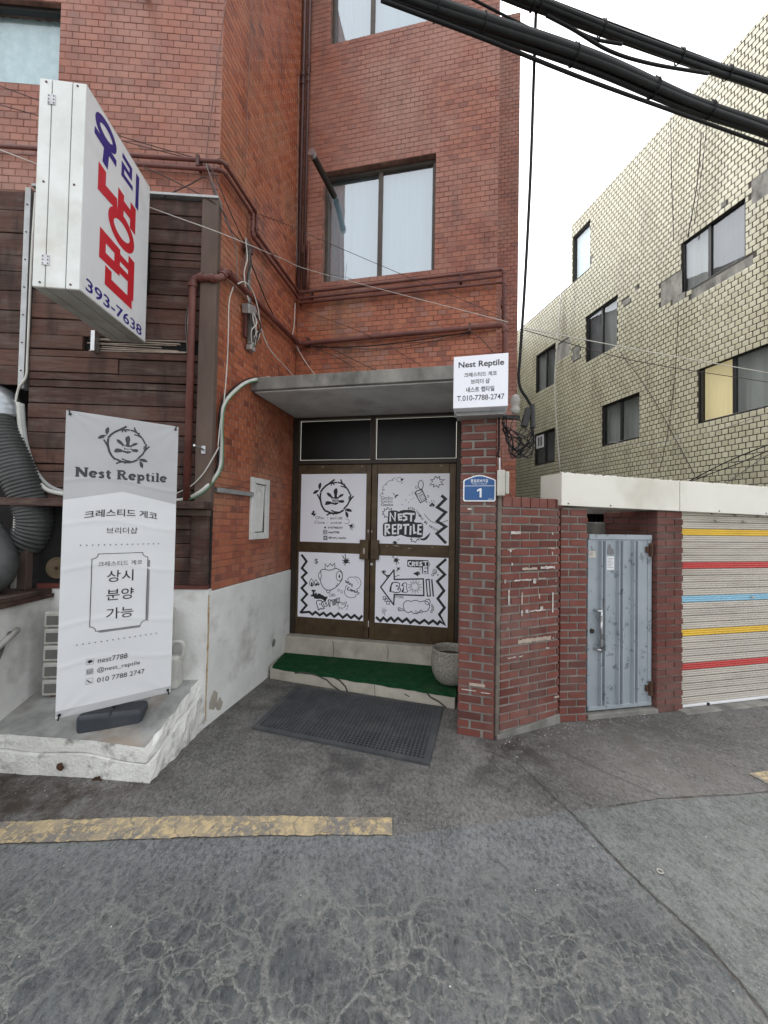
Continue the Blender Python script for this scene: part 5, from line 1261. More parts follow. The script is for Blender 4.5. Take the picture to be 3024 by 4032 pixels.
# long timber rail and the panelled bottom
MB().box(FL, -0.03, 3.0, 1.742, 1.800, 0.012, 0.20).build('timber_rail', MT['wood'], red, bevel=0.004)
MB().box(FL, -0.01, 1.30, 1.105, 1.742, -0.05, 0.004).build('lower_backing', MT['dark_interior'], red)
MB().box(FL, -0.005, 0.125, 1.14, 1.690, 0.004, 0.05).build('panel_post', MT['wood'], red, bevel=0.004)
MB().box(FL, -0.012, 0.32, 1.690, 1.738, 0.004, 0.075).build('panel_rail', MT['brown_post'], red, bevel=0.004)
for k in range(5):
    place_piece(PLANK_MESH, 'panel_board', FL, (0.31, 1.19 + k * 0.11, 0.36, 0.104), 0.02, 0.03, None, red, 0.004, 0.003)
MB().box(FL, -0.01, 1.30, 1.10, 1.138, 0.0, 0.02).build('panel_sill', MT['rust_pipe'], red)
# kitchen bay: low plastered wall towards the street with a timber ledge, dark opening above
LWX = -2.60
lw = MB()
p0 = FL.pt(1.20, 0, 0.0); p1 = p0 + FL.n * 1.75 + FL.e * 0.05
lw.prism([(p0.x, p0.y), (p1.x, p1.y), (p1.x - 2.5, p1.y - 0.15), (p0.x - 2.5, p0.y - 0.15)], -0.02, 1.03)
lw.build('bay_wall', MT['plaster'], red, bevel=0.01)
lg = MB()
for (o0, z0_, z1_) in ((0.035, 1.035, 1.065), (0.015, 1.067, 1.10)):
    lg.prism([(p0.x + o0, p0.y - 0.02), (p1.x + o0, p1.y - o0), (p1.x - 0.5, p1.y - o0 - 0.03), (p0.x - 0.5, p0.y - 0.05)], z0_, z1_)
lg.build('bay_ledge', MT['wood'], red)
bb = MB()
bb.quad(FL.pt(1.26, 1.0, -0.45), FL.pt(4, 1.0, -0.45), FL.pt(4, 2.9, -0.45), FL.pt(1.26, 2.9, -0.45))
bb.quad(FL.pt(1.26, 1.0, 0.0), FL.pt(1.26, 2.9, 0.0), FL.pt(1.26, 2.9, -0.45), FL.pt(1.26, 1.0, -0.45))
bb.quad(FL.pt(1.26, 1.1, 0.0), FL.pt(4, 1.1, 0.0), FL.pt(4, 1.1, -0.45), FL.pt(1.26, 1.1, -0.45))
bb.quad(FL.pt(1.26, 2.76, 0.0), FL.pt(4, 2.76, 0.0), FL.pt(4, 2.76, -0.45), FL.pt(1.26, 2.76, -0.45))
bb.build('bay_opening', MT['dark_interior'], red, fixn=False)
MB().box(FL, 1.30, 1.36, 1.105, 1.742, 0.06, 0.12).build('bay_post', MT['brown_post'], red, bevel=0.004)

for (fr, a, z0, z1, w) in ((FS, 1.532, 0.05, 1.05, 0.016), (FS, 1.522, 0.35, 0.95, 0.008)):
    mb = MB(); n = 14
    mb.ribbon(fr, [(a + random.uniform(-0.004, 0.004), z1 - (z1 - z0) * k / n) for k in range(n + 1)], w, 0.0135)
    mb.build('rust_run', MT['rust_run'], red, fixn=False)
for (a, z, r) in ((1.43, 0.17, 0.07), (1.36, 0.10, 0.05), (0.42, 0.33, 0.045)):
    mb = MB(); mb.poly(FS, [(a + r * random.uniform(0.6, 1.1) * math.cos(t * 0.52), z + r * random.uniform(0.7, 1.3) * math.sin(t * 0.52)) for t in range(12)], 0.0135)
    mb.build('bare_patch', MT['concrete_pale'] if a > 1 else MT['concrete'], red, fixn=False)

# ------------------------------------------------------------------ brick pier with the house number, slanted wall, gate piers
BRICK_MESH.materials.append(MT['brick'])
BRICK_DARK = BRICK_MESH.copy(); BRICK_DARK.materials.clear(); BRICK_DARK.materials.append(MT['brick_dark'])
CH = 0.0648
def bricks(fr, a0, a1, z0, z1, parent, me, w=0.2, j=0.013, depth=0.09, front=0.0, bond=0.5, tilt=0.006, proud=0.002):
    for p in layout(fr, a0, a1, z0, z1, w, CH, j, bond=bond):
        place_piece(me, 'brick', fr, (p[0], p[1] + random.uniform(-0.001, 0.001), p[2], p[3]), depth, front, None, parent, tilt, proud)
pier = thing('brick_pier', FP.pt(-0.14, 0, 0), 'tall narrow red brick pier carrying the blue house number plate', 'brick pier')
MB().box(FP, -0.270, -0.008, -0.03, 2.50, -0.22, -0.009).build('mortar', MT['mortar'], pier)
z = 0.0; r = 0
while z < 2.47:
    wj = 0.020
    if r % 2 == 0: segs = [(-0.278, -0.278 + 0.178), (-0.278 + 0.178 + wj, 0.0)]
    else: segs = [(-0.278, -0.278 + 0.085), (-0.278 + 0.085 + wj, 0.0)]
    for (l, q) in segs:
        place_piece(BRICK_MESH, 'brick', FP, ((l + q) / 2, z + CH / 2 - 0.006, q - l, CH - 0.012), 0.10, 0.0, None, pier, 0.006, 0.002)
    z += CH; r += 1
FPR = Frame(FP.pt(0, 0, 0).x, FP.pt(0, 0, 0).y, 74)          # right flank of the pier
bricks(FPR, 0.10, 0.22, 0.0, 2.47, pier, BRICK_MESH, front=-0.001)
sw = thing('garden_wall', FW.pt(0.33, 0, 0), 'low slanted red brick wall with torn poster scraps, between pier and gate', 'brick wall')
MB().box(FW, 0.02, 0.655, 0.0, 1.88, -0.16, -0.008).build('mortar', MT['mortar'], sw)
MB().add([FW.pt(0.005, -0.02, 0.015), FW.pt(0.668, -0.02, 0.015), FW.pt(0.668, 0.075, 0.012), FW.pt(0.005, 0.03, 0.012), FW.pt(0.005, -0.02, -0.1), FW.pt(0.668, -0.02, -0.1), FW.pt(0.668, 0.075, -0.1), FW.pt(0.005, 0.03, -0.1)], [(0, 1, 2, 3), (4, 5, 6, 7), (3, 2, 6, 7), (0, 1, 5, 4), (1, 2, 6, 5), (0, 3, 7, 4)]).build('footing', MT['concrete'], sw, bevel=0.005)
bricks(FW, 0.035, 0.662, 0.055, 1.80, sw, BRICK_MESH)
for k in range(7): place_piece(BRICK_MESH, 'coping_brick', FW, (0.035 + 0.048 + k * 0.0955, 1.845, 0.088, 0.085), 0.17, 0.004, None, sw, 0.01, 0.003)
MB().box(FW, -0.008, 0.030, 0.02, 1.93, -0.05, 0.004).build('mortar_joint', MT['mortar_brown'], sw, bevel=0.006)
scraps = [(0.09, 0.16, 1.462, 1.472, 'tape'), (0.52, 0.60, 1.465, 1.476, 'tape'), (0.24, 0.40, 1.296, 1.316, 'tape'), (0.44, 0.60, 1.300, 1.322, 'paper'), (0.16, 0.34, 1.212, 1.224, 'paper'), (0.36, 0.39, 1.185, 1.225, 'paper'), (0.42, 0.49, 1.218, 1.228, 'paper'), (0.235, 0.250, 0.93, 0.975, 'paper'), (0.235, 0.250, 1.02, 1.12, 'tape'), (0.57, 0.585, 0.93, 1.10, 'paper'), (0.32, 0.50, 0.957, 0.968, 'paper'), (0.28, 0.31, 0.95, 0.975, 'paper'), (0.44, 0.47, 0.965, 0.995, 'paper'), (0.42, 0.435, 1.06, 1.10, 'tape'), (0.205, 0.56, 0.71, 0.742, 'tape'), (0.10, 0.115, 1.03, 1.15, 'paper'), (0.12, 0.22, 1.588, 1.612, 'paper'), (0.11, 0.13, 1.445, 1.475, 'paper'), (0.56, 0.575, 1.58, 1.605, 'paper'), (0.50, 0.54, 0.64, 0.648, 'paper'), (0.10, 0.18, 0.605, 0.615, 'paper'), (0.22, 0.26, 0.606, 0.614, 'paper'), (0.06, 0.075, 1.20, 1.23, 'paper'), (0.13, 0.145, 1.34, 1.36, 'paper'), (0.09, 0.105, 0.84, 0.85, 'paper'), (0.60, 0.66, 0.215, 0.228, 'tape'), (0.61, 0.62, 1.19, 1.205, 'paper'), (0.58, 0.59, 0.71, 0.725, 'paper'), (0.565, 0.575, 1.41, 1.44, 'paper')]
for (l, q, z0, z1, m) in scraps:
    n = max(2, int((q - l) / 0.012)); mb = MB(); top = []; bot = []
    n2 = max(n, int((z1 - z0) / 0.02))
    for k in range(n + 1):
        a = l + (q - l) * k / n
        top.append((a, z1 + random.uniform(-0.005, 0.004))); bot.append((a, z0 + random.uniform(-0.004, 0.005)))
    mb.poly(FW, bot + top[::-1], 0.0055 + random.uniform(0, 0.001))
    mb.build('paper_scrap', MT[m], sw, fixn=False)
for (l, q, z0, z1) in ((-0.25, -0.14, 0.355, 0.362), (-0.10, -0.03, 0.350, 0.356), (-0.19, -0.07, 0.395, 0.418), (-0.22, -0.19, 1.775, 1.79), (-0.25, -0.235, 1.22, 1.228), (-0.07, -0.05, 1.80, 1.805)):
    MB().box(FP, l, q, z0, z1, 0.003, 0.0045).build('paper_scrap', MT['tape'] if z0 > 0.39 and z0 < 0.5 else MT['paper'], pier)
gp = thing('gate_pier', FSP.pt(0.12, 0, 0), 'short red brick gate pier standing left of the blue metal gate', 'brick pier')
MB().box(FSP, 0.008, 0.24, -0.03, 1.82, -0.3, -0.008).build('mortar', MT['mortar'], gp)
bricks(FSP, 0.0, 0.247, 0.0, 1.81, gp, BRICK_MESH, w=0.165, bond=0.5, depth=0.1)
gp2 = thing('gate_pier', FSH.pt(-0.15, 0, 0), 'dark brown brick gate pier between the blue gate and the striped shutter', 'brick pier')
FQ = Frame(2.47, 3.475, 13)
MB().box(FQ, 0.01, 0.283, -0.03, 1.82, -0.62, -0.008).build('mortar', MT['mortar_brown'], gp2)
bricks(FQ, 0.0, 0.29, 0.0, 1.81, gp2, BRICK_DARK, w=0.195, j=0.010, depth=0.1)
FQL = Frame(FQ.p.x, FQ.p.y, 103, -1)
bricks(FQL, 0.105, 0.62, 0.0, 1.81, gp2, BRICK_DARK, w=0.195, j=0.010, depth=0.1, front=0.0)

# ------------------------------------------------------------------ blue gate
gate = thing('metal_gate', FGT.pt(0.33, 0.05, 0), 'pale blue sheet metal gate with vertical ribs and peeling spots', 'gate')
gp_ = MB().box(FGT, 0.03, 0.65, 0.085, 1.56, -0.03, 0.0).build('panel', MT['gate_paint'], gate)
g_ = MB()
g_.box(FGT, 0.012, 0.668, 1.545, 1.59, -0.035, 0.012); g_.box(FGT, 0.005, 0.668, 0.055, 0.09, -0.035, 0.012)
g_.box(FGT, 0.628, 0.668, 0.091, 1.544, -0.035, 0.008); g_.box(FGT, 0.005, 0.032, 0.091, 1.544, -0.035, 0.006)
g_.build('frame', MT['gate_paint'], gate, bevel=0.004)
for a in (0.125, 0.165, 0.305, 0.345, 0.462, 0.502):
    MB().add([FGT.pt(a - 0.009, 0.10, 0.0005), FGT.pt(a - 0.005, 0.10, 0.034), FGT.pt(a + 0.005, 0.10, 0.034), FGT.pt(a + 0.009, 0.10, 0.0005), FGT.pt(a - 0.009, 1.535, 0.0005), FGT.pt(a - 0.005, 1.535, 0.034), FGT.pt(a + 0.005, 1.535, 0.034), FGT.pt(a + 0.009, 1.535, 0.0005)], [(0, 1, 5, 4), (1, 2, 6, 5), (2, 3, 7, 6), (0, 1, 2, 3), (4, 5, 6, 7)]).build('rib', MT['gate_paint'], gate)
hd = MB().tube([FGT.pt(0.105, 0.575, 0.05), FGT.pt(0.105, 0.94, 0.05)], 0.011, 12, 0).build('handle', MT['steel'], gate, smooth=True)
for zz in (0.59, 0.925):
    MB().tube([FGT.pt(0.075, zz, 0.0), FGT.pt(0.085, zz, 0.04), FGT.pt(0.105, zz, 0.05)], 0.012, 10, 4).build('handle_mount', MT['steel'], hd, smooth=True)
for zz in (0.63, 0.645, 0.66, 0.675, 0.74, 0.755, 0.77, 0.84, 0.855, 0.87, 0.885):
    MB().tube([FGT.pt(0.105, zz - 0.004, 0.05), FGT.pt(0.105, zz + 0.004, 0.05)], 0.016, 12, 0).build('handle_ring', MT['steel'], hd)
disc(FGT, 0.045, 0.745, 0.02, 0.0, 0.018).build('lock', MT['bronze_dark'], gate, bevel=0.002)
for zz in (1.455, 0.21):
    h_ = MB().tube([FGT.pt(0.645, zz - 0.06, 0.02), FGT.pt(0.645, zz + 0.06, 0.02)], 0.018, 10, 0)
    h_.box(FGT, 0.60, 0.645, zz - 0.025, zz + 0.03, 0.008, 0.018)
    h_.build('hinge', MT['rust'], gate)
MB().box(FGT, 0.012, 0.085, 1.385, 1.445, 0.0065, 0.0075).build('notice', MT['paper'], gate)
n2 = MB().box(FGT, 0.195, 0.275, 1.275, 1.395, 0.001, 0.0022).build('notice', MT['sign_white'], gate)
ln = MB()
for k in range(7): ln.box(FGT, 0.205, 0.265 - 0.01 * (k % 3), 1.375 - k * 0.013, 1.379 - k * 0.013, 0.0024, 0.0028)
ln.build('printed_lines', MT['print_grey'], n2)
tp = MB(); tp.poly(FGT, [(0.195, 1.42), (0.215, 1.50), (0.235, 1.505), (0.245, 1.47), (0.265, 1.46), (0.275, 1.42), (0.24, 1.405)], 0.0012)
tp.build('torn_notice', MT['print_grey'], gate, fixn=False)
rs = MB(); rs.poly(FGT, [(0.135, 0.90), (0.150, 0.96), (0.156, 1.03), (0.148, 1.03), (0.140, 0.97), (0.130, 0.91)], 0.018)
rs.build('rust_stain', MT['rust'], gate, fixn=False)
MB().box(FGT, -0.02, 0.70, -0.02, 0.04, -0.12, 0.05).build('sill', MT['concrete'], gate, bevel=0.006)
bk = thing('block_wall', FGT.pt(0.2, 0, -0.55), 'grey concrete wall showing above the blue gate', 'wall')
MB().box(FGT, 0.38, 0.90, 0.0, 1.70, -0.70, -0.55).build('slab', MT['concrete'], bk, bevel=0.008)
bk2 = MB().box(FGT, 0.92, 1.26, 1.2, 2.1, -1.2, -1.15).build('barred_window', MT['dark_interior'], bk)
for k in range(6): MB().tube([FGT.pt(0.94 + k * 0.06, 1.22, -1.14), FGT.pt(0.94 + k * 0.06, 2.1, -1.14)], 0.006, 6, 0).build('bar', MT['bronze_dark'], bk2)

# ------------------------------------------------------------------ garage with striped roller shutter
gar = thing('garage', FG.pt(0.5, 0, -0.4), 'low garage with a cream fascia and a striped roller shutter', 'garage')
for (l, q) in ((-1.264, -0.036), (-0.030, 2.6)):
    MB().box(FG, l, q, 1.832, 2.105, -0.29, 0.0, slope=-0.0162, ref=-1.264).build('fascia', MT['fascia'], gar, bevel=0.004)
MB().box(FG, -0.036, -0.030, 1.84, 2.10, -0.28, -0.006, slope=-0.0162, ref=-1.264).build('fascia_joint', MT['gap_black'], gar)
MB().box(FG, -0.06, 2.6, 1.80, 1.98, -3.0, -0.30).build('roof', MT['concrete'], gar)
MB().box(FG, -0.05, 2.6, 0.0, 1.80, -3.0, -2.9).build('back_wall', MT['concrete'], gar)
fe = MB()
for k in range(60):
    a = -1.26 + k * 0.043 + random.uniform(-0.01, 0.01)
    fe.box(FG, a, a + random.uniform(0.01, 0.05), 2.105, 2.108 + random.uniform(0, 0.006), -0.02, -0.002, slope=-0.0162, ref=-1.264)
tag(fe.build('rough_edge', MT['fascia'], gar), kind='stuff')
for a in (-1.20, -0.78, 0.42, 1.0): disc(FG, a, 1.85 - 0.016 * (a + 1.26), 0.006, 0.0, 0.004, 8).build('screw', MT['bronze_dark'], gar)
shut = MB().box(FSH, -0.01, 1.75, 0.0, 1.86, -0.05, -0.03).build('shutter', MT['galvanised'], gar)
PITCH = 0.0622
def slat_mesh(w):
    prof = []
    n = 3
    for k in range(n):
        for t in range(5):
            f = (k + t / 5) / n
            prof.append((f * (PITCH - 0.004), 0.0055 * abs(math.sin(math.pi * t / 5)) ** 0.7))
    prof.append((PITCH - 0.004, 0.0))
    vs = []; fs = []
    for (zz, dd) in prof:
        vs += [Vector((0, -dd, zz)), Vector((w, -dd, zz))]
    m = len(prof)
    fs = [(2 * i, 2 * i + 1, 2 * i + 3, 2 * i + 2) for i in range(m - 1)]
    me = bpy.data.meshes.new('slat'); me.from_pydata(vs, [], fs)
    return me
colr = {5: 'slat_red', 10: 'slat_yellow', 15: 'slat_blue', 20: 'slat_red', 25: 'slat_yellow'}
SM = {}
for i in range(29):
    c = colr.get(i, 'slat_beige')
    if c not in SM:
        SM[c] = slat_mesh(1.74); SM[c].materials.append(MT[c])
    o = bpy.data.objects.new('slat', SM[c])
    link(o, shut, FSH.pt(0.0, 0.037 + i * PITCH, -0.012 + random.uniform(-0.0015, 0.0015)))
    o.rotation_euler = (0, random.uniform(-0.0008, 0.0008), FSH.ang)
MB().box(FSH, 0.0, 1.74, 0.018, 0.036, -0.02, 0.012).build('bottom_bar', MT['sign_white'], shut, bevel=0.003)
for (a, zz) in ((0.38, 1.80), (0.66, 1.79), (0.95, 1.785), (0.42, 1.735), (0.76, 1.73), (0.86, 1.0)):
    b_ = MB().tube([FSH.pt(a - 0.018, zz, 0.006), FSH.pt(a + 0.018, zz, 0.006)], 0.009, 8, 0)
    b_.build('stopper', MT['ceramic'], shut)
disc(FSH, 0.30, 0.03, 0.014, 0.012, 0.02, 10).build('latch', MT['black_plastic'], shut)
MB().box(FSH, -0.05, 1.9, -0.03, 0.014, -0.35, 0.10).build('threshold', MT['concrete'], gar, bevel=0.01)

# ------------------------------------------------------------------ yellow tiled building
yel = thing('yellow_building', FY.pt(2.5, 0, -2), 'pale yellow tiled apartment building with dark framed windows', 'building')
YW = {'A': (2.345, 3.61, 3.918, 5.09), 'B': (-0.95, 0.852, 3.905, 5.125), 'C': (3.08, 4.28, 6.58, 8.03), 'D': (5.74, 6.875, 6.47, 7.89), 'E': (5.73, 6.91, 3.815, 4.945), 'F': (-0.078, 1.235, 6.97, 8.18), 'G': (4.135, 4.90, 9.475, 10.955), 'H': (-1.9, -0.35, 6.97, 8.18)}
YW.pop('H')
hl = list(YW.values())
lo_ = wall_sheet(FY, -2.5, 8.7, 0, 9.49, [h for k, h in YW.items() if k != 'G'], -0.008, 0.12)
lo_.build('facade', MT['yellow_grout'], yel, fixn=False)
up_ = wall_sheet(FY, -2.5, 4.97, 9.49, 11.42, [YW['G']], -0.008, 0.12)
up_.build('facade', MT['yellow_grout'], yel, fixn=False)
cb = MB()
cb.quad(FY.pt(8.7, 0, -0.008), FY.pt(8.7, 9.49, -0.008), FY.pt(8.7, 9.49, -6), FY.pt(8.7, 0, -6))
cb.quad(FY.pt(4.97, 9.49, -0.008), FY.pt(4.97, 11.42, -0.008), FY.pt(4.97, 11.42, -6), FY.pt(4.97, 9.49, -6))
cb.quad(FY.pt(-2.5, 0, -0.008), FY.pt(-2.5, 11.42, -0.008), FY.pt(-2.5, 11.42, -6), FY.pt(-2.5, 0, -6))
cb.quad(FY.pt(4.97, 9.488, -0.01), FY.pt(8.7, 9.488, -0.01), FY.pt(8.7, 9.488, -6), FY.pt(4.97, 9.488, -6))
cb.quad(FY.pt(-2.5, 11.418, -0.01), FY.pt(4.97, 11.418, -0.01), FY.pt(4.97, 11.418, -6), FY.pt(-2.5, 11.418, -6))
cb.quad(FY.pt(-2.5, 0, -0.6), FY.pt(8.7, 0, -0.6), FY.pt(8.7, 9.4, -0.6), FY.pt(-2.5, 9.4, -0.6))
cb.build('rear_mass', MT['core'], yel, fixn=False)
MISS = [(1.22, 1.75, 6.98, 7.55), (-0.2, 1.0, 6.70, 6.93), (1.15, 1.45, 6.80, 7.0), (5.0, 5.7, 7.2, 7.75), (4.55, 4.9, 6.9, 7.3), (2.42, 2.55, 7.75, 7.9), (2.65, 2.9, 7.6, 7.75), (0.28, 0.42, 8.3, 8.42), (-0.6, -0.18, 7.9, 8.4), (4.0, 4.1, 9.6, 9.8)]
yc = []
for p in layout(FY, -2.5, 8.7, 1.2, 9.48, 0.125, 0.118, 0.018, [h for k, h in YW.items() if k != 'G'], missing=MISS): yc.append((FY, p, 'Y'))
for p in layout(FY, -2.5, 4.97, 9.46, 11.40, 0.125, 0.118, 0.018, [YW['G']], missing=MISS): yc.append((FY, p, 'Y'))
single = split_largest(yc, 290, 0.0)
YT = TILE_MESH.copy(); YT.materials.clear(); YT.materials.append(MT['yellow_tile'])
ry = MB()
for i, (fr, p, key) in enumerate(yc):
    if i in single: place_piece(YT, 'tile', fr, p, 0.014, 0.0, None, yel, 0.006, 0.0015)
    else: add_piece(ry, fr, p, 0.014, 0.0, 0.0015)
tag(ry.build('tile_facing', MT['yellow_tile'], yel, fixn=False), kind='stuff')
for (l, q, z0, z1) in MISS: MB().box(FY, l, q, z0, z1, -0.007, -0.004).build('bare_patch', MT['concrete'], yel)
def ywin(k, backs, mull=(0.5,), frame='win_frame_black'):
    h = YW[k]
    return window(yel, FY, h[0], h[1], h[2], h[3], -0.10, frame, 'curtain_grey', 'glass', mull=mull, fw=0.045, backs=backs, depth=0.06)
# panes run with a, i.e. from the street side inwards
ywin('A', ['curtain_grey', 'curtain_grey']); ywin('B', ['curtain_grey', 'lit_curtain'], (0.62,)); ywin('C', ['curtain_grey', 'curtain_dark']); ywin('D', ['curtain_dark', 'curtain_grey'])
we = ywin('E', ['curtain_dark', 'curtain_dark']); ywin('F', ['curtain_dark', 'curtain_grey'], (0.55,)); ywin('G', ['frosted'], ())
fanb = MB(); fanb.box(FY, 6.42, 6.86, 4.42, 4.90, -0.06, -0.03); fo = fanb.build('vent_panel', MT['sign_white'], we, bevel=0.01)
for q in (6.50, 6.65): MB().box(FY, q, q + 0.10, 4.50, 4.82, -0.0295, -0.028).build('vent_slot', MT['curtain_dark'], we)

# ------------------------------------------------------------------ projecting lightbox sign
sg = thing('projecting_sign', FSG.pt(0.38, 2.96, -0.12), 'white projecting lightbox sign lettered in blue and red with a phone number', 'sign')
SZ0, SZ1, SD, ST = 2.965, 4.168, 0.77, 0.245
slp = 0.055
def sbox(mb, a0, a1, z0, z1, d0, d1): mb.box(FSG, a0, a1, z0, z1, d0, d1, slope=slp, ref=0.0)
m = MB(); sbox(m, 0.033, SD, SZ0 + 0.008, SZ1 - 0.008, -ST + 0.006, -0.006); m.build('body', MT['gap_black'], sg)
m = MB(); sbox(m, 0.025, SD, SZ0 + 0.004, SZ1 - 0.004, -0.0055, 0.0); face = m.build('face_panel', MT['sign_white'], sg, bevel=0.002, seg=1)
m = MB(); sbox(m, 0.025, SD, SZ0 + 0.004, SZ1 - 0.004, -ST, -ST + 0.0055); m.build('face_panel', MT['sign_white'], sg, bevel=0.002, seg=1)
for (d0, d1) in ((-ST, -0.182), (-0.177, -0.075), (-0.070, -0.0005)):
    m = MB(); sbox(m, 0.021, 0.0325, SZ0, SZ1, d0, d1); e_ = m.build('edge_panel', MT['sign_frame'], sg, bevel=0.002, seg=1)
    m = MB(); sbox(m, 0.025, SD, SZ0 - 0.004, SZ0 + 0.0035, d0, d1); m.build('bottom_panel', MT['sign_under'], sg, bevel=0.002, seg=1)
    m = MB(); sbox(m, 0.025, SD, SZ1 - 0.0035, SZ1 + 0.003, d0, d1); m.build('top_panel', MT['sign_frame'], sg)
FE = Frame(FSG.pt(0.025, 0, 0).x, FSG.pt(0.025, 0, 0).y, 6.5)   # narrow edge of the sign seen from the street
for zz in (4.05, 3.12):
    h_ = MB().box(FE, -0.2, -0.158, zz - 0.03, zz + 0.03, 0.0045, 0.008); hh = h_.build('hinge', MT['steel'], sg, bevel=0.002, seg=1)
    for q in (-0.192, -0.166):
        for e in (-0.02, 0.0, 0.02): disc(FE, q, zz + e, 0.0035, 0.008, 0.0095, 8).build('screw', MT['bronze_dark'], hh)
for (q, zz) in ((-0.21, 4.15), (-0.045, 4.15), (-0.205, 3.57), (-0.045, 3.57), (-0.205, 2.99), (-0.045, 2.99)):
    disc(FE, q, zz, 0.006, 0.004, 0.007, 10).build('screw', MT['pipe_dark'], sg)
def letters(mat, strokes, ellipses=()):
    mb = MB()
    for w, pts in strokes: mb.ribbon(FSG, pts, w * (1.38 if 'red' in mat else 1.22), 0.0012 + random.uniform(0, 0.0003), cap=False)
    for (cx, cz, rx, rz, w) in ellipses:
        R = [(cx + rx * math.cos(t * math.pi / 18), cz + rz * math.sin(t * math.pi / 18)) for t in range(36)]
        mb.ribbon(FSG, R + [R[0]], w * 1.25, 0.0012)
    return mb.build('lettering', MT[mat], face, fixn=False)
letters('letter_blue', [(0.036, [(0.105, 3.99), (0.33, 3.988)]), (0.044, [(0.225, 3.975), (0.215, 3.87)])], [(0.218, 4.076, 0.088, 0.052, 0.036)])
letters('letter_blue', [(0.026, [(0.395, 4.112), (0.500, 4.112), (0.500, 4.052), (0.405, 4.052), (0.405, 3.985), (0.53, 3.995)]), (0.034, [(0.590, 4.145), (0.590, 3.90)])])
letters('letter_red', [(0.055, [(0.190, 3.838), (0.190, 3.71), (0.355, 3.735)]), (0.050, [(0.395, 3.86), (0.395, 3.69)]), (0.046, [(0.42, 3.79), (0.52, 3.795)]), (0.050, [(0.545, 3.885), (0.545, 3.70)])], [(0.418, 3.607, 0.125, 0.082, 0.048)])
letters('letter_red', [(0.046, [(0.218, 3.43), (0.218, 3.305), (0.375, 3.318), (0.375, 3.435), (0.218, 3.43)]), (0.036, [(0.398, 3.415), (0.52, 3.42)]), (0.036, [(0.398, 3.335), (0.52, 3.34)]), (0.056, [(0.545, 3.50), (0.545, 3.215)]), (0.05, [(0.285, 3.262), (0.285, 3.175), (0.565, 3.185)])])
ph = MB(); put_text(ph, FSG, '393-7638', 0.012, (0.075, 2.995, 0.71, 3.070), 0.0014)
for v in ph.v: v.z += slp * (v - FSG.p).dot(FSG.e) * 0.75
ph.build('lettering', MT['letter_blue'], face, fixn=False)
for zz in (3.03, 3.4, 4.0):
    MB().box(FSG, SD, SD + 0.10, zz + 0.03, zz + 0.06, -0.15, -0.10).build('bracket', MT['galvanised'], sg)
MB().box(FL, 0.875, 0.905, 2.96, 3.12, 0.04, 0.10).build('bracket', MT['steel'], sg, bevel=0.002)
MB().box(FL, 0.50, 0.56, 3.45, 3.85, 0.05, 0.14).build('transformer', MT['black_plastic'], sg, bevel=0.004)

# ------------------------------------------------------------------ white sign box on the pier
FX = Frame(0.503, 2.862, -13.5)
bx = thing('lightbox_sign', FX.pt(0.19, 2.5, -0.1), 'white cube lightbox sign with black shop lettering on top of the pier', 'sign')
m = MB()
W_, Z0, Z1 = 0.392, 2.525, 2.915
vs = [FX.pt(0, Z0, 0), FX.pt(W_, Z0, 0), FX.pt(W_, Z1, 0), FX.pt(0, Z1, 0), FX.pt(0.0, Z0, -0.26), FX.pt(W_, Z0, -0.26), FX.pt(W_, Z1, -0.26), FX.pt(0.0, Z1, -0.26)]
m.add(vs, [(0, 1, 2, 3), (4, 5, 6, 7), (0, 1, 5, 4), (1, 2, 6, 5), (2, 3, 7, 6), (3, 0, 4, 7)])
cube = m.build('cabinet', MT['lightbox'], bx, bevel=0.004)
MB().box(FX, 0.27, 0.375, Z0 - 0.0015, Z0 - 0.0005, -0.22, -0.02).build('under_label', MT['lightbox_under'], cube)
tx = MB()
for txt, bold, b in (('Nest Reptile', 0.018, (0.036, 2.815, 0.362, 2.872)), ('크레스티드 게코', 0.015, (0.078, 2.755, 0.312, 2.788)), ('브리더 샵', 0.015, (0.128, 2.700, 0.262, 2.737)), ('네스트 렙타일', 0.015, (0.095, 2.640, 0.295, 2.680)), ('T.010-7788-2747', 0.006, (0.028, 2.578, 0.366, 2.618))):
    put_text(tx, FX, txt, bold, b, 0.0012)
tx.build('lettering', MT['ink'], cube, fixn=False)
MB().box(FX, 0.10, 0.30, 2.60, 2.85, -0.42, -0.26).build('bracket', MT['galvanised'], bx)
MB().box(FX, 0.02, 0.37, 2.495, 2.523, -0.25, -0.10).build('bracket', MT['galvanised'], bx)

# ------------------------------------------------------------------ house number plate
pl = thing('number_plate', FP.pt(-0.13, 1.93, 0.01), 'blue street number plate reading 1 fixed to the brick pier', 'sign')
def plate(l, q, zb, zs, zt, r=0.012):
    c_ = (l + q) / 2
    return [(l, zb + r), (l + r, zb), (q - r, zb), (q, zb + r), (q, zs), (q - 0.012, zs + 0.01), (c_ + 0.03, zt - 0.003), (c_, zt), (c_ - 0.03, zt - 0.003), (l + 0.012, zs + 0.01), (l, zs)]
def plate_mesh(P, d0, d1):
    mb = MB(); n = len(P)
    mb.poly(FP, P, d1)
    mb.add([FP.pt(a, z, d0) for a, z in P] + [FP.pt(a, z, d1) for a, z in P], [(i, (i + 1) % n, n + (i + 1) % n, n + i) for i in range(n)])
    return mb
pw_ = plate_mesh(plate(-0.256, -0.006, 1.842, 2.008, 2.052), 0.004, 0.010).build('plate', MT['plate_white'], pl)
mb = MB(); mb.poly(FP, plate(-0.246, -0.016, 1.852, 2.003, 2.042, 0.008), 0.0108); mb.build('blue_field', MT['plate_blue'], pw_, fixn=False)
mb = MB(); mb.box(FP, -0.246, -0.016, 1.9635, 1.967, 0.0109, 0.0114)
put_text(mb, FP, '통일로39가길', 0.015, (-0.198, 1.992, -0.066, 2.018), 0.0114)
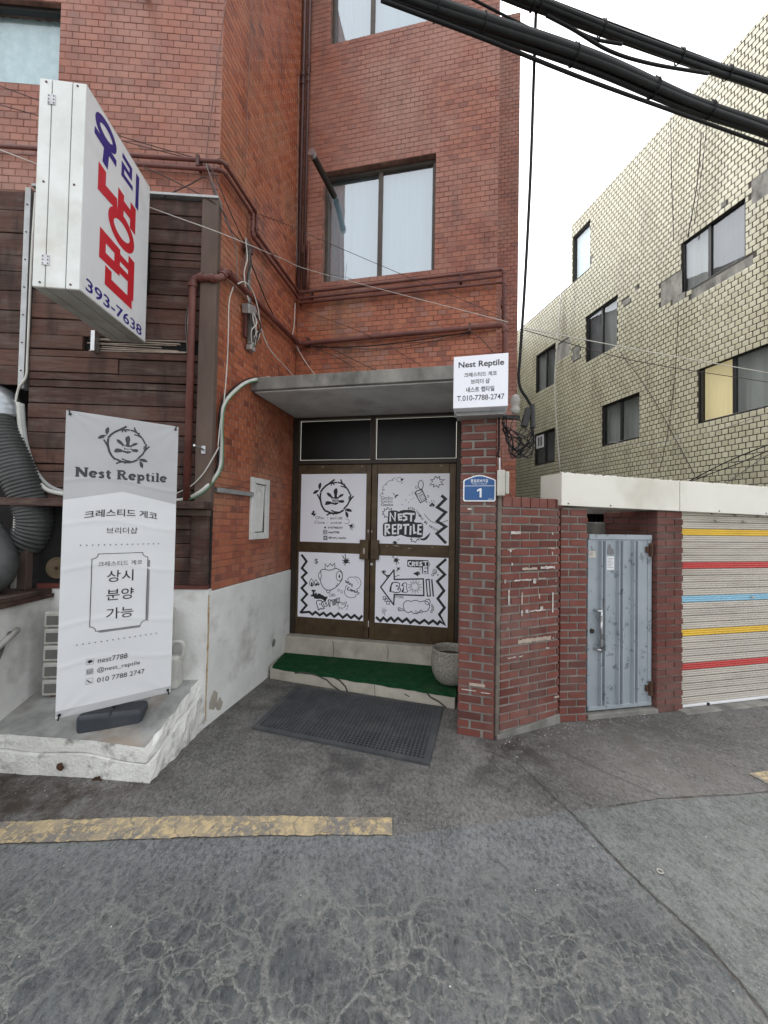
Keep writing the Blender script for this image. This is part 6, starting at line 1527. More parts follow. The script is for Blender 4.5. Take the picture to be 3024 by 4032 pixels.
put_text(mb, FP, 'Tongil-ro 39ga-gil', 0.0, (-0.190, 1.974, -0.074, 1.987), 0.0114)
mb.poly(FP, [(-0.128, 1.874), (-0.113, 1.874), (-0.113, 1.946), (-0.126, 1.946), (-0.150, 1.932), (-0.147, 1.919), (-0.128, 1.928)], 0.0114)
put_text(mb, FP, '00637', 0.0, (-0.062, 1.856, -0.024, 1.866), 0.0114)
mb.build('lettering', MT['plate_white'], pw_, fixn=False)
# junction box with conduit on the pier edge
jb = thing('junction_box', FP.pt(0.03, 1.88, 0), 'grey plastic junction box on the corner of the brick pier', 'junction box')
MB().box(FP, 0.002, 0.062, 1.885, 2.085, -0.02, 0.045).build('case', MT['box_grey'], jb, bevel=0.008)
MB().box(FP, 0.0625, 0.092, 1.90, 2.075, -0.03, 0.025).build('cover', MT['box_grey'], jb, bevel=0.006)
MB().tube([FP.pt(0.02, 2.085, 0.02), FP.pt(0.018, 2.18, 0.02)], 0.008, 8, 0).build('conduit', MT['steel'], jb)
# cable splice and insulator
sp = thing('splice_case', (1.136, 2.97, 2.42), 'black cable splice case hanging beside the white sign box', 'splice case')
MB().tube([(1.142, 2.97, 2.42), (1.136, 2.97, 2.60)], lambda L: 0.032 if 0.015 < L < 0.165 else 0.02, 12, 10).build('case', MT['black_plastic'], sp)
MB().obox((1.095, 2.98, 2.50), (0.05, 0.04, 0.15), 0, 0, 0.25).build('wing', MT['black_plastic'], sp, bevel=0.006)
ins = thing('insulator', (1.016, 3.0, 2.53), 'pale ceramic insulator on a small arm behind the white sign box', 'insulator')
MB().lathe((1.016, 3.0, 2.53), [(0.012, 0), (0.03, 0.01), (0.034, 0.04), (0.026, 0.07), (0.034, 0.085), (0.036, 0.12), (0.022, 0.15), (0.01, 0.155)], 16).build('body', MT['ceramic'], ins, smooth=True)
MB().box(Frame(0.92, 3.03, 0), 0.0, 0.14, 2.50, 2.53, -0.03, 0.01).build('arm', MT['black_plastic'], ins, bevel=0.003)
random.seed(11)
tg = ['inner', 'outer', 'lower', 'upper', 'widest', 'tightest', 'slack', 'twisted', 'lowest', 'nearest']
for k in range(13):
    P = [(0.925 + random.uniform(-0.02, 0.02), 3.0, 2.45 + random.uniform(-0.06, 0.08))]
    lowz = random.uniform(2.16, 2.36); bx_ = random.uniform(0.97, 1.10)
    P += [(0.96 + random.uniform(-0.03, 0.03), 2.985 + random.uniform(-0.03, 0.03), (2.42 + lowz) / 2 + random.uniform(-0.05, 0.05)), (bx_, 2.975 + random.uniform(-0.03, 0.02), lowz)]
    if k % 3 == 0: P += [(bx_ + 0.06, 2.97, lowz + 0.07), (bx_ - 0.02, 2.98, lowz + 0.15), (bx_ - 0.06, 2.96, lowz + 0.06), (bx_ + 0.03, 2.96, lowz - 0.01)]
    P += [(1.12 + random.uniform(-0.02, 0.03), 2.97 + random.uniform(-0.02, 0.02), (lowz + 2.42) / 2), (1.138 + random.uniform(-0.012, 0.012), 2.97, 2.425)]
    o = MB().tube(P, random.choice((0.003, 0.004, 0.006)), 6, 6).build('coiled_cable', MT['wire_black'] if k % 4 else MT['wire_dark'], smooth=True)
    tag(o, 'black cable loop in the tangle beside the white sign box' if k % 4 else 'dark brown cable loop in the tangle beside the white sign box', 'cable', 'looped cables beside the white sign box' if k % 4 else 'brown loops beside the white sign box')

# ------------------------------------------------------------------ banner on its stand
ban = thing('banner_stand', (-1.80, 2.60, 0.25), 'tall white shop banner hung on a stand with a dark water base', 'banner')
BW, BZ0, BZ1 = 0.595, 0.492, 2.297
def bwarp(a, z, d):
    u = a / BW; v = (z - BZ0) / (BZ1 - BZ0)
    w = 0.006 * math.sin(u * math.pi) * (0.4 + 0.6 * math.sin(v * math.pi)) + 0.0014 * math.sin(z * 9 + a * 2) + 0.0009 * math.sin(z * 23 - a * 7) * (0.3 + v)
    for (ca, cz) in ((0.0, BZ1), (BW, BZ1), (0.0, BZ0), (BW, BZ0)):
        r = math.hypot(a - ca, z - cz)
        w += 0.0022 * math.exp(-r / 0.16) * math.sin(12 * math.atan2(abs(z - cz), abs(a - ca) + 1e-3))
    for cz in (1.88, 1.62, 1.35, 1.02, 0.78): w += 0.0028 * math.exp(-((z - cz - 0.03 * math.sin(a * 8)) / 0.010) ** 2)
    return FBN.pt(a, z, w + d)
def bsheet(name, poly_fn, d, mat, parent, na=40, nz=140):
    mb = MB(); vs = []
    for i in range(na + 1):
        a = BW * i / na; z0, z1 = poly_fn(a)
        for k in range(nz + 1): vs.append(bwarp(a, z0 + (z1 - z0) * k / nz, d))
    m = nz + 1
    mb.add(vs, [(i * m + k, (i + 1) * m + k, (i + 1) * m + k + 1, i * m + k + 1) for i in range(na) for k in range(nz)])
    return mb.build(name, mat, parent, smooth=True, fixn=False)
cloth = bsheet('cloth', lambda a: (BZ0, BZ1), 0.0, MT['banner'], ban)
peak = lambda a: 1.767 + 0.066 * (1 - abs(a - 0.289) / 0.29)
bsheet('grey_field', lambda a: (peak(a), BZ1), 0.0010, MT['banner_grey'], cloth, 40, 60)
bsheet('grey_field', lambda a: (BZ0, 0.535), 0.0010, MT['banner_grey'], cloth, 40, 6)
# emblem: same emblem as on the door, scaled
cxs = [p[0] for e in ART[1][:LOGO_COUNT] for p in e[2]]; czs = [p[1] for e in ART[1][:LOGO_COUNT] for p in e[2]]
lx0, lx1, lz0, lz1 = min(cxs), max(cxs), min(czs), max(czs)
B = (0.152, 1.990, 0.424, 2.246)
lxf = lambda p: (B[0] + (p[0] - lx0) / (lx1 - lx0) * (B[2] - B[0]), B[1] + (p[1] - lz0) / (lz1 - lz0) * (B[3] - B[1]))
b_, w_ = art_mesh(ART[1][:LOGO_COUNT], FBN, 0.0022, bwarp, lxf, (B[2] - B[0]) / (lx1 - lx0))
b_.build('emblem', MT['ink_grey'], cloth, fixn=False); w_.build('emblem_lettering', MT['banner'], cloth, fixn=False)
pr = MB()
def bt(txt, bold, box, arch=0.0, mb=None): put_text(mb or pr, FBN, txt, bold, box, 0.0022, 0, bwarp, arch)
def ell(cx, cy, rx, ry, t0, t1, n=12): return [(cx + rx * math.cos(rad(t0 + (t1 - t0) * k / n)), cy + ry * math.sin(rad(t0 + (t1 - t0) * k / n))) for k in range(n + 1)]
SLAB = {'N': (1.62, [(.30, [(.27, .05), (.27, 1.35)]), (.34, [(.27, 1.3), (1.27, .1)]), (.26, [(1.27, .05), (1.27, 1.35)]), (.13, [(.02, .065), (.52, .065)]), (.13, [(0, 1.335), (.40, 1.335)]), (.13, [(1.02, 1.335), (1.52, 1.335)])]),
 'e': (1.06, [(.29, ell(.5, .5, .36, .36, 5, 320)), (.12, [(.3, .5), (.84, .5)])]),
 's': (.90, [(.25, [(.70, .80), (.45, .88), (.22, .74), (.40, .56), (.62, .42), (.60, .2), (.38, .12), (.12, .2)])]),
 't': (.78, [(.28, [(.34, 1.22), (.34, .26), (.44, .12), (.66, .14)]), (.14, [(.06, .9), (.68, .9)])]),
 'R': (1.52, [(.32, [(.30, .05), (.30, 1.35)]), (.22, [(.40, 1.29), (.82, 1.29), (1.02, 1.05), (.82, .76), (.40, .76)]), (.28, [(.72, .70), (1.04, .14), (1.40, .10)]), (.13, [(.02, .065), (.60, .065)]), (.13, [(0, 1.335), (.40, 1.335)])]),
 'p': (1.14, [(.28, [(.28, -.36), (.28, .92)]), (.26, ell(.62, .5, .30, .34, 0, 360, 16)), (.12, [(.04, -.38), (.58, -.38)]), (.12, [(.02, .90), (.30, .90)])]),
 'i': (.64, [(.28, [(.30, .05), (.30, .92)]), (.12, [(.04, .06), (.58, .06)]), (.12, [(.04, .90), (.30, .90)]), (.26, [(.28, 1.2), (.30, 1.34)])]),
 'l': (.64, [(.28, [(.30, .05), (.30, 1.40)]), (.12, [(.04, .06), (.58, .06)]), (.12, [(.04, 1.38), (.30, 1.38)])]), ' ': (.62, [])}
hw = sum(SLAB[c][0] for c in 'Nest Reptile'); un = 0.486 / hw; cx_ = 0.050
hd_ = MB()
for c in 'Nest Reptile':
    for q, (w, P) in enumerate(SLAB[c][1]): hd_.ribbon(FBN, [(cx_ + x * un, 1.908 + y * un * 1.02) for x, y in P], w * un * 1.2, 0.0020 + 0.0001 * q, bwarp, cap=False)
    cx_ += SLAB[c][0] * un
hd_.build('heading', MT['ink_grey'], cloth, fixn=False)
bt('크레스티드 게코', 0.012, (0.101, 1.655, 0.484, 1.702), 0.020)
bt('브리더샵', 0.0, (0.211, 1.566, 0.374, 1.606))
bt('크레스티드 게코', 0.0, (0.176, 1.366, 0.405, 1.396))
bt('상시', 0.004, (0.222, 1.266, 0.360, 1.338)); bt('분양', 0.004, (0.222, 1.151, 0.366, 1.222)); bt('가능', 0.004, (0.224, 1.036, 0.366, 1.104))
bt('nest7788', 0.0, (0.191, 0.776, 0.342, 0.808)); bt('@nest_reptile', 0.0, (0.189, 0.714, 0.411, 0.748)); bt('010 7788 2747', 0.0, (0.190, 0.657, 0.438, 0.686))
def arc(c, r, t0, t1, n=6): return [(c[0] + r * math.cos(rad(t0 + (t1 - t0) * k / n)), c[1] + r * math.sin(rad(t0 + (t1 - t0) * k / n))) for k in range(n + 1)]
x0, x1, z0, z1, r_ = 0.145, 0.437, 0.972, 1.443, 0.030
loop = arc((x0, z1), r_, -90, 0)[::1] + arc((x1, z1), r_, 180, 270) + arc((x1, z0), r_, 90, 180) + arc((x0, z0), r_, 0, 90)
pr.ribbon(FBN, loop + [loop[0]], 0.0035, 0.0022, bwarp)
pr.build('print', MT['ink'], cloth, fixn=False)
gs = MB()
gs.poly(FBN, [(x1 + 0.003, z1 - 0.05), (x1 + 0.013, z1 - 0.05), (x1 + 0.013, z0 + 0.02), (x1 + 0.003, z0 + 0.03)], 0.0018, bwarp)
gs.poly(FBN, [(x0 + 0.04, z0 - 0.003), (x1 - 0.03, z0 - 0.003), (x1 - 0.03, z0 - 0.012), (x0 + 0.05, z0 - 0.012)], 0.0018, bwarp)
for k in range(15):
    for zz, ax in ((1.498, 0.088 + 0.408 * k / 14), (0.905, 0.087 + 0.411 * k / 14)):
        gs.poly(FBN, [(ax + 0.0042 * math.cos(t * 0.785), zz + 0.0042 * math.sin(t * 0.785)) for t in range(8)], 0.0022, bwarp)
gs.build('grey_print', MT['print_grey'], cloth, fixn=False)
ic = MB()
for zz, kind in ((0.792, 0), (0.733, 1), (0.675, 2)):
    c_ = (0.153, zz); h = 0.0165
    ic.ribbon(FBN, [(c_[0] - h, zz - h), (c_[0] + h, zz - h), (c_[0] + h, zz + h), (c_[0] - h, zz + h), (c_[0] - h, zz - h)], 0.0012, 0.0022, bwarp)
    if kind == 0:
        ic.poly(FBN, [(c_[0] + 0.0125 * math.cos(t * 0.449), zz + 0.002 + 0.009 * math.sin(t * 0.449)) for t in range(14)], 0.0023, bwarp)
        ic.poly(FBN, [(c_[0] - 0.007, zz - 0.003), (c_[0] - 0.005, zz - 0.0125), (c_[0] + 0.001, zz - 0.005)], 0.0026, bwarp)
    elif kind == 1:
        ic.ribbon(FBN, [(c_[0] - 0.011, zz - 0.011), (c_[0] + 0.011, zz - 0.011), (c_[0] + 0.011, zz + 0.011), (c_[0] - 0.011, zz + 0.011), (c_[0] - 0.011, zz - 0.011)], 0.0025, 0.0023, bwarp)
        R = [(c_[0] + 0.0058 * math.cos(t * 0.5236), zz + 0.0058 * math.sin(t * 0.5236)) for t in range(12)]
        ic.ribbon(FBN, R + [R[0]], 0.0025, 0.0026, bwarp)
    else:
        ic.ribbon(FBN, [(c_[0] - 0.009, zz + 0.007), (c_[0] - 0.006, zz), (c_[0] + 0.001, zz - 0.006), (c_[0] + 0.009, zz - 0.008)], 0.0055, 0.0023, bwarp)
ic.build('icons', MT['ink'], cloth, fixn=False)
for (a, z) in ((0.018, BZ1 - 0.022), (BW - 0.018, BZ1 - 0.022), (0.018, BZ0 + 0.02), (BW - 0.018, BZ0 + 0.02)):
    p = bwarp(a, z, 0.002)
    m = MB().tube([p - FBN.n * 0.012, p + FBN.n * 0.008], 0.008, 10, 0); m.tube([p + FBN.n * 0.006, p + FBN.n * 0.006 + Vector((0, 0, 0.03 if z > 1 else -0.03)) + FBN.e * (-0.006 if a < 0.3 else 0.006)], 0.004, 6, 0)
    m.build('clip', MT['black_plastic'], ban)
tb = Frame(-2.0, 2.55, 17)
tank = MB()
for (q0, q1, z0_, z1_, e0) in ((0.0, 0.385, 0.0, 0.055, 0.0), (0.012, 0.373, 0.055, 0.105, 0.012), (0.03, 0.355, 0.105, 0.125, 0.03)):
    pass
tank.box(tb, 0.0, 0.385, 0.232, 0.355, -0.17, 0.0)
to = tank.build('water_base', MT['tank'], ban, bevel=0.028, seg=4)
MB().box(tb, 0.19, 0.20, 0.25, 0.358, -0.16, 0.002).build('moulding', MT['tank'], to, bevel=0.003)
cpt = tb.pt(0.19, 0.355, -0.09)
top = FBN.pt(0.297, 1.30, -0.05)
MB().tube([cpt - Vector((0, 0, 0.03)), top], 0.012, 10, 0).build('pole', MT['steel'], ban, smooth=True)
for (a, z) in ((0.018, BZ1 - 0.02), (BW - 0.018, BZ1 - 0.02), (0.018, BZ0 + 0.02), (BW - 0.018, BZ0 + 0.02)):
    MB().tube([top, (top + FBN.pt(a, z, -0.02)) / 2 - FBN.n * 0.03, FBN.pt(a, z, -0.012)], 0.006, 8, 6).build('arm', MT['black_plastic'], ban, smooth=True)

# ------------------------------------------------------------------ white platform of two slabs
pf = thing('platform', (-2.0, 2.8, 0), 'chipped white plastered platform under the banner, two slabs high', 'platform')
def slab(outline, zf0, zf1, name, mat, jit=0.0, topmat=None):
    pts = []
    n = len(outline)
    for i in range(n):
        p, q = Vector(outline[i]), Vector(outline[(i + 1) % n])
        k = max(int((q - p).length / 0.05), 1)
        for j in range(k):
            t = p + (q - p) * (j / k)
            pts.append(t)
    mb = MB(); N = len(pts); lev = 4
    rs_ = [[random.uniform(-jit, jit) for _ in range(lev)] for _ in range(N)]
    cx = sum(p.x for p in pts) / N; cy = sum(p.y for p in pts) / N
    vs = []
    for l in range(lev):
        f = l / (lev - 1)
        for i, p in enumerate(pts):
            d = Vector((p.x - cx, p.y - cy)).normalized() * (rs_[i][l] - (jit * 0.8 if l == lev - 1 else 0))
            vs.append(Vector((p.x + d.x, p.y + d.y, zf0(p.x, p.y) * (1 - f) + zf1(p.x, p.y) * f + (random.uniform(-jit, jit) * 0.3 if 0 < l < lev - 1 else 0))))
    fs = [(l * N + i, l * N + (i + 1) % N, (l + 1) * N + (i + 1) % N, (l + 1) * N + i) for l in range(lev - 1) for i in range(N)]
    mb.add(vs, fs)
    o = mb.build(name, mat, pf, fixn=False)
    t = MB(); t.add([v for v in vs[(lev - 1) * N:]], [tuple(range(N))])
    t.build('slab_top', topmat or mat, o, fixn=False)
    return o
ramp_z = lambda x, y: 0.212 + 0.255 * (y - 2.45)
low = [(-1.440, 2.455), (-1.425, 3.10), (-2.60, 3.03), (-2.72, 2.52), (-4.2, 2.45), (-4.2, 2.55), (-2.45, 2.535)]
low = [(-1.440, 2.455), (-1.405, 3.115), (-4.2, 2.95), (-4.2, 2.47), (-2.45, 2.525), (-1.90, 2.50)]
slab(low, lambda x, y: -0.02, lambda x, y: ramp_z(x, y) - 0.095 + 0.012 * math.sin(x * 9), 'lower_slab', MT['plaster_old'], 0.010)
upp = [(-1.470, 2.462), (-1.450, 3.112), (-4.2, 2.95), (-4.2, 2.48), (-2.45, 2.545), (-1.90, 2.515)]
slab(upp, lambda x, y: ramp_z(x, y) - 0.088 + 0.010 * math.sin(x * 9), ramp_z, 'upper_slab', MT['plaster_old'], 0.012, MT['platform_top'])
chp = MB()
for (p, r) in (((-2.03, 2.497, 0.075), 0.035), ((-1.78, 2.488, 0.0), 0.04)):
    fr0 = Frame(p[0], p[1], -3)
    chp.poly(fr0, [(r * random.uniform(0.6, 1.2) * math.cos(t * 0.6), p[2] + r * random.uniform(0.5, 0.9) * math.sin(t * 0.6)) for t in range(10)], 0.016)
chp.build('bare_patch', MT['rust'], pf, fixn=False)

# ------------------------------------------------------------------ mat, carpet, planter
carp = MB()
C0, C1 = A0 + Vector((0.03, -0.01, 0)), A1 + Vector((0.01, -0.01, 0))
D0, D1 = FD.pt(0.02, 0, 0.165), FD.pt(1.93, 0, 0.145)
n = 30; vs = []
for k in range(n + 1):
    t = k / n
    f = C0.lerp(C1, t); r_ = D0.lerp(D1, t)
    for (q, zz) in ((f + Vector((0, 0, 0)), 0.112 + random.uniform(-0.004, 0.004)), (f, 0.136), (f.lerp(r_, 0.04), 0.142), (f.lerp(r_, 0.5), 0.1425 + random.uniform(0, 0.002)), (r_, 0.142)):
        vs.append(Vector((q.x, q.y, zz)))
carp.add(vs, [(k * 5 + i, (k + 1) * 5 + i, (k + 1) * 5 + i + 1, k * 5 + i + 1) for k in range(n) for i in range(4)])
tag(carp.build('carpet', MT['carpet'], smooth=False, fixn=False), 'green artificial turf carpet covering the lower doorstep', 'carpet')

mat_ = thing('door_mat', (-0.24, 3.28, 0), 'black rubber door mat with round drainage holes below the step', 'mat')
m00, m10 = Vector((-1.022, 3.095, 0)), Vector((0.341, 2.673, 0)); m01, m11 = Vector((-0.849, 3.881, 0)), Vector((0.563, 3.492, 0))
def mpt(u, v, z): return (m00 * (1 - u) + m10 * u) * (1 - v) + (m01 * (1 - u) + m11 * u) * v + Vector((0, 0, z))
nu, nv = 44, 25
bu, bv = 0.028, 0.05
lat = MB()
cu_, cv_ = (1 - 2 * bu) / nu, (1 - 2 * bv) / nv
for i in range(nu):
    for j in range(nv):
        u0, v0 = bu + i * cu_, bv + j * cv_
        uc, vc = u0 + cu_ / 2, v0 + cv_ / 2
        solid = 1.0 if (i % 11 == 10 or j % 8 == 7) else 0.74
        rim = [(-.5, -.5), (0, -.5), (.5, -.5), (.5, 0), (.5, .5), (0, .5), (-.5, .5), (-.5, 0)]
        ho = [(-.29, -.29), (0, -.41), (.29, -.29), (.41, 0), (.29, .29), (0, .41), (-.29, .29), (-.41, 0)]
        k_ = 0.82 if solid == 1.0 else 1.0
        o = len(lat.v)
        lat.v += [mpt(uc + a * cu_, vc + b * cv_, 0.018) for a, b in rim]
        lat.v += [mpt(uc + a * k_ * cu_, vc + b * k_ * cv_, 0.0195) for a, b in ho]
        lat.v += [mpt(uc + a * k_ * cu_, vc + b * k_ * cv_, 0.001) for a, b in ho]
        for q in range(8):
            w = (q + 1) % 8
            lat.f.append((o + q, o + w, o + 8 + w, o + 8 + q)); lat.f.append((o + 8 + q, o + 8 + w, o + 16 + w, o + 16 + q))
lat.build('ring_lattice', MT['rubber'], mat_, fixn=False)
dirt = MB().quad(mpt(0.01, 0.02, 0.003), mpt(0.99, 0.02, 0.003), mpt(0.99, 0.98, 0.003), mpt(0.01, 0.98, 0.003)); dirt.build('hole_shade', MT['soil'], mat_, fixn=False)  # dark sheet added under the lattice: shade inside the holes put into its colour
bd = MB()
for (u0, u1, v0, v1) in ((0, 1, 0, bv), (0, 1, 1 - bv, 1), (0, bu, bv, 1 - bv), (1 - bu, 1, bv, 1 - bv)):
    P = [mpt(u0, v0, 0), mpt(u1, v0, 0), mpt(u1, v1, 0), mpt(u0, v1, 0)]
    up = Vector((0, 0, 0.0175))
    bd.add(P + [p + up for p in P], [(0, 1, 2, 3), (4, 5, 6, 7), (0, 1, 5, 4), (1, 2, 6, 5), (2, 3, 7, 6), (3, 0, 4, 7)])
bd.build('border', MT['rubber'], mat_)

pot = thing('planter', (0.665, 3.68, 0.14), 'round speckled stone planter with bare soil on the green step', 'planter')
prof = [(0.060, 0.0), (0.10, 0.012), (0.140, 0.05), (0.168, 0.11), (0.180, 0.18), (0.178, 0.25), (0.166, 0.31), (0.170, 0.325), (0.163, 0.333), (0.150, 0.325), (0.150, 0.28), (0.145, 0.25)]
MB().lathe((0.655, 3.70, 0.143), prof, 36).build('bowl', MT['granite'], pot, smooth=True)
sl = MB().lathe((0.655, 3.70, 0.143), [(0.001, 0.262), (0.06, 0.27), (0.147, 0.258)], 20); sl.build('soil', MT['soil'], pot)

# ------------------------------------------------------------------ clutter by the kitchen bay
cr = thing('plastic_crate', (-2.45, 2.9, 0.3), 'stack of dirty white slotted crates half hidden behind the banner', 'crate')
fc = Frame(-2.50, 2.86, 8)
for k in range(5):
    z0 = 0.34 + k * 0.125
    c0 = MB().box(fc, 0.0, 0.87, z0, z0 + 0.118, -0.16, 0.0).build('crate_layer', MT['white_plastic'], cr, bevel=0.012)
    for q in range(2):
        MB().box(fc, 0.02 + q * 0.42, 0.42 + q * 0.42, z0 + 0.022, z0 + 0.088, 0.0005, 0.003).build('slot', MT['ac_slot'], c0)
ft = MB()
for q in (0.05, 0.8): ft.box(fc, q, q + 0.1, 0.27, 0.339, -0.12, -0.02)
ft.build('foot', MT['rust_pipe'], cr)
jg = thing('jerrycan', (-1.575, 2.99, 0.37), 'white plastic jerrycan with a looped handle against the plaster wall', 'jerrycan')
fj = Frame(-1.715, 2.97, 5)
MB().box(fj, 0.0, 0.155, 0.345, 0.60, -0.11, 0.0).build('body', MT['white_plastic'], jg, bevel=0.03, seg=4)
MB().tube([fj.pt(0.145, 0.56, -0.055), fj.pt(0.172, 0.62, -0.055), fj.pt(0.160, 0.69, -0.055), fj.pt(0.10, 0.70, -0.055), fj.pt(0.07, 0.66, -0.055), fj.pt(0.05, 0.59, -0.055)], 0.016, 10, 6).build('handle', MT['white_plastic'], jg, smooth=True)
MB().lathe(fj.pt(0.04, 0.60, -0.055), [(0.03, 0), (0.03, 0.04), (0.022, 0.045)], 14).build('cap', MT['white_plastic'], jg)
def hose(name, pts, r, label, grp, mat='hose', pitch=0.026, amp=0.10):
    P = smooth_path(pts, 10)
    L = sum((P[i + 1] - P[i]).length for i in range(len(P) - 1)); n = int(L / (pitch / 5))
    out = []; seg = 0; acc = 0.0
    cum = [0.0]
    for i in range(len(P) - 1): cum.append(cum[-1] + (P[i + 1] - P[i]).length)
    for k in range(n + 1):
        s_ = L * k / n
        while seg < len(P) - 2 and cum[seg + 1] < s_: seg += 1
        t = (s_ - cum[seg]) / max(cum[seg + 1] - cum[seg], 1e-6)
        out.append(P[seg].lerp(P[seg + 1], min(t, 1)))
    o = MB().tube(out, lambda l: r * (1 + amp * abs(math.sin(math.pi * l / pitch)) - amp / 2), 22, 0).build(name, MT[mat], smooth=True)
    return tag(o, label, 'duct', grp)
H = 'flexible ducts at the kitchen bay'
hose('corrugated_duct', [(-3.25, 3.0, 2.75), (-3.05, 2.96, 2.50), (-2.93, 2.94, 2.25), (-2.82, 2.95, 2.0), (-2.74, 2.98, 1.78), (-2.72, 3.0, 1.60), (-2.80, 3.0, 1.45), (-2.98, 2.98, 1.42), (-3.2, 2.95, 1.55)], 0.12, 'grey corrugated duct bending down behind the timber rail', H)
hose('flexible_duct', [(-3.0, 2.86, 1.62), (-2.85, 2.82, 1.46), (-2.755, 2.78, 1.32), (-2.78, 2.74, 1.20), (-2.95, 2.72, 1.19), (-3.2, 2.7, 1.2)], 0.10, 'smooth dark green duct bulging at the lower left over the ledge', H, 'hose', 0.05, 0.04)
o = MB().tube([FL.pt(1.95, 2.64, -0.12), FL.pt(1.74, 2.60, -0.05), FL.pt(1.60, 2.52, 0.03), FL.pt(1.56, 2.40, 0.05)], lambda l: 0.125 + (0.006 if (l % 0.09) < 0.02 else 0), 20, 12).build('metal_duct', MT['duct_metal'], smooth=True)
tag(o, 'shiny metal duct elbow emerging from the dark opening above the hose', 'duct', H)
o = MB().box(FL, 1.36, 1.385, 1.12, 1.735, 0.125, 0.145).build('white_stick', MT['white_plastic'])
tag(o, 'narrow white batten leaning on the post below the timber rail', 'batten')
vv = thing('cable_reel', FL.pt(1.0, 1.2, -0.1), 'dull brown round wooden disc in the dark opening beside the banner', 'disc')
disc(FL, 1.155, 1.26, 0.085, 0.006, 0.02, 24).build('disc', MT['old_wood'], vv, bevel=0.005); disc(FL, 1.155, 1.26, 0.012, 0.02, 0.03, 12).build('hub', MT['pipe_dark'], vv)
for k, (z, a) in enumerate(((0.82, 0.0), (0.80, 0.02), (0.775, 0.05), (0.75, 0.06))):
    o = MB().tube([Vector((-2.585, 2.75 - a, 0.86)), Vector((-2.57, 2.55, z - 0.05 - 0.02 * k)), Vector((-2.60, 2.3, z - 0.03)), Vector((-2.63, 2.0, z + 0.02))], 0.007 if k else 0.02, 8, 6).build('wall_cable', MT['wire_grey'] if k else MT['white_plastic'], smooth=True)
    tag(o, 'thick white pipe curving along the low plaster wall' if k == 0 else 'thin grey cable sagging below the white pipe on the low plaster wall', 'cable', 'cables on the low plaster wall')
lamp = thing('wall_lamp', FL.pt(1.66, 4.28, 0.2), 'bare glass bulb lamp on a black arm above the dark boards', 'lamp')
MB().tube([FL.pt(1.85, 4.42, 0.12), FL.pt(1.72, 4.34, 0.18), FL.pt(1.67, 4.30, 0.2)], 0.012, 8, 5).build('arm', MT['black_plastic'], lamp, smooth=True)
MB().lathe(FL.pt(1.655, 4.225, 0.2), [(0.012, -0.02), (0.034, 0.0), (0.042, 0.03), (0.036, 0.06), (0.018, 0.08)], 16).build('bulb', MT['glass_sky'], lamp, smooth=True)
cc = thing('wall_fitting', FL.pt(0.63, 5.93, 0), 'black conical fitting fixed high on the pinkish tiled wall', 'fitting')
MB().tube([FL.pt(0.63, 5.99, 0.0), FL.pt(0.63, 5.96, 0.07), FL.pt(0.63, 5.92, 0.12)], lambda l: 0.022 + l * 0.10, 14, 5).build('cone', MT['black_plastic'], cc, smooth=True)
bo = thing('wall_bracket', FL.pt(0.037, 2.21, 0.08), 'small steel rod bracket bolted to the brown corner post', 'bracket')
MB().box(FL, 0.018, 0.05, 2.18, 2.245, 0.0755, 0.083).build('plate', MT['steel'], bo, bevel=0.003)
MB().tube([FL.pt(0.034, 2.215, 0.083), FL.pt(0.055, 2.225, 0.20)], 0.009, 10, 0).build('rod', MT['steel'], bo)
fl = thing('flue_pipe', FD.pt(0.40, 5.55, 0.1), 'short metal flue pipe poking out of the lower red facade window', 'flue')
MB().tube([FD.pt(0.42, 5.62, -0.08), FD.pt(0.345, 5.66, 0.45)], 0.035, 16, 0).build('tube', MT['bronze_dark'], fl)
MB().tube([FD.pt(0.348, 5.659, 0.42), FD.pt(0.340, 5.665, 0.47)], 0.042, 16, 0).build('collar', MT['steel'], fl)

# ------------------------------------------------------------------ gas pipes on the red walls
def pipe(label, pts, r, brackets, mat='rust_pipe', name='gas_pipe'):
    t = thing(name, pts[0], label, 'pipe', 'gas pipes on the red building')
    m = MB(); P = [Vector(p) for p in pts]
    Q = [P[0]]
    for i in range(1, len(P) - 1):
        a = (P[i - 1] - P[i]).normalized(); b = (P[i + 1] - P[i]).normalized(); k = min(r * 2.2, (P[i - 1] - P[i]).length * .4, (P[i + 1] - P[i]).length * .4)
        for s_ in range(5):
            u = s_ / 4
            Q.append((P[i] + a * k) * (1 - u) ** 2 + P[i] * (2 * u * (1 - u)) + (P[i] + b * k) * u * u)
    Q.append(P[-1])
    m.tube(Q, r, 12, 0).build('tube', MT[mat], t, smooth=True)
    for i in range(1, len(P) - 1):
        a = (P[i - 1] - P[i]).normalized(); b = (P[i + 1] - P[i]).normalized()
        e = MB()
        for v in (a, b): e.tube([P[i] + v * r * 1.8, P[i] + v * r * 3.0], r * 1.28, 12, 0)
        e.build('elbow_collar', MT[mat], t)
    for (fr, a, z) in brackets:
        b_ = MB().box(fr, a - 0.012, a + 0.012, z - 0.045, z + 0.045, -0.003, 0.055 + r); b_.build('bracket', MT['pipe_dark'], t)
    return t
pipe('upper red gas pipe stepping from the street wall round to the facade', [FL.pt(3.0, 4.575, 0.05), FL.pt(-0.05, 4.575, 0.05), FS.pt(1.03, 4.575, 0.05), FS.pt(1.03, 4.385, 0.05), FS.pt(0.06, 4.385, 0.05), FD.pt(2.40, 4.397, 0.06), FD.pt(2.40, 3.86, 0.06)], 0.016, [(FD, 0.2, 4.35), (FD, 1.95, 4.35), (FL, 0.15, 4.56)])
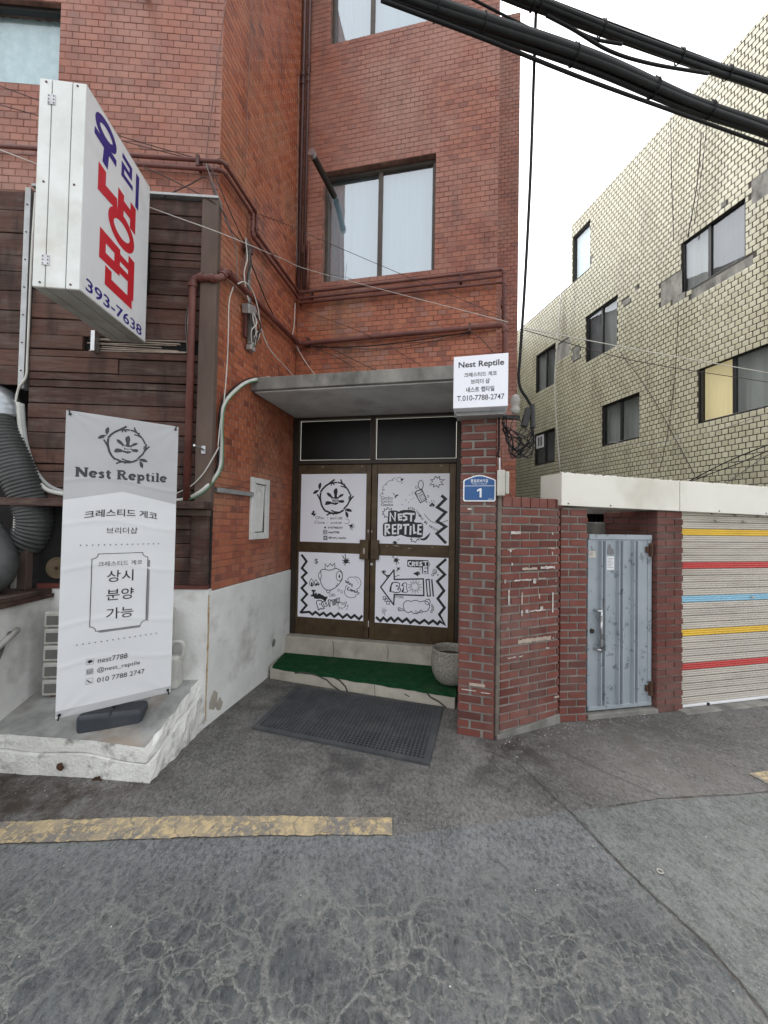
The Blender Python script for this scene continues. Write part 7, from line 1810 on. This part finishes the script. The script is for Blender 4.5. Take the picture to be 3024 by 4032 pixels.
pipe('second red gas pipe just below the uppermost one', [FL.pt(0.66, 4.505, 0.05), FL.pt(-0.05, 4.505, 0.05), FS.pt(1.10, 4.505, 0.05), FS.pt(1.10, 4.31, 0.05), FS.pt(0.06, 4.31, 0.05), FD.pt(2.40, 4.328, 0.06)], 0.016, [])
pipe('third and lowest thin red gas pipe under the facade window', [FS.pt(0.02, 4.255, 0.06), FD.pt(0.06, 4.258, 0.06), FD.pt(2.415, 4.258, 0.06), FD.pt(2.415, 4.05, 0.06), FD.pt(2.405, 3.30, 0.06)], 0.015, [(FD, 2.39, 4.05)])
pipe('thick red pipe rising on the boards and crossing the facade above the canopy', [FL.pt(0.148, 1.80, 0.09), FL.pt(0.148, 3.585, 0.09), FL.pt(-0.07, 3.585, 0.09), FS.pt(1.50, 3.72, 0.06), FS.pt(0.06, 3.765, 0.06), FD.pt(2.42, 3.795, 0.06), FD.pt(2.42, 3.05, 0.06)], 0.027, [(FD, 0.18, 3.78), (FD, 2.05, 3.79), (FL, 0.148, 2.6)])
for k, (a, z0, z1, r, lab) in enumerate(((0.035, 4.42, TOP, 0.022, 'dark riser pipe tight in the inner corner of the red walls'), (0.10, 4.44, TOP, 0.018, 'dark riser pipe second from the inner corner of the red walls'), (0.15, 4.40, 5.0, 0.016, 'short red riser pipe with an elbow beside the inner corner'))):
    pipe(lab, [FD.pt(a, z0, 0.05), FD.pt(a, (z0 + z1) / 2, 0.05), FD.pt(a, z1, 0.05)], r, [(FD, a, 4.9), (FD, a, 7.2)] if k == 1 else [], 'pipe_dark' if k < 2 else 'rust_pipe', 'riser_pipe')

# ------------------------------------------------------------------ terminal block on the side wall
tm = thing('terminal_block', FS.pt(1.1, 3.4, 0), 'weathered cable terminal block with dangling wires on the side wall', 'terminal block')
MB().obox(FS.pt(1.12, 3.60, 0.05), (0.07, 0.13, 0.08), rad(-11), 0.3, 0.1).build('clamp', MT['galvanised'], tm, bevel=0.006)
MB().box(FS, 1.03, 1.09, 3.30, 3.58, 0.02, 0.06).build('strip', MT['concrete'], tm, bevel=0.004)
MB().box(FS, 1.02, 1.10, 3.245, 3.29, 0.015, 0.065).build('end_plate', MT['galvanised'], tm, bevel=0.004)
MB().box(FS, 1.135, 1.165, 3.33, 3.56, 0.02, 0.05).build('strip', MT['pipe_dark'], tm, bevel=0.004)
for k in range(12):
    a = random.uniform(1.01, 1.17)
    P = [FS.pt(a, 3.62 + random.uniform(-0.03, 0.05), 0.06), FS.pt(a + random.uniform(-0.07, 0.05), 3.50, 0.09 + random.uniform(-0.02, 0.02)), FS.pt(a + random.uniform(-0.06, 0.03), 3.40, 0.08), FS.pt(1.05 + random.uniform(-0.03, 0.03), 3.27 + random.uniform(0, 0.1), 0.06)]
    MB().tube(P, 0.005, 6, 5).build('lead', MT[random.choice(('wire_white', 'wire_grey', 'wire_black', 'wire_dark'))], tm, smooth=True)
for k in range(9):
    a = random.uniform(1.08, 1.2)
    P = [FS.pt(1.2 + random.uniform(-0.04, 0.04), 4.2, 0.06), FS.pt(a, 4.05 + random.uniform(-0.05, 0.05), 0.07 + random.uniform(-0.02, 0.03)), FS.pt(a + random.uniform(-0.05, 0.05), 3.85, 0.06), FS.pt(1.12 + random.uniform(-0.03, 0.03), 3.64, 0.06)]
    MB().tube(P, random.choice((0.004, 0.006)), 6, 5).build('lead', MT[random.choice(('wire_white', 'wire_grey', 'wire_black', 'wire_dark'))], tm, smooth=True)
MB().box(FS, 1.10, 1.2, 4.12, 4.2, 0.02, 0.07).build('clamp', MT['pipe_dark'], tm, bevel=0.005)

# ------------------------------------------------------------------ wires and cables
for (label, r, mt, pts, grp) in CABLES:
    o = MB().tube(pts, r, 6 if r < 0.01 else 10, 8).build('wire' if r < 0.0065 else 'cable', MT[mt], smooth=True)
    tag(o, label, 'wire' if r < 0.0065 else 'cable', grp)
cl = MB()
# overhead bundles: sheathed core with smaller cables lashed to it
def bundle(label, pts, r, nsub):
    t = thing('cable_bundle', pts[0], label, 'cable', 'thick overhead cable bundles')
    P = smooth_path(pts, 10)
    for k in range(nsub):
        an0 = 2 * math.pi * k / nsub; ph = random.uniform(0, 6)
        Q = []
        L = 0.0
        for i, p in enumerate(P):
            if i: L += (P[i] - P[i - 1]).length
            d = (P[min(i + 1, len(P) - 1)] - P[max(i - 1, 0)]).normalized(); side = d.cross(Vector((0, 0, 1))).normalized(); up = side.cross(d)
            rr = r * (0.58 + 0.10 * math.sin(L * 1.7 + ph)); an = an0 + 0.35 * math.sin(L * 0.9 + ph)
            Q.append(p + side * rr * math.cos(an) + up * rr * math.sin(an))
        MB().tube(Q, r * random.uniform(0.38, 0.5), 12, 0).build('cable_strand', MT['bundle_black'], t, smooth=True)
    for k in range(1, 9):
        i = int(k / 9 * (len(P) - 2))
        d = (P[i + 1] - P[i]).normalized(); side = d.cross(Vector((0, 0, 1))).normalized(); up = side.cross(d)
        R = [P[i] + (side * math.cos(q * 0.5236) + up * math.sin(q * 0.5236)) * r * 1.12 for q in range(13)]
        R.append(P[i] + up * r * 1.6 + side * r * 0.3)
        MB().tube(R, 0.005, 6, 3).build('tie', MT['wire_black'], t, smooth=True)
bundle('thick black cable bundle overhead, the lower of the two', [(-2.0, 1.85, 5.05), (-0.8, 2.15, 5.02), (0.116, 2.382, 5.0), (0.6, 2.499, 5.0), (1.471, 2.703, 5.0), (2.338, 2.952, 5.0), (3.159, 3.152, 5.0), (5.5, 3.75, 5.05)], 0.052, 6)
bundle('thick black cable bundle overhead, the upper and thinner one', [(-2.0, 1.86, 5.36), (-0.4, 2.25, 5.33), (0.858, 2.569, 5.3), (1.018, 2.604, 5.3), (1.684, 2.77, 5.3), (2.556, 2.968, 5.3), (3.089, 3.081, 5.3), (5.5, 3.65, 5.34)], 0.040, 5)

# ------------------------------------------------------------------ litter and grit
random.seed(5)
lit = MB()
def flake(x, y, s_):
    n = random.choice((4, 5)); a0 = random.uniform(0, 6)
    z = 0.006 + random.uniform(0, 0.004)
    lit.add([Vector((x + s_ * random.uniform(0.5, 1) * math.cos(a0 + q * 6.28 / n), y + s_ * random.uniform(0.5, 1) * math.sin(a0 + q * 6.28 / n), z + random.uniform(0, s_ * 0.5))) for q in range(n)], [tuple(range(n))])
for k in range(170):
    t = random.random(); p = FW.pt(-0.05 + t * 1.55, 0, 0.04 + abs(random.gauss(0, 0.09)))
    if t > 0.5: p = p + Vector((0.05, -0.22 * (t - .5), 0))
    flake(p.x, p.y, random.uniform(0.002, 0.008))
for k in range(60): flake(random.uniform(-2.2, 3.2), random.uniform(1.35, 3.0), random.uniform(0.002, 0.006))
for k in range(25): flake(random.uniform(-2.3, -1.3), random.uniform(2.3, 2.47), random.uniform(0.002, 0.006))
tag(lit.build('litter', MT['paper'], fixn=False), 'white paper crumbs scattered at the foot of the brick wall', 'litter', kind='stuff')
gr = MB()
for k in range(500):
    if k % 2: x, y = random.uniform(-2.4, -1.45), random.gauss(2.42, 0.05)
    else:
        p = FW.pt(random.uniform(-0.3, 1.5), 0, 0.02 + abs(random.gauss(0, 0.06))); x, y = p.x, p.y
    s_ = random.uniform(0.002, 0.007)
    gr.obox((x, y, s_ * 0.35 + 0.001), (s_, s_ * random.uniform(0.6, 1), s_ * 0.7), random.uniform(0, 3), random.uniform(-.4, .4))
tag(gr.build('gravel', MT['mortar_brown'], fixn=False), 'brown grit gathered along the wall feet', 'grit', kind='stuff')
rg_ = thing('metal_ring', (1.365, 1.895, 0.006), 'small pale metal ring lying on the asphalt patch', 'ring')
R = [Vector((1.365 + 0.012 * math.cos(q * 0.449), 1.895 + 0.012 * math.sin(q * 0.449), 0.010)) for q in range(15)]
MB().tube(R, 0.003, 8, 0).build('ring', MT['ceramic'], rg_, smooth=True)
